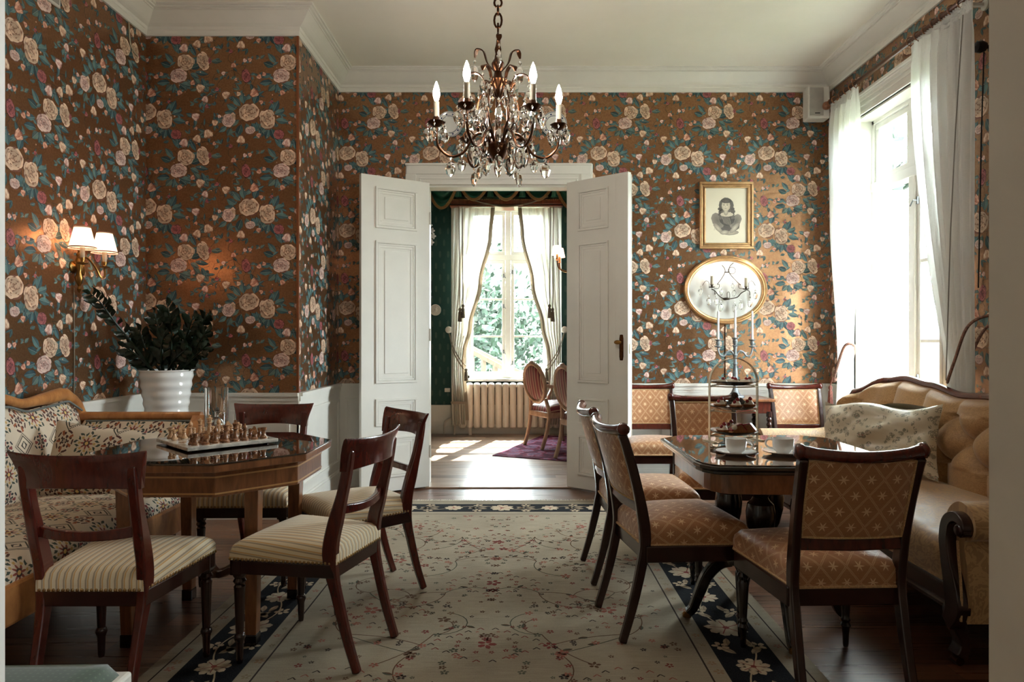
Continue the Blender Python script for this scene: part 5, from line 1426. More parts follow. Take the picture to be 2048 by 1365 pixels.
# ================================================================== TWIN WALL LAMP on the left wall
wl = thing('wall_lamp', 'brass twin arm wall lamp with two lit pleated shades on the left wall', 'lamp', (XL, 3.86, 1.62))
m = MB(); RX = Matrix.Rotation(R(90), 4, 'Y')
m.lathe([(0.0005, -0.001), (0.036, 0.0), (0.036, 0.01), (0.02, 0.018), (0.012, 0.03)], (0.0, 0, 0), 16, M=RX)
m.lathe([(0.0005, -0.15), (0.008, -0.14), (0.012, -0.125), (0.006, -0.11), (0.016, -0.09), (0.022, -0.06), (0.012, -0.03), (0.018, 0.0), (0.022, 0.03), (0.012, 0.055), (0.016, 0.07), (0.006, 0.085), (0.012, 0.10), (0.0005, 0.115)], (0.035, 0, 0), 14)
m.build('backplate', M['brass'], wl)
for s in (-1, 1):
    m = MB(); m.tube(catmull([(0.035, 0, 0.045), (0.06, s * 0.03, 0.055), (0.095, s * 0.055, 0.0), (0.11, s * 0.075, -0.05), (0.118, s * 0.10, -0.045), (0.118, s * 0.10, 0.0)], 6), 0.0055, 8)
    c0 = (0.118, s * 0.10, 0); m.lathe([(0.006, 0.0), (0.028, 0.006), (0.030, 0.010), (0.012, 0.014), (0.010, 0.02), (0.014, 0.034), (0.013, 0.04)], c0, 14)
    ar = m.build('arm', M['brass'], wl)
    m = MB(); m.lathe([(0.012, 0.04), (0.012, 0.105), (0.0005, 0.106)], c0, 12); m.build('candle_sleeve', M['tube'], ar)
    m = MB(); m.ell((c0[0], c0[1], 0.14), 0.014, 0.014, 0.03, 10, 7); m.build('bulb', m_emit('shaded_bulb', (1.0, 0.62, 0.38), 30.0) if 'sb' not in M else M['sb'], ar); 
    m = MB(); prof = []
    n_ = 48; vs_, fs_ = [], []
    for (r_, z) in ((0.068, 0.088), (0.066, 0.093), (0.0645, 0.10), (0.052, 0.15), (0.040, 0.205), (0.0405, 0.209)):
        for q in range(n_):
            a = 2 * PI * q / n_; rr_ = r_ * (1 + 0.018 * (q % 2)); vs_.append((c0[0] + rr_ * math.cos(a), c0[1] + rr_ * math.sin(a), z))
    for j in range(5):
        for q in range(n_): fs_.append((j * n_ + q, j * n_ + (q + 1) % n_, (j + 1) * n_ + (q + 1) % n_, (j + 1) * n_ + q))
    m.add(vs_, fs_); sh = m.build('lamp_shade', m_sheer('pleated_shade', (0.9, 0.80, 0.72), 0.05, 0.6) if s < 0 else bpy.data.materials['pleated_shade'], wl, angle=180)
    m = MB(); m.tube([(c0[0] + 0.0668 * math.cos(2 * PI * q / 32), c0[1] + 0.0668 * math.sin(2 * PI * q / 32), 0.096) for q in range(32)], 0.0028, 6, closed=True); sbm = m_plain('brown_braid', C(96, 48, 36), 0.7) if s < 0 else bpy.data.materials['brown_braid']; m.build('shade_braid', sbm, sh); m = MB(); m.tube([(c0[0] + 0.0415 * math.cos(2 * PI * q / 32), c0[1] + 0.0415 * math.sin(2 * PI * q / 32), 0.206) for q in range(32)], 0.002, 6, closed=True)
    m.build('shade_braid', sbm, sh)
m = MB(); m.tube([(0.006, 0.0, -0.12), (0.006, 0.003, -0.5), (0.006, 0.0, -0.75)], 0.0028, 6); m.build('flex', M['taupe_trim'], wl)

# ================================================================== CHANDELIER
cz = 3.10; cx0 = (996 - 1042) * cz / F
cd = thing('chandelier', 'bronze chandelier with lit candle bulbs and cut glass drops hanging from the ceiling', 'chandelier', (cx0, cz, -0.015))
m = MB(); m.lathe([(0.0005, 3.434), (0.055, 3.434), (0.05, 3.40), (0.02, 3.38), (0.008, 3.36)][::-1], (0, 0, 0), 18); m.build('ceiling_rose', M['bronze'], cd)
m = MB(); z = 3.35; q = 0
while z > 2.585:
    pts = [(0.017 * math.cos(a) if q % 2 else 0, 0 if q % 2 else 0.017 * math.cos(a), z + (0.034 if q % 3 == 1 else 0.020) * math.sin(a)) for a in np.linspace(0, 2 * PI, 13)[:-1]]
    m.tube(pts, 0.0050, 6, closed=True); z -= 0.078 if q % 3 == 1 else 0.034; q += 1
    if q % 3 == 1: z -= 0.012
m.tube([(0, 0, z + 0.10), (0, 0, 2.585)], 0.0045, 6); m.build('chain', M['bronze'], cd)
m = MB()
m.lathe([(0.0005, 2.005), (0.010, 2.012), (0.016, 2.03), (0.03, 2.045), (0.046, 2.075), (0.05, 2.10), (0.034, 2.125), (0.02, 2.14), (0.014, 2.18), (0.012, 2.25), (0.010, 2.33), (0.012, 2.36), (0.028, 2.385), (0.034, 2.40), (0.020, 2.42), (0.016, 2.44), (0.026, 2.455), (0.030, 2.475), (0.018, 2.495), (0.012, 2.52), (0.016, 2.54), (0.010, 2.56), (0.006, 2.59), (0.0005, 2.60)], (0, 0, 0), 16)
m.build('stem', M['bronze'], cd)
def ldrop(L, W):
    """faceted pear drop, a bead and its wire, hanging from the origin"""
    m = MB()
    pr = [(0.0006, -0.30), (0.34, -0.42), (0.46, -0.62), (0.30, -0.88), (0.0006, -1.0)]
    m.lathe([(r_ * W, z * L) for r_, z in pr], (0, 0, 0), 8, 1, 0.55)
    m.lathe([(0.0006, -0.05 * L), (0.18 * W, -0.16 * L), (0.0006, -0.27 * L)], (0, 0, 0), 8, 1, 0.7)
    m.tube([(0, 0, 0.004), (0, 0, -0.05 * L)], 0.0008, 4); return m
DM = {}
def drop(parent, p, L, W, rot=0.0, name='crystal_drop'):
    key = (round(L, 3), round(W, 3), name)
    if key not in DM:
        o = ldrop(L, W).build(name, M['crystal'], parent, smooth=False); DM[key] = o.data
    else: o = bpy.data.objects.new(name, DM[key]); COL.objects.link(o); o.parent = parent
    o.location = p; o.rotation_euler = (0, 0, rot); return o
rc = random.Random(4)
for q in range(6):
    a = R(4 + 60 * q); c_, s_ = math.cos(a), math.sin(a); rd = 0.278; U = lambda r_, z: (c_ * r_, s_ * r_, z)
    m = MB(); m.tube(catmull([U(0.03, 2.10), U(0.075, 2.155), U(0.115, 2.135), U(0.155, 2.07), U(0.215, 2.05), U(0.266, 2.09), U(rd, 2.15), U(rd, 2.185)], 6), 0.0062, 8)
    m.tube(catmull([U(0.10, 2.14), U(0.13, 2.17), U(0.155, 2.15), U(0.15, 2.125)], 5), 0.004, 6)
    ar = m.build('arm', M['bronze'], cd)
    m = MB(); m.lathe([(0.006, 2.18), (0.02, 2.184), (0.036, 2.196), (0.042, 2.204), (0.018, 2.206), (0.014, 2.225), (0.012, 2.23)], (c_ * rd, s_ * rd, 0), 12, flute=1, fd=0.1); m.build('bobeche', M['bronze'], ar)
    m = MB(); m.lathe([(0.0125, 2.215), (0.0125, 2.295), (0.006, 2.297)], (c_ * rd, s_ * rd, 0), 12); m.build('candle_sleeve', M['tube'], ar)
    m = MB(); m.lathe([(0.006, 2.295), (0.011, 2.308), (0.0165, 2.328), (0.013, 2.352), (0.006, 2.376), (0.0005, 2.388)], (c_ * rd, s_ * rd, 0), 14); m.build('bulb', M['bulb'], ar, angle=180)
    for k_ in range(6):
        b_ = 2 * PI * k_ / 6 + 0.4; drop(cd, (c_ * rd + 0.04 * math.cos(b_), s_ * rd + 0.04 * math.sin(b_), 2.2), 0.088, 0.046, b_)
    drop(cd, U(0.215, 2.06), 0.105, 0.054, a); drop(cd, U(0.165, 2.07), 0.09, 0.046, a)
    drop(cd, U(0.115, 2.14), 0.12, 0.058, a + 0.6)
    drop(cd, (0.062 * math.cos(a + 0.5), 0.062 * math.sin(a + 0.5), 2.085), 0.115, 0.06, a)
    # basket rods and leaf scrolls
    m = MB(); m.tube(catmull([U(0.035, 2.11), U(0.055, 2.16), U(0.092, 2.22), U(0.085, 2.31), U(0.04, 2.38), U(0.02, 2.41)], 5), 0.0042, 6); m.build('basket_rod', M['bronze'], cd)
    for (z0, r1, z1, off) in ((2.34, 0.135, 2.43, 0), (2.46, 0.115, 2.56, 30)):
        aa = a + R(off); V = lambda r_, z: (math.cos(aa) * r_, math.sin(aa) * r_, z)
        if off and q % 2: continue
        m = MB(); P_ = catmull([V(0.015, z0 - 0.02), V(0.055, z0 + 0.03), V(0.075, z1 - 0.015), V(0.105, z1), V(r1, z1 - 0.012), V(r1 + 0.006, z1 - 0.035)], 5)
        m.bar(P_, (-math.sin(aa), math.cos(aa), 0), [interp([(0, 0.008), (0.5, 0.016), (0.8, 0.026), (1, 0.008)], i / (len(P_) - 1)) for i in range(len(P_))], 0.005); m.build('leaf_scroll', M['bronze'], cd)
        drop(cd, V(r1 + 0.006, z1 - 0.036), 0.115, 0.046, aa)
    aa = a + R(30); drop(cd, (0.09 * math.cos(aa), 0.09 * math.sin(aa), 2.30), 0.14, 0.066, aa); drop(cd, (0.07 * math.cos(a), 0.07 * math.sin(a), 2.40), 0.11, 0.054, a)
    drop(cd, (0.062 * math.cos(aa), 0.062 * math.sin(aa), 2.20), 0.115, 0.06, aa); drop(cd, (0.15 * math.cos(aa), 0.15 * math.sin(aa), 2.25), 0.10, 0.05, aa); drop(cd, (0.12 * math.cos(a), 0.12 * math.sin(a), 2.33), 0.12, 0.058, a)

# ================================================================== WALL PIECES on the back wall
PL = m_plain('blue_rim', C(50, 64, 112), 0.2)
for (px, tx) in ((900, 'blue rimmed white china plate on the wall, behind the left side of the chandelier'), (1108, 'blue rimmed white china plate on the wall, behind the right side of the chandelier')):
    p = at(px, 250, YB); e = thing('wall_plate', tx, 'plate', (p.x, YB, p.z), 0, 'plates above the doorway')
    RXm = Matrix.Rotation(R(90), 4, 'X')
    m = MB(); m.lathe([(0.0005, 0.004), (0.06, 0.004), (0.066, 0.012), (0.106, 0.026), (0.106, 0.03), (0.064, 0.018), (0.058, 0.011), (0.0005, 0.011)], (0, 0, 0), 32, M=RXm); m.build('plate', M['china'], e)
    m = MB()
    for r_ in (0.100, 0.070):
        zz = 0.0285 if r_ > 0.09 else 0.0215
        m.tube([(r_ * math.cos(2 * PI * q / 40), -zz, r_ * math.sin(2 * PI * q / 40)) for q in range(40)], 0.0022, 5, closed=True)
    for q in range(10):
        a = 2 * PI * q / 10; m.ell((0.085 * math.cos(a), -0.0245, 0.085 * math.sin(a)), 0.008, 0.002, 0.008, 6, 4)
    m.build('painted_rim', PL, e)
# portrait
pp = at(1451.5, 431.5, YB); pf = thing('picture', 'gilt framed monochrome portrait print of a seated girl on the back wall', 'picture', (pp.x, YB, pp.z), 0)
hw, hh = 0.222, 0.276
m = MB(); oo, uu, nn = (0, 0, 0), (1, 0, 0), (0, -1, 0)
wframe(m, oo, uu, nn, -hw, hw, -hh, hh, 0.020, 0, 0.034); wframe(m, oo, uu, nn, -hw + 0.020, hw - 0.020, -hh + 0.020, hh - 0.020, 0.016, 0, 0.022); wframe(m, oo, uu, nn, -hw + 0.036, hw - 0.036, -hh + 0.036, hh - 0.036, 0.013, 0, 0.03)
m.build('frame', M['gold'], pf, smooth=False, bevel=0.004)
g = G('print_paper'); a = g.n('Attribute', attribute_name='ink'); nz = g.noise(g.n('TexCoord').outputs['Object'], 260, 2); al = X(g, a.outputs['Alpha'])
g.set(g.mix(al * (nz * 0.35 + 0.8).min(1.0), C(214, 203, 180), a.outputs['Color']), 0.5); PM = g.m
k = Ink(); D1, D2, D3, SK = C(62, 56, 52), C(92, 84, 76), C(132, 122, 110), C(188, 174, 152)
k.blob(0.005, -0.055, 0.088, 0.062, 0.0, D1, D2, 1, 14, 0.06); k.blob(-0.055, -0.03, 0.038, 0.06, 0.5, D2, D3, 1.2, 10, 0.05); k.blob(0.062, -0.035, 0.034, 0.055, -0.5, D2, D3, 1.2, 10, 0.05)
k.blob(0.005, -0.02, 0.052, 0.045, 0, D1, D1, 1.5, 12)
k.blob(0.004, 0.012, 0.045, 0.016, 0, SK, SK, 1.8, 10); k.blob(-0.002, 0.03, 0.016, 0.026, 0, SK, D3, 1.9, 8)
k.blob(0.0, 0.075, 0.048, 0.056, 0, D1, D2, 1.6, 14, 0.05)
for s in (-1, 1):
    for q in range(4): k.blob(s * 0.040 + 0.004 * (q % 2), 0.05 - q * 0.019, 0.016, 0.013, 0.3 * q, D2 if q % 2 else D1, D2, 1.7, 8, 0.1)
k.blob(-0.002, 0.072, 0.029, 0.038, 0, C(200, 188, 166), C(176, 162, 140), 2.2, 12)
k.blob(0.0, 0.105, 0.036, 0.016, 0.0, D2, D1, 2.4, 10)
for s in (-1, 1): k.blob(-0.004 + s * 0.011, 0.077, 0.0045, 0.0028, 0, C(40, 36, 34), C(40, 36, 34), 2.6, 6); k.line([(-0.004 + s * 0.011 - 0.006, 0.084), (-0.004 + s * 0.011 + 0.006, 0.0845)], 0.0016, D1, 2.6)
k.line([(-0.004, 0.076), (-0.007, 0.063), (-0.003, 0.062)], 0.0014, D3, 2.6); k.line([(-0.010, 0.053), (0.003, 0.053)], 0.0024, D2, 2.6)
for s in (-1, 1): k.blob(s * 0.055, -0.082, 0.016, 0.046, s * -0.7, C(186, 172, 150), D3, 2.2, 8)
k.blob(-0.012, -0.112, 0.03, 0.016, 0.1, C(190, 176, 154), D3, 2.5, 9); k.blob(0.035, -0.115, 0.05, 0.016, 0.1, C(176, 162, 140), D3, 2.1, 10)
for q in range(16): k.line([(-0.08 + q * 0.011, -0.098 + 0.004 * (q % 3)), (-0.07 + q * 0.0105, -0.055)], 0.0012, D1, 2.0)
for q in range(6): k.line([(-0.03 + q * 0.01, 0.005 - q * 0.003), (-0.012 + q * 0.009, -0.05 - q * 0.003)], 0.002, C(160, 148, 130), 2.1)
P, Cc, T = k.arrays(); q3 = np.stack([P[:, 0] * 1.25, -0.0122 - P[:, 2] * 0.0001, P[:, 1] * 1.2 - 0.005], axis=1)
b = MB(); b.bb(-hw + 0.045, hw - 0.045, -0.012, -0.004, -hh + 0.045, hh - 0.045); inked_mesh('print', PM, b.v, b.f, q3, Cc, T, pf)
# oval mirror
mp_ = at(1450, 580, YB); mo = thing('oval_mirror', 'oval gilt framed mirror with painted pale reflection on the back wall below the portrait', 'mirror', (mp_.x, YB, mp_.z), 0)
MW, MH = 0.346, 0.285
m = MB(); sec = [(1.0, 0.0), (1.0, 0.018), (0.985, 0.03), (0.955, 0.034), (0.935, 0.026), (0.915, 0.028), (0.885, 0.024), (0.865, 0.012), (0.865, 0.006)]
n_ = 72; vs_, fs_ = [], []
for (f_, d_) in sec:
    for q in range(n_):
        a = 2 * PI * q / n_; w_ = (1 - f_) * MW; vs_.append(((MW - w_) * math.cos(a), -d_, (MH - w_) * math.sin(a)))
for j in range(len(sec) - 1):
    for q in range(n_): fs_.append((j * n_ + q, j * n_ + (q + 1) % n_, (j + 1) * n_ + (q + 1) % n_, (j + 1) * n_ + q))
m.add(vs_, fs_); m.build('frame', M['gold'], mo, angle=30)
g = G('painted_reflection'); nz = g.noise(g.n('TexCoord').outputs['Object'], 5, 3); g.set(g.ramp(nz, [(0.3, C(200, 198, 192)), (0.7, C(214, 212, 206))]), 0.3, 0.0, coat=0.4)  # pale coat, the mirror's bright reflection is put into the colour
m = MB(); m.prism([((MW - 0.043) * math.cos(2 * PI * q / n_), (MH - 0.043) * math.sin(2 * PI * q / n_)) for q in range(n_)], 0.004, 0.009, Matrix(((1, 0, 0, 0), (0, 0, -1, 0), (0, 1, 0, 0), (0, 0, 0, 1)))); m.build('mirror_glass', g.m, mo, smooth=False)
# sconce in front of the mirror
ms = thing('mirror_sconce', 'wiry sconce with two lit candle bulbs and glass drops before the oval mirror', 'sconce', (mp_.x, YB, mp_.z), 0)
wire = m_plain('dark_wire', C(58, 48, 38), 0.4, 0.8)
q2 = lambda x, y, d=-0.06: ((x - 690) / 7.585 / 241.7, d, (605 - y) / 7.585 / 241.7)
m = MB()
m.tube(catmull([q2(455, 600), q2(500, 620), q2(560, 690), q2(620, 735), q2(700, 745), q2(790, 735), q2(850, 715), q2(900, 660), q2(970, 620)], 5), 0.0042, 8)
m.ell(q2(680, 745), 0.032, 0.016, 0.011); m.tube([q2(680, 745, -0.06), q2(680, 745, -0.005)], 0.010, 8)
m.tube(catmull([q2(690, 740), q2(690, 660), q2(712, 640), q2(728, 670), q2(728, 740)], 5), 0.002, 6)
m.tube(catmull([q2(540, 525), q2(600, 450), q2(655, 350), q2(650, 290), q2(612, 240)], 5), 0.0025, 6); m.tube(catmull([q2(890, 540), q2(800, 450), q2(720, 350), q2(730, 260), q2(785, 205)], 5), 0.0025, 6); m.tube([q2(650, 345), q2(725, 345)], 0.004, 6)
m.tube([q2(760 + 55 * math.cos(t), 320 + 50 * math.sin(t)) for t in np.linspace(0, 2 * PI, 15)[:-1]], 0.0022, 5, closed=True)
for (x, s) in ((460, -1), (972, 1)):
    m.tube(catmull([q2(x + s * 40, 590), q2(x + s * 45, 500), q2(x + s * 95, 480), q2(x + s * 140, 545)], 5), 0.0022, 6)
    m.tube(catmull([q2(x - s * 30, 590), q2(x - s * 100, 585), q2(x - s * 110, 530), q2(x - s * 80, 530)], 5), 0.0022, 6)
    m.tube(catmull([q2(x, 600), q2(x - s * 40, 620), q2(x - s * 45, 680), q2(x - s * 60, 660)], 5) if s < 0 else catmull([q2(x, 610), q2(x + 50, 630), q2(x + 58, 690)], 5), 0.003, 6)
m.build('frame', wire, ms)
for (x, y) in ((460, 560), (972, 590)):
    p = q2(x, y); m = MB(); m.lathe([(0.008, -0.012), (0.026, -0.006), (0.026, -0.002), (0.010, 0.0), (0.010, 0.012), (0.016, 0.018)], p, 12); cu = m.build('candle_cup', wire, ms)
    m = MB(); m.lathe([(0.0125, 0.012), (0.0125, 0.088), (0.006, 0.09)], p, 12); m.build('candle_sleeve', M['tube'], cu)
    m = MB(); m.lathe([(0.006, 0.088), (0.012, 0.10), (0.014, 0.115), (0.010, 0.135), (0.0005, 0.152)], p, 12); m.build('bulb', M['bulb_dim'], cu, angle=180)
for (x, y, l) in ((290, 540, .085), (410, 680, .09), (525, 690, .085), (600, 560, .075), (790, 560, .085), (800, 770, .10), (890, 740, .095), (1030, 700, .095), (1110, 600, .085), (590, 760, .1), (770, 480, .06)):
    drop(ms, q2(x, y, -0.062), l, l * 0.5, 0.0, 'glass_drop')
m = MB(); pz = mp_.z - MH; m.tube([(0.0, -0.004, -MH + 0.01), (0.0, -0.004, -0.55), (0.0, -0.006, RAIL + 0.002 - mp_.z)], 0.004, 6); m.build('cable', M['bronze'], ms)
# speaker
sp = at(1638, 205, 5.50); e = thing('loudspeaker', 'small white loudspeaker high in the back right corner', 'speaker', (2.40, 5.52, 2.985), 0)
m = MB(); m.bb(-0.10, 0.075, -0.06, 0.06, 0, 0.262); m.build('cabinet', M['plastic'], e, smooth=False, bevel=0.012)
m = MB(); m.bb(-0.092, 0.02, -0.066, -0.06, 0.02, 0.245); m.build('grille', m_plain('grey_grille', C(168, 164, 158), 0.8), e, smooth=False, bevel=0.004)
m = MB(); m.bb(-0.05, -0.01, -0.0675, -0.066, 0.035, 0.042); m.build('badge', M['black_metal'], e, smooth=False)
m = MB(); m.bb(-0.03, 0.03, 0.06, 0.135, 0.1, 0.16); m.build('bracket', M['plastic'], e, smooth=False)
# vent plate at the top left
m = MB(); m.bb(XL - 0.001, XL + 0.012, 3.60, 3.74, 3.02, 3.16); o = m.build('vent_cover', M['plastic'], smooth=False, bevel=0.004); tag(o, 'white square vent plate at the top of the left wall', 'vent')
m = MB(); m.bb(XL + 0.012, XL + 0.014, 3.615, 3.725, 3.035, 3.145); m.build('grid', m_plain('vent_grey', C(150, 146, 138), 0.6), o, smooth=False)  # flat grey sheet on the vent plate
# loose cable in the left corner under the cornice
m = MB(); m.tube(catmull([(XL + 0.006, 4.40, 3.255), (XL + 0.006, 4.41, 3.15), (XL + 0.006, 4.44, 3.10), (XL + 0.006, 4.50, 3.08)], 5), 0.005, 6); o = m.build('loose_wire', M['tube']); tag(o, 'short cream wire hanging below the cornice near the left corner', 'wire')
# ================================================================== CURTAINS of the right window
RODX, RODZ = 2.42, 3.065
rod = thing('curtain_rod', 'fluted wooden curtain pole with rings above the right window', 'curtain rod', (RODX, 4.6, RODZ))
m = MB(); n_ = 16
m.lathe([(0.017, -0.98), (0.017, 0.75)], (0, 0, 0), 24, M=Matrix.Rotation(R(-90), 4, 'X'), flute=1, fd=0.16); m.build('pole', M['walnut_dark'], rod, angle=180)
for s, y in ((1, 0.75), (-1, -0.98)):
    m = MB(); m.lathe([(0.017, 0), (0.024, 0.004), (0.024, 0.015), (0.016, 0.022), (0.030, 0.04), (0.034, 0.058), (0.026, 0.078), (0.0005, 0.088)], (0, y, 0), 14, M=Matrix.Rotation(R(-90 * s), 4, 'X')); m.build('finial', M['walnut'], rod)
for y in (0.60, -0.86):
    m = MB(); m.bb(-0.012, 0.132, y - 0.012, y + 0.012, -0.03, -0.014); m.lathe([(0.03, 0), (0.03, 0.012), (0.015, 0.02)], (0.13, y, -0.022), 12, M=Matrix.Rotation(R(-90), 4, 'Y')); m.build('bracket', M['white'] if y < 0 else M['walnut'], rod)
for y in [0.72, 0.66, 0.55, 0.47, 0.39, 0.33] + list(np.linspace(-0.36, -0.93, 8)):
    m = MB(); m.tube([(0.026 * math.cos(t), y, 0.026 * math.sin(t) - 0.004) for t in np.linspace(0, 2 * PI, 17)[:-1]], 0.0042, 6, closed=True); m.ell((0, y, -0.033), 0.004, 0.004, 0.008, 6, 4); m.build('ring', M['walnut'], rod)
def drape(name, mat, ya, yb, x0, z0, z1, folds, amp, ph, label, cat, L, nu=110, nv=50, axis='y', amp_s=None):
    """cloth hanging between two edge curves ya(s), yb(s), s = 0 top .. 1 bottom"""
    m = MB()
    def fn(i, j):
        z = lerp(z0, z1, j); a, b_ = ya(j), yb(j); w = a + (b_ - a) * i
        A = amp * (amp_s(j) if amp_s else 1.0) * (0.35 + 0.65 * smooth(j / 0.06))
        d = A * (math.sin(2 * PI * folds * i + ph + 0.6 * math.sin(3 * j)) + 0.35 * math.sin(2 * PI * folds * 2.3 * i + 1.7 + j))
        p = (x0 + d, w, z) if axis == 'y' else (w, x0 + d, z)
        return p + (i * 0.9, z)
    m.grid(fn, nu, nv)
    if L is None: return m
    m.v = [(p[0] - L[0], p[1] - L[1], p[2] - L[2]) for p in m.v]
    return m
def tassel(m, p, s=1.0):
    m.lathe([(0.004 * s, 0.0), (0.012 * s, -0.006 * s), (0.015 * s, -0.02 * s), (0.009 * s, -0.034 * s), (0.015 * s, -0.042 * s), (0.017 * s, -0.08 * s), (0.021 * s, -0.13 * s), (0.0005, -0.132 * s)][::-1], p, 12, flute=1, fd=0.15)
e = thing('curtain', 'sheer white curtain at the near side of the right window, gathered low', 'curtain', (RODX, 3.95, RODZ), 0, 'sheer curtains of the right window')
tie = 0.67
ya = lambda s: 4.245 - 0.40 * min(1.0, s / tie) ** 1.7 if s < tie else 3.845 + 0.06 * (s - tie) / (1 - tie)
yb = lambda s: 3.655 + 0.012 * math.sin(3 * s)
am = lambda s: interp([(0, 0.8), (0.15, 1.0), (tie, 0.75), (1, 1.0)], s)
m = drape('curtain', None, ya, yb, RODX + 0.0, RODZ - 0.03, 0.03, 6.5, 0.030, 0.3, '', '', (RODX, 3.95, RODZ), amp_s=am, nu=150, nv=60); m.build('cloth', M['sheer'], e, angle=180)
m = drape('curtain', None, lambda s: ya(s), yb, RODX - 0.003, RODZ - 0.012, RODZ - 0.085, 26, 0.008, 0.0, '', '', (RODX, 3.95, RODZ), nu=150, nv=6); m.build('heading_tape', M['sheer'], e, angle=180)
m = MB(); zt_ = 1.02
m.tube([Vector(p) - Vector((RODX, 3.95, RODZ)) for p in catmull([(2.54, 3.60, 1.33), (2.45, 3.61, 1.33), (2.378, 3.64, 1.27), (2.366, 3.72, 1.10), (2.372, 3.79, 0.985), (2.42, 3.86, 0.97), (2.47, 3.82, 1.02), (2.49, 3.68, 1.25), (2.54, 3.61, 1.31)], 6)], 0.008, 8); m.build('tieback', M['cord'], e)
m = MB(); m.tube([Vector(p) - Vector((RODX, 3.95, RODZ)) for p in ((2.37, 3.66, 2.95), (2.368, 3.72, 2.35), (2.366, 3.76, 1.8), (2.366, 3.80, 0.98))], 0.0035, 6); m.build('draw_rod', m_plain('grey_rod', C(118, 112, 104), 0.5), e)
e2 = thing('curtain', 'sheer white curtain at the far side of the right window, beside the corner', 'curtain', (RODX, 5.15, RODZ), 0, 'sheer curtains of the right window')
ya2 = lambda s: interp([(0, 5.36), (0.3, 5.33), (tie, 5.19), (1, 5.26)], s); yb2 = lambda s: interp([(0, 4.91), (0.25, 4.92), (tie, 5.0), (1, 5.02)], s)
m = drape('curtain', None, ya2, yb2, RODX, RODZ - 0.03, 0.03, 5.2, 0.026, 1.0, '', '', (RODX, 5.15, RODZ), amp_s=am, nu=120, nv=50); m.build('cloth', M['sheer'], e2, angle=180)
m = drape('curtain', None, ya2, yb2, RODX - 0.003, RODZ - 0.012, RODZ - 0.085, 22, 0.007, 0.0, '', '', (RODX, 5.15, RODZ), nu=120, nv=6); m.build('heading_tape', M['sheer'], e2, angle=180)
m = MB(); m.tube([Vector(p) - Vector((RODX, 5.15, RODZ)) for p in catmull([(2.54, 5.27, 1.0), (2.46, 5.245, 0.94), (2.385, 5.20, 0.90), (2.366, 5.08, 1.05), (2.376, 5.005, 1.165), (2.425, 4.99, 1.175), (2.47, 5.06, 1.13), (2.54, 5.26, 1.02)], 6)], 0.010, 8); tb = m.build('tieback', M['cord'], e2)
m = MB(); m.tube([(2.39 - RODX, 5.23 - 5.15, 0.92 - RODZ), (2.375 - RODX, 5.24 - 5.15, 0.86 - RODZ)], 0.005, 6); tassel(m, (2.375 - RODX, 5.24 - 5.15, 0.86 - RODZ), 1.1); m.build('tassel', M['red_tassel'], tb)
# dark knob beside the near curtain
kp = at(1968, 87, 3.66); kp.x = XR
m = MB(); m.lathe([(0.0005, 0.09), (0.028, 0.082), (0.034, 0.06), (0.026, 0.036), (0.010, 0.03), (0.010, 0.008), (0.026, 0.004), (0.026, 0.0)][::-1], (0, 0, 0), 14, M=Matrix.Rotation(R(-90), 4, 'Y')); m.tube([(-0.04, 0, -0.02), (-0.035, 0.03, -0.5), (-0.01, 0.09, -1.3)], 0.004, 6)
o = m.build('holdback', M['black_metal'], loc=(XR, 3.70, kp.z)); tag(o, 'black round curtain holdback at the top right edge of the window wall', 'holdback')

# ================================================================== TEA THINGS
TZt = 0.7425
def cup_set(pos, rot, lab):
    s = thing('saucer', 'white saucer under the ' + lab, 'saucer', pos, 0, 'white saucers'); m = MB()
    m.lathe([(0.0005, 0.0), (0.042, 0.0), (0.045, 0.003), (0.078, 0.013), (0.0795, 0.016), (0.046, 0.0075), (0.03, 0.006), (0.0005, 0.006)], (0, 0, 0), 32); m.build('dish', M['china'], s)
    c = thing('teacup', 'white china ' + lab, 'cup', (pos[0], pos[1], pos[2] + 0.0062), rot, 'white teacups'); m = MB()
    m.lathe([(0.0005, 0.0), (0.025, 0.0), (0.026, 0.004), (0.033, 0.010), (0.0395, 0.022), (0.041, 0.040), (0.0415, 0.060), (0.039, 0.060), (0.0385, 0.040), (0.036, 0.022), (0.028, 0.012), (0.0005, 0.009)], (0, 0, 0), 32); m.build('bowl', M['china'], c)
    m = MB(); m.tube(catmull([(0.038, 0, 0.052), (0.058, 0, 0.052), (0.066, 0, 0.036), (0.056, 0, 0.021), (0.037, 0, 0.018)], 6), 0.0042, 8); m.build('handle', M['china'], c)
cup_set((0.866, 2.75, TZt), -25, 'cup with its handle showing, in front of the cake stand')
cup_set((1.056, 2.75, TZt), 160, 'cup nearer the sofa, its handle hidden')
kz = 3.13; kx = (1467 - 1042) * kz / F
cs = thing('cake_stand', 'three tier silver cake stand with an arched handle on the tea table', 'cake stand', (kx, kz, TZt), 14)
m = MB(); hw_ = 0.122
m.bar([(-hw_, 0, 0.0), (-hw_, 0, 0.27)] + [(-hw_ * math.cos(t), 0, 0.27 + 0.108 * math.sin(t)) for t in np.linspace(0.12, PI - 0.12, 22)] + [(hw_, 0, 0.27), (hw_, 0, 0.0)], (0, 1, 0), 0.016, 0.003)
for s in (-1, 1): m.bb(s * hw_ - 0.008, s * hw_ + 0.008, -0.05, 0.05, 0.0, 0.005)
m.build('frame', M['silver'], cs, smooth=False)
for z in (0.026, 0.140, 0.252):
    m = MB(); m.tube([(0.095 * math.cos(t), 0.095 * math.sin(t), z) for t in np.linspace(0, 2 * PI, 33)[:-1]], 0.003, 6, closed=True)
    for s in (-1, 1): m.tube([(s * 0.094, 0, z), (s * hw_, 0, z)], 0.0035, 6)
    m.build('plate_ring', M['silver'], cs)
rcake = random.Random(9)
blackchina = m_plain('black_china', C(12, 12, 14), 0.25, spec=0.35)
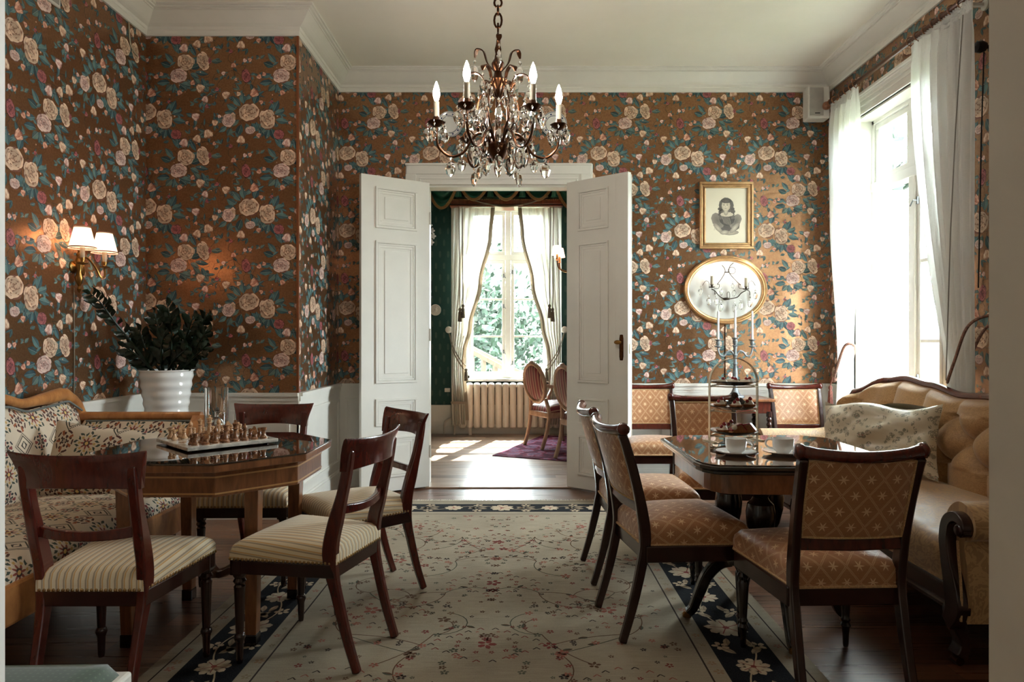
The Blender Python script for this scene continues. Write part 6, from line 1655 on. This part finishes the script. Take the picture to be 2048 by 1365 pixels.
RED, CRM, PASTRY, DARKC = m_plain('berry_red', C(150, 36, 44), 0.25, coat=0.4), m_plain('whipped_cream', C(226, 214, 196), 0.6), m_plain('baked_pastry', C(176, 112, 66), 0.6, var=0.2, scale=60), m_plain('chocolate', C(52, 32, 26), 0.5, var=0.2, scale=60)
tiern = ['lowest', 'middle', 'top']
for q, z in enumerate((0.030, 0.144, 0.256)):
    e = thing('cake_plate', 'round black plate on the %s tier of the cake stand' % tiern[q], 'plate', (kx, kz, TZt + z), 0, 'black cake plates')
    m = MB(); m.lathe([(0.0005, 0.0), (0.06, 0.0), (0.07, 0.003), (0.109, 0.017), (0.111, 0.020), (0.068, 0.008), (0.0005, 0.006)], (0, 0, 0), 32); m.build('dish', blackchina, e)
def cake(pos, kind, rot, label, group):
    e = thing('pastry', label, 'cake', pos, rot, group); e.scale = (1.2, 1.2, 1.3)
    if kind == 'tart':
        m = MB(); m.lathe([(0.018, 0.0), (0.026, 0.012), (0.0265, 0.016), (0.022, 0.015), (0.0005, 0.013)], (0, 0, 0), 14, flute=1, fd=0.08); m.build('crust', PASTRY, e)
        m = MB(); m.lathe([(0.02, 0.013), (0.016, 0.022), (0.010, 0.030), (0.0005, 0.034)], (0, 0, 0), 10); m.build('cream', CRM, e)
        m = MB(); m.ell((0.003, -0.004, 0.034), 0.008, 0.008, 0.008, 8, 6); m.ell((-0.009, -0.008, 0.026), 0.007, 0.007, 0.007, 8, 6); m.build('berry', RED, e)
    elif kind == 'slice':
        m = MB(); m.prism([(-0.03, 0), (0.03, 0), (0.034, 0.012), (0.012, 0.034), (-0.012, 0.028), (-0.034, 0.010)], -0.015, 0.015, Matrix(((1, 0, 0, 0), (0, 0, 1, 0), (0, 1, 0, 0), (0, 0, 0, 1)))); m.build('crust', PASTRY, e, smooth=False, bevel=0.004)
        m = MB(); m.bar([(-0.03, 0, 0.014), (-0.01, 0, 0.031), (0.012, 0, 0.037), (0.032, 0, 0.014)], (0, 1, 0), 0.026, 0.004); m.build('icing', RED if rcake.random() < 0.5 else DARKC, e, smooth=False)
        m = MB(); m.ell((-0.02, -0.012, 0.026), 0.012, 0.008, 0.009, 8, 6); m.build('cream', CRM, e)
    else:
        m = MB(); m.lathe([(0.020, 0.0), (0.022, 0.006), (0.018, 0.014), (0.0005, 0.017)], (0, 0, 0), 10); m.build('base', CRM, e)
        m = MB(); m.ell((0.004, -0.006, 0.018), 0.007, 0.007, 0.006, 8, 6); m.build('berry', RED, e)
zl = TZt + 0.0365
for (dx, dy, kd, r_, tx) in ((-0.058, -0.035, 'tart', 0, 'berry topped cream tart at the left of the lowest cake tier'), (0.0, -0.055, 'slice', 15, 'curved pastry slice at the front of the lowest cake tier'), (0.052, -0.03, 'slice', -30, 'tall red topped pastry slice at the right of the lowest cake tier'), (0.0, 0.05, 'tart', 0, 'cream tart at the back of the lowest cake tier')):
    cake((kx + dx, kz + dy, zl), kd, r_, tx, 'cakes on the lowest tier')
zl = TZt + 0.1505
for (dx, dy, kd, tx) in ((-0.066, -0.02, 'tart', 'small red berry tart at the left of the middle tier'), (-0.008, -0.066, 'tart', 'berry tart in front of the truffle bowl on the middle tier'), (0.062, -0.028, 'tart', 'berry tart at the right of the middle tier')):
    cake((kx + dx, kz + dy, zl), kd, 0, tx, 'tarts on the middle tier')
zl = TZt + 0.2625
for (dx, dy, tx) in ((-0.06, -0.02, 'little cream cake with a berry at the left of the top tier'), (-0.012, -0.045, 'little cream cake with a berry at the front middle of the top tier'), (0.042, -0.03, 'little cream cake with a berry at the right of the top tier'), (0.0, 0.03, 'little cream cake at the back of the top tier'), (0.07, 0.01, 'little cream cake at the far right rim of the top tier')):
    cake((kx + dx, kz + dy, zl), 'bun', 0, tx, 'small cakes on the top tier')
bwl = thing('glass_bowl', 'small glass bowl on the middle tier holding chocolate truffles', 'bowl', (kx + 0.012, kz + 0.008, TZt + 0.1505), 0); m = MB()
m.lathe([(0.0005, 0.0), (0.02, 0.0), (0.034, 0.012), (0.046, 0.032), (0.044, 0.032), (0.032, 0.014), (0.019, 0.004), (0.0005, 0.004)], (0, 0, 0), 20); m.build('bowl', m_plain('frosted_glass', C(176, 180, 178), 0.2, coat=0.5), bwl)
choc = m_plain('dusted_chocolate', C(108, 92, 86), 0.9, var=0.35, scale=160, bump=0.6); tr0 = None
for q, (dx, dy, dz, tx) in enumerate(((-0.02, -0.012, 0.032, 'left'), (0.018, -0.014, 0.032, 'right'), (0.0, 0.02, 0.032, 'back'), (-0.004, 0.0, 0.056, 'topmost'))):
    if tr0 is None: m = MB(); m.ell((0, 0, 0), 0.0165, 0.0165, 0.0155, 12, 8); o = tr0 = m.build('truffle', choc)
    else: o = tr0.copy(); COL.objects.link(o)
    o.location = (kx + 0.012 + dx, kz + 0.008 + dy, TZt + 0.1505 + dz); tag(o, '%s dusted chocolate truffle in the glass bowl on the middle tier' % tx, 'truffle', 'chocolate truffles')

# ================================================================== CONSOLE TABLE AND CANDELABRA
ctb = thing('side_table', 'reddish wooden side table with turned legs against the back wall', 'table', (1.64, 5.39, 0.0))
m = MB(); m.bb(-0.30, 0.30, -0.20, 0.21, 0.735, 0.757); m.build('table_top', M['walnut'], ctb, smooth=False, bevel=0.005)
m = MB(); m.bb(-0.27, 0.27, -0.17, 0.18, 0.645, 0.735); m.build('apron', M['mahogany'], ctb, smooth=False, bevel=0.003)
for (x, y) in ((-0.26, -0.165), (0.26, -0.165), (0.26, 0.17), (-0.26, 0.17)):
    m = MB(); pr = [(0.016, 0), (0.02, 0.03)]
    z = 0.06
    while z < 0.60: pr += [(0.014, z), (0.021, z + 0.014), (0.021, z + 0.022), (0.014, z + 0.036)]; z += 0.04
    pr += [(0.022, 0.62), (0.022, 0.66)]; m.lathe(pr, (x, y, 0), 12); m.build('leg', M['mahogany_dark'], ctb)
cb = thing('candelabra', 'grey pewter three armed candelabra on the side table behind the cake stand', 'candelabra', (1.682, 5.36, 0.757))
m = MB(); m.lathe([(0.068, 0.0), (0.07, 0.006), (0.066, 0.014), (0.045, 0.022), (0.03, 0.04), (0.018, 0.07), (0.013, 0.10), (0.018, 0.108), (0.012, 0.118), (0.018, 0.13), (0.021, 0.17), (0.018, 0.21), (0.012, 0.25), (0.018, 0.262), (0.012, 0.275), (0.014, 0.32), (0.020, 0.332), (0.012, 0.345), (0.013, 0.38), (0.018, 0.40), (0.026, 0.405), (0.012, 0.412), (0.018, 0.43), (0.020, 0.445), (0.014, 0.455), (0.028, 0.466), (0.028, 0.470), (0.0005, 0.468)], (0, 0, 0), 20); m.build('stem', M['pewter'], cb)
for s in (-1, 1):
    m = MB(); m.tube(catmull([(s * 0.012, 0, 0.34), (s * 0.035, 0, 0.365), (s * 0.065, 0, 0.355), (s * 0.09, 0, 0.325), (s * 0.12, 0, 0.335), (s * 0.134, 0, 0.375), (s * 0.134, 0, 0.40)], 6), 0.0072, 8)
    m.lathe([(0.010, 0.39), (0.027, 0.398), (0.027, 0.403), (0.011, 0.408), (0.016, 0.42), (0.017, 0.432), (0.012, 0.442), (0.027, 0.452), (0.027, 0.456), (0.0005, 0.455)], (s * 0.134, 0, 0), 16); m.build('arm', M['pewter'], cb)
for dx, zb, tx in ((-0.134, 0.457, 'left'), (0.0, 0.471, 'middle'), (0.134, 0.457, 'right')):
    m = MB(); m.lathe([(0.0105, 0.0), (0.0075, 0.215), (0.004, 0.222), (0.0005, 0.224)], (0, 0, 0), 12); m.tube([(0, 0, 0.222), (0, 0, 0.232)], 0.001, 5)
    o = m.build('candle', M['wax'], loc=(1.682 + dx, 5.36, 0.757 + zb)); tag(o, 'tall white taper candle in the %s cup of the pewter candelabra' % tx, 'candle', 'taper candles')

# ================================================================== GREEN ROOM
S8 = 154.0
def curtain2(side, label):
    xo = lambda d: -0.185 + side * d
    e = thing('curtain', label, 'curtain', (-0.185 + side * 0.5, FY - 0.12, 2.98), 0, 'cream curtains of the far window'); L_ = e.location
    ya = lambda s: xo(0.70); yb = lambda s: xo(interp([(0, 0.17), (0.12, 0.20), (0.35, 0.33), (0.55, 0.46), (0.66, 0.53), (0.70, 0.545), (1, 0.50)], s))
    m = drape('c', None, ya, yb, FY - 0.205, 2.886, 0.14, 6.5, 0.030, 0.4 * side, '', '', L_, nu=120, nv=60, axis='x'); m.build('cloth', M['cream_curtain'], e, angle=180)
    m = MB(); P_ = [(yb(s), FY - 0.215, lerp(2.89, 0.14, s)) for s in np.linspace(0, 0.98, 40)]; m.bar([Vector(p) - L_ for p in P_], (1, 0, 0), 0.05, 0.004); m.build('edge_braid', M['braid'], e, smooth=False)
    m = MB(); m.bar([Vector((xo(d), FY - 0.245, 0.42 + 0.03 * abs(d - 0.6))) - L_ for d in np.linspace(0.50, 0.70, 8)], (0, 0, 1), 0.03, 0.006); m.build('hem_braid', M['braid'], e, smooth=False)
    r0 = Vector((xo(0.745), FY, 1.345))
    m = MB(); m.lathe([(0.0005, 0.09), (0.03, 0.088), (0.045, 0.07), (0.045, 0.055), (0.02, 0.045), (0.015, 0.0)][::-1], r0 - L_, 16, M=Matrix.Rotation(R(90), 4, 'X')); m.build('tieback_rosette', M['white'], e)
    m = MB()
    for q in (0, 1): m.tube([Vector(p) - L_ for p in catmull([(xo(0.745), FY - 0.05, 1.32 - 0.02 * q), (xo(0.66), FY - 0.245, 1.10 - 0.05 * q), (xo(0.57), FY - 0.25, 0.95 - 0.06 * q), (xo(0.51), FY - 0.25, 0.89 - 0.06 * q)], 5)], 0.007, 6)
    c_ = m.build('tieback', M['taupe_trim'], e)
    m = MB(); tassel(m, Vector((xo(0.505), FY - 0.255, 0.86)) - L_, 1.25); m.build('tassel', M['tassel'], c_)
    m = MB()
    for d, z in ((0.585, 1.62), (0.545, 1.665)): m.tube([Vector((xo(d + 0.01), FY - 0.255, 2.895)) - L_, Vector((xo(d), FY - 0.255, z)) - L_], 0.006, 6)
    c_ = m.build('hanging_cord', M['taupe_trim'], e)
    for d, z in ((0.585, 1.62), (0.545, 1.665)):
        m = MB(); tassel(m, Vector((xo(d), FY - 0.255, z)) - L_, 1.35); m.build('tassel', M['tassel'], c_)
curtain2(-1, 'cream tasselled curtain at the left side of the far window'); curtain2(1, 'cream tasselled curtain at the right side of the far window')
e = thing('pelmet', 'gilded red brown cornice board over the far window curtains', 'pelmet', (-0.185, FY, 2.892))
m = MB(); m.bb(-0.70, 0.70, -0.27, 0.0, 0.03, 0.095); m.bb(-0.71, 0.71, -0.28, 0.0, 0.0, 0.018); m.build('board', m_wood('red_gilt', C(96, 46, 30), C(150, 82, 52), 0.3), e, smooth=False, bevel=0.006)
m = MB()
for q in range(60): m.ell((lerp(-0.69, 0.69, q / 59), -0.275, 0.088), 0.010, 0.010, 0.010, 6, 5)
m.build('bead_trim', M['gold'], e, angle=180)
m = MB(); m.tube(catmull([(-0.52, -0.295, 0.12), (-0.30, -0.31, 0.04), (0.0, -0.31, -0.01), (0.30, -0.31, 0.04), (0.52, -0.295, 0.12)], 8), 0.008, 6); m.build('cord', M['taupe_trim'], e)
e = thing('valance', 'green swagged valance with gold fringe across the far wall', 'valance', (-0.185, FY, 3.10))
gcl = m_plain('green_satin', C(40, 112, 94), 0.45, var=0.18, scale=10); gmat_fr = m_plain('gold_fringe', C(150, 116, 72), 0.8, var=0.25, scale=120)
for q in range(-3, 4):
    if abs(q) == 3: xc = q * 0.40
    else: xc = q * 0.40
    dp = 0.235
    if abs(q) == 2: dp = 0.34
    m = MB()
    def sw(i, j):
        x = (i * 2 - 1); sag = dp * j * (1 - x * x); b_ = 0.035 * math.sin(j * 4.5 * PI) * (1 - abs(x) ** 3)
        return (xc + x * 0.20, -0.30 - 0.05 * (1 - x * x) - b_, 0.12 - sag - 0.02 * j)
    m.grid(sw, 17, 22); s_ = m.build('swag', gcl, e, angle=180)
    m = MB(); m.bar([Vector(sw(i / 16, 1.0)) + Vector((0, -0.01, -0.012)) for i in range(17)], (0, 1, 0), 0.012, 0.035); m.build('fringe', gmat_fr, s_, smooth=False)
    m = MB(); m.lathe([(0.012, 0.13), (0.03, 0.08), (0.022, 0.03), (0.035, -0.04), (0.05, -0.10)][::-1], (xc + 0.20, -0.33, 0.0), 10, 1, 0.6, flute=1, fd=0.25); m.build('knot', gcl, e)
m = MB(); m.bb(-1.45, 1.45, -0.33, 0.0, 0.10, 0.15); m.build('board', gcl, e, smooth=False)
# radiator
e = thing('radiator', 'cream ribbed radiator below the far window', 'radiator', (-0.15, FY - 0.095, 0.0))
m = MB(); n_ = 14
for q in range(n_):
    x = lerp(-0.60, 0.60, q / (n_ - 1))
    m.prism([(x + 0.043 * math.cos(t) * (1 if abs(math.cos(t)) < .9 else 1), 0.06 * math.sin(t)) for t in np.linspace(0, 2 * PI, 15)[:-1]], 0.10, 0.645)
    m.ell((x, 0, 0.645), 0.043, 0.06, 0.022, 14, 6); m.ell((x, 0, 0.10), 0.043, 0.06, 0.02, 14, 6)
m.tube([(-0.62, 0, 0.62), (0.62, 0, 0.62)], 0.018); m.tube([(-0.62, 0, 0.125), (0.62, 0, 0.125)], 0.018); m.build('column_block', M['radiator'], e, angle=50)
for x in (-0.5, 0.5):
    m = MB(); m.bb(x - 0.02, x + 0.02, -0.04, 0.04, 0.0, 0.10); m.build('foot', M['radiator'], e, smooth=False)
m = MB(); m.tube([(-0.62, 0, 0.125), (-0.70, 0, 0.13), (-0.705, 0, 0.0)], 0.013); m.tube(catmull([(-0.70, 0.02, 0.30), (-0.74, 0.03, 0.22), (-0.83, 0.05, 0.15), (-0.84, 0.06, 0.0)], 5), 0.013); m.ell((-0.70, 0, 0.125), 0.026, 0.022, 0.03); m.build('pipe', M['radiator'], e)
# plaque, sprig of flowers, socket box
p = at(871, 620, FY); e = thing('wall_plaque', 'round white relief plaque on the green wall beside the far curtain', 'plaque', (p.x, FY, p.z))
m = MB(); m.lathe([(0.0005, 0.0), (0.072, 0.0), (0.074, 0.01), (0.068, 0.016), (0.062, 0.010), (0.0005, 0.010)], (0, 0, 0), 28, M=Matrix.Rotation(R(90), 4, 'X')); m.build('disc', M['plastic'], e)
m = MB(); m.ell((0.004, -0.011, 0.0), 0.022, 0.008, 0.028); m.ell((-0.01, -0.011, -0.02), 0.03, 0.006, 0.012); m.ell((0.012, -0.011, 0.03), 0.014, 0.006, 0.014); m.build('relief', M['plastic'], e)
fb = thing('flower_bracket', 'black wall bracket with white flowers at the left of the far room', 'flowers', (-1.20, FY, 1.78))
m = MB(); m.tube(catmull([(0.0, -0.01, 0.0), (0.0, -0.12, -0.02), (0.05, -0.16, 0.04), (0.06, -0.15, 0.16), (0.02, -0.13, 0.24), (-0.03, -0.12, 0.18)], 6), 0.007, 6); m.bb(-0.10, 0.06, -0.16, 0.0, -0.012, 0.0); m.build('bracket', M['black_metal'], fb, smooth=True)
m = MB(); m.lathe([(0.03, 0.0), (0.05, 0.06), (0.04, 0.12), (0.045, 0.13)], (-0.02, -0.09, 0.0), 14); m.build('vase', M['black_metal'], fb)
m = MB(); m.tube(catmull([(-0.02, -0.09, 0.10), (0.0, -0.10, 0.5), (0.03, -0.12, 0.85)], 5), 0.004, 6); m.build('stem', M['green_leaf'], fb)
for (x, z) in ((0.06, 0.83), (0.03, 0.90), (0.075, 0.76), (0.02, 0.72), (0.05, 0.68), (0.0, 0.80)):
    m = MB()
    for q in range(5): a = 2 * PI * q / 5; m.ell((x + 0.022 * math.cos(a), -0.13, z + 0.022 * math.sin(a)), 0.02, 0.007, 0.014, 8, 5, Matrix.Rotation(-a, 4, 'Y'))
    m.build('blossom', M['china'], fb)
p = at(895, 780, FY); m = MB(); m.bb(-0.035, 0.035, -0.03, 0.0, -0.025, 0.025); o = m.build('socket_box', M['plastic'], smooth=False, bevel=0.005, loc=(p.x, FY, p.z)); tag(o, 'small white socket box on the green wall beside the curtain', 'socket')
# hanging lamp with shades, partly behind the right door leaf
hz = 7.4; hp = at(1150, 530, hz); e = thing('shaded_chandelier', 'brass hanging lamp with small lit shades in the green room', 'chandelier', (hp.x, hz, hp.z))
m = MB(); m.lathe([(0.0005, -0.10), (0.02, -0.08), (0.035, -0.04), (0.02, 0.0), (0.015, 0.08), (0.02, 0.2), (0.006, 0.24)], (0, 0, 0), 14); m.tube([(0, 0, 0.22), (0, 0, CEIL - hp.z)], 0.006, 6); m.build('stem', M['brass'], e)
shd = m_emit('lit_pink_shade', (1.0, 0.58, 0.42), 1.3)
for q in range(6):
    a = R(20 + 60 * q); c_, s_ = math.cos(a), math.sin(a); m = MB(); m.tube(catmull([(0.02 * c_, 0.02 * s_, -0.04), (0.10 * c_, 0.10 * s_, -0.07), (0.19 * c_, 0.19 * s_, -0.04), (0.21 * c_, 0.21 * s_, 0.04)], 5), 0.007, 6); m.lathe([(0.02, 0.04), (0.012, 0.05), (0.012, 0.11)], (0.21 * c_, 0.21 * s_, 0), 10); ar = m.build('arm', M['brass'], e)
    m = MB(); m.lathe([(0.062, 0.10), (0.042, 0.20)], (0.21 * c_, 0.21 * s_, 0), 20)
    m.f = m.f[:20]; m.build('lamp_shade', shd, ar, angle=180)
# medallion armchairs (front is +Y)
def medallion_chair(loc, rotz, label):
    t = thing('armchair', label, 'armchair', loc, rotz, 'striped medallion armchairs')
    m = MB(); pad(m, lambda y: lerp(0.22, 0.27, (y + 0.22) / 0.46), -0.22, 0.24, 0.47, 0.075, 0.05, 0.05, 20, 20); m.build('seat', M['silk'], t, angle=180)
    m = MB(); m.bb(-0.27, 0.27, 0.19, 0.245, 0.34, 0.405); m.bb(-0.23, 0.23, -0.235, -0.19, 0.34, 0.405)
    for s in (-1, 1): m.bar([(s * 0.215, -0.21, 0.372), (s * 0.262, 0.22, 0.372)], (1, 0, 0), 0.04, 0.065)
    m.build('seat_rail', M['beech'], t, smooth=False, bevel=0.012)
    for s in (-1, 1):
        m = MB(); m.bar(catmull([(s * 0.245, 0.215, 0.39), (s * 0.262, 0.245, 0.28), (s * 0.25, 0.235, 0.12), (s * 0.262, 0.26, 0.0)], 4), (1, 0, 0), [0.05, .052, .052, .05, .046, .042, .038, .034, .032, .03, .03, .03, .034], [0.05, .052, .052, .05, .046, .042, .038, .034, .032, .03, .03, .03, .034]); m.build('leg', M['beech'], t, bevel=0.008, angle=50)
        m = MB(); m.bar(catmull([(s * 0.20, -0.30, 0.0), (s * 0.205, -0.24, 0.2), (s * 0.21, -0.215, 0.40), (s * 0.17, -0.24, 0.56)], 4), (1, 0, 0), 0.036, 0.036); m.build('leg', M['beech'], t, bevel=0.008, angle=50)
        m = MB(); m.bar(catmull([(s * 0.215, -0.275, 0.70), (s * 0.27, -0.12, 0.685), (s * 0.285, 0.06, 0.665), (s * 0.275, 0.10, 0.62), (s * 0.25, 0.04, 0.52), (s * 0.25, 0.09, 0.40)], 4), (1, 0, 0), 0.036, 0.032); a = m.build('arm', M['beech'], t, bevel=0.008, angle=50)
        m = MB(); m.ell((s * 0.275, -0.04, 0.695), 0.026, 0.11, 0.02); m.build('arm_pad', M['silk'], a)
    tl = lambda x, z, d=0.0: (x, -0.245 - 0.16 * (z - 0.5) + d, z)
    m = MB(); m.tube([tl(0.225 * math.cos(t_), 0.725 + 0.215 * math.sin(t_)) for t_ in np.linspace(0, 2 * PI, 41)[:-1]], 0.023, 10, closed=True)
    m.ell(tl(0, 0.955), 0.05, 0.02, 0.022); m.ell(tl(-0.05, 0.945), 0.03, 0.016, 0.014); m.ell(tl(0.05, 0.945), 0.03, 0.016, 0.014); m.build('back_frame', M['beech'], t, angle=180)
    m = MB()
    for d_ in (1, -1):
        m.grid(lambda i, j: (lambda x, z, r_: tl(x, z, d_ * (0.004 + 0.022 * max(0, 1 - r_ ** 2) ** 0.5)) + (x + 0.02, z))(0.21 * j * math.cos(2 * PI * i), 0.725 + 0.20 * j * math.sin(2 * PI * i), j), 33, 8)
    m.build('backrest', M['silk'], t, angle=180)
    return t
medallion_chair((0.40, 7.78, 0.008), -62, 'striped oval back armchair by the far window, seen beside the right curtain')
medallion_chair((0.70, 6.85, 0.008), -68, 'striped oval back armchair half hidden by the right door leaf')
# burgundy rug
g = G('burgundy_rug'); n1 = g.noise(g.n('TexCoord').outputs['Object'], 26, 4, 0.65); vo = g.n('TexVoronoi'); vo.inputs['Scale'].default_value = 7.0; g.links.new(g.n('TexCoord').outputs['Object'], vo.inputs['Vector'])
f_ = (X(g, vo.outputs['Distance']) * 6.0).sin() * 0.25 + n1; g.set(g.ramp(f_, [(0.3, C(70, 30, 48)), (0.5, C(118, 40, 62)), (0.62, C(132, 96, 112)), (0.75, C(96, 70, 92))]), 0.95, spec=0.1)
m = MB(); m.prism([(-0.30, 7.12), (1.75, 6.20), (2.55, 7.8), (0.28, 8.66)], 0.0006, 0.008); o = m.build('small_rug', g.m, smooth=False); tag(o, 'burgundy patterned rug under the armchairs in the green room', 'rug')

# ================================================================== OUTSIDE
b = MB(); b.bb(-40, 60, 9.3, 70, -1.0, -0.9); b.bb(3.05, 60, -20, 9.3, -1.0, -0.9)
struct(b.build('ground', m_plain('lawn', C(66, 76, 50), 0.95, var=0.15, scale=3), smooth=False), 'pale lawn outside the windows', 'lawn')
rt = random.Random(3)
leafm = m_plain('tree_leaves', C(24, 44, 26), 0.8, var=0.3, scale=2); trunkm = m_plain('tree_bark', C(60, 52, 46), 0.9)
def tree(x, y, h, r, label, n=2600, ls=0.16):
    t = thing('tree', label, 'tree', (x, y, -0.9), 0, 'garden trees')
    m = MB(); m.tube([(0, 0, 0), (0.1, 0, h * 0.4), (0, 0.1, h * 0.8)], [0.2, 0.15, 0.05], 8); m.build('trunk', trunkm, t)
    blobs = [(rt.uniform(-r, r) * 0.7, rt.uniform(-r, r) * 0.5, h * rt.uniform(0.22, 0.95), r * rt.uniform(0.3, 0.55)) for _ in range(16)]; m = MB()
    for q in range(n):
        bx, by, bz, br = rt.choice(blobs); d = Vector((rt.gauss(0, 1), rt.gauss(0, 1), rt.gauss(0, 1))).normalized() * br * rt.uniform(0.5, 1.05); c_ = Vector((bx, by, bz)) + d
        a = Vector((rt.gauss(0, 1), rt.gauss(0, 1), rt.gauss(0, 1))).normalized(); b_ = a.orthogonal().normalized(); s = ls * rt.uniform(0.6, 1.3)
        m.add([c_ - a * s, c_ + b_ * s * 0.5, c_ + a * s, c_ - b_ * s * 0.5], [(0, 1, 2, 3)])
    m.build('foliage', leafm, t, smooth=False)
tree(-2.6, 22, 4.2, 3.0, 'leafy garden tree seen through the left panes of the far window'); tree(2.6, 25, 4.0, 3.2, 'leafy garden tree seen through the right panes of the far window'); tree(-0.6, 34, 6.2, 4.5, 'taller paler tree behind the others beyond the far window', 2200, 0.22)
tree(6.6, 12.6, 7.0, 2.6, 'garden tree seen through the upper panes of the right window'); tree(14, 21.5, 8.5, 4.0, 'distant garden tree beyond the right window', 2000, 0.22)
# wooden stair rail outside the far window
timber = m_plain('weathered_timber', C(84, 66, 50), 0.8, var=0.1)
def rail(x0, y, z0, x1, z1, n, label):
    e = thing('stair_railing', label, 'railing', (x0, y, -0.9), 0, 'outdoor stair railings')
    m = MB(); m.bar([(0, 0, z0 + 0.9), (x1 - x0, 0, z1 + 0.9)], (0, 1, 0), 0.09, 0.07); m.bar([(0, 0, z0 + 0.2), (x1 - x0, 0, z1 + 0.2)], (0, 1, 0), 0.06, 0.14); m.build('handrail', timber, e, smooth=False)
    for q in range(n):
        t_ = q / (n - 1); x = (x1 - x0) * t_; zz = lerp(z0, z1, t_) + 0.9; w_ = 0.10 if q in (0, n - 1) else 0.05
        m = MB(); m.bb(x - w_ / 2, x + w_ / 2, -w_ / 2, w_ / 2, 0.0 if w_ > 0.06 else zz - 0.72, zz); m.build('baluster', timber, e, smooth=False)
rail(-0.98, 11.2, 1.12, 0.55, 0.30, 9, 'sloping timber stair railing outside the far window'); rail(-1.35, 12.6, 1.30, 1.0, 0.10, 12, 'second timber stair railing farther out in the garden')
# pale boarded fence outside the right window
m = MB(); y = 3.0
e = thing('fence', 'pale boarded garden fence outside the right window', 'fence', (5.2, 12.0, -0.9))
for q in range(60): m.bb(-0.02, 0.02, -7 + q * 0.25, -7 + q * 0.25 + 0.22, 0.0, 2.5)
m.build('boards', m_plain('weathered_boards', C(44, 41, 38), 0.8), e, smooth=False)
m = MB(); m.bb(0.02, 0.08, -7, 8, 0.5, 0.62); m.bb(0.02, 0.08, -7, 8, 2.0, 2.12); m.build('rail', m_plain('weathered_rail', C(58, 54, 50), 0.8), e, smooth=False)
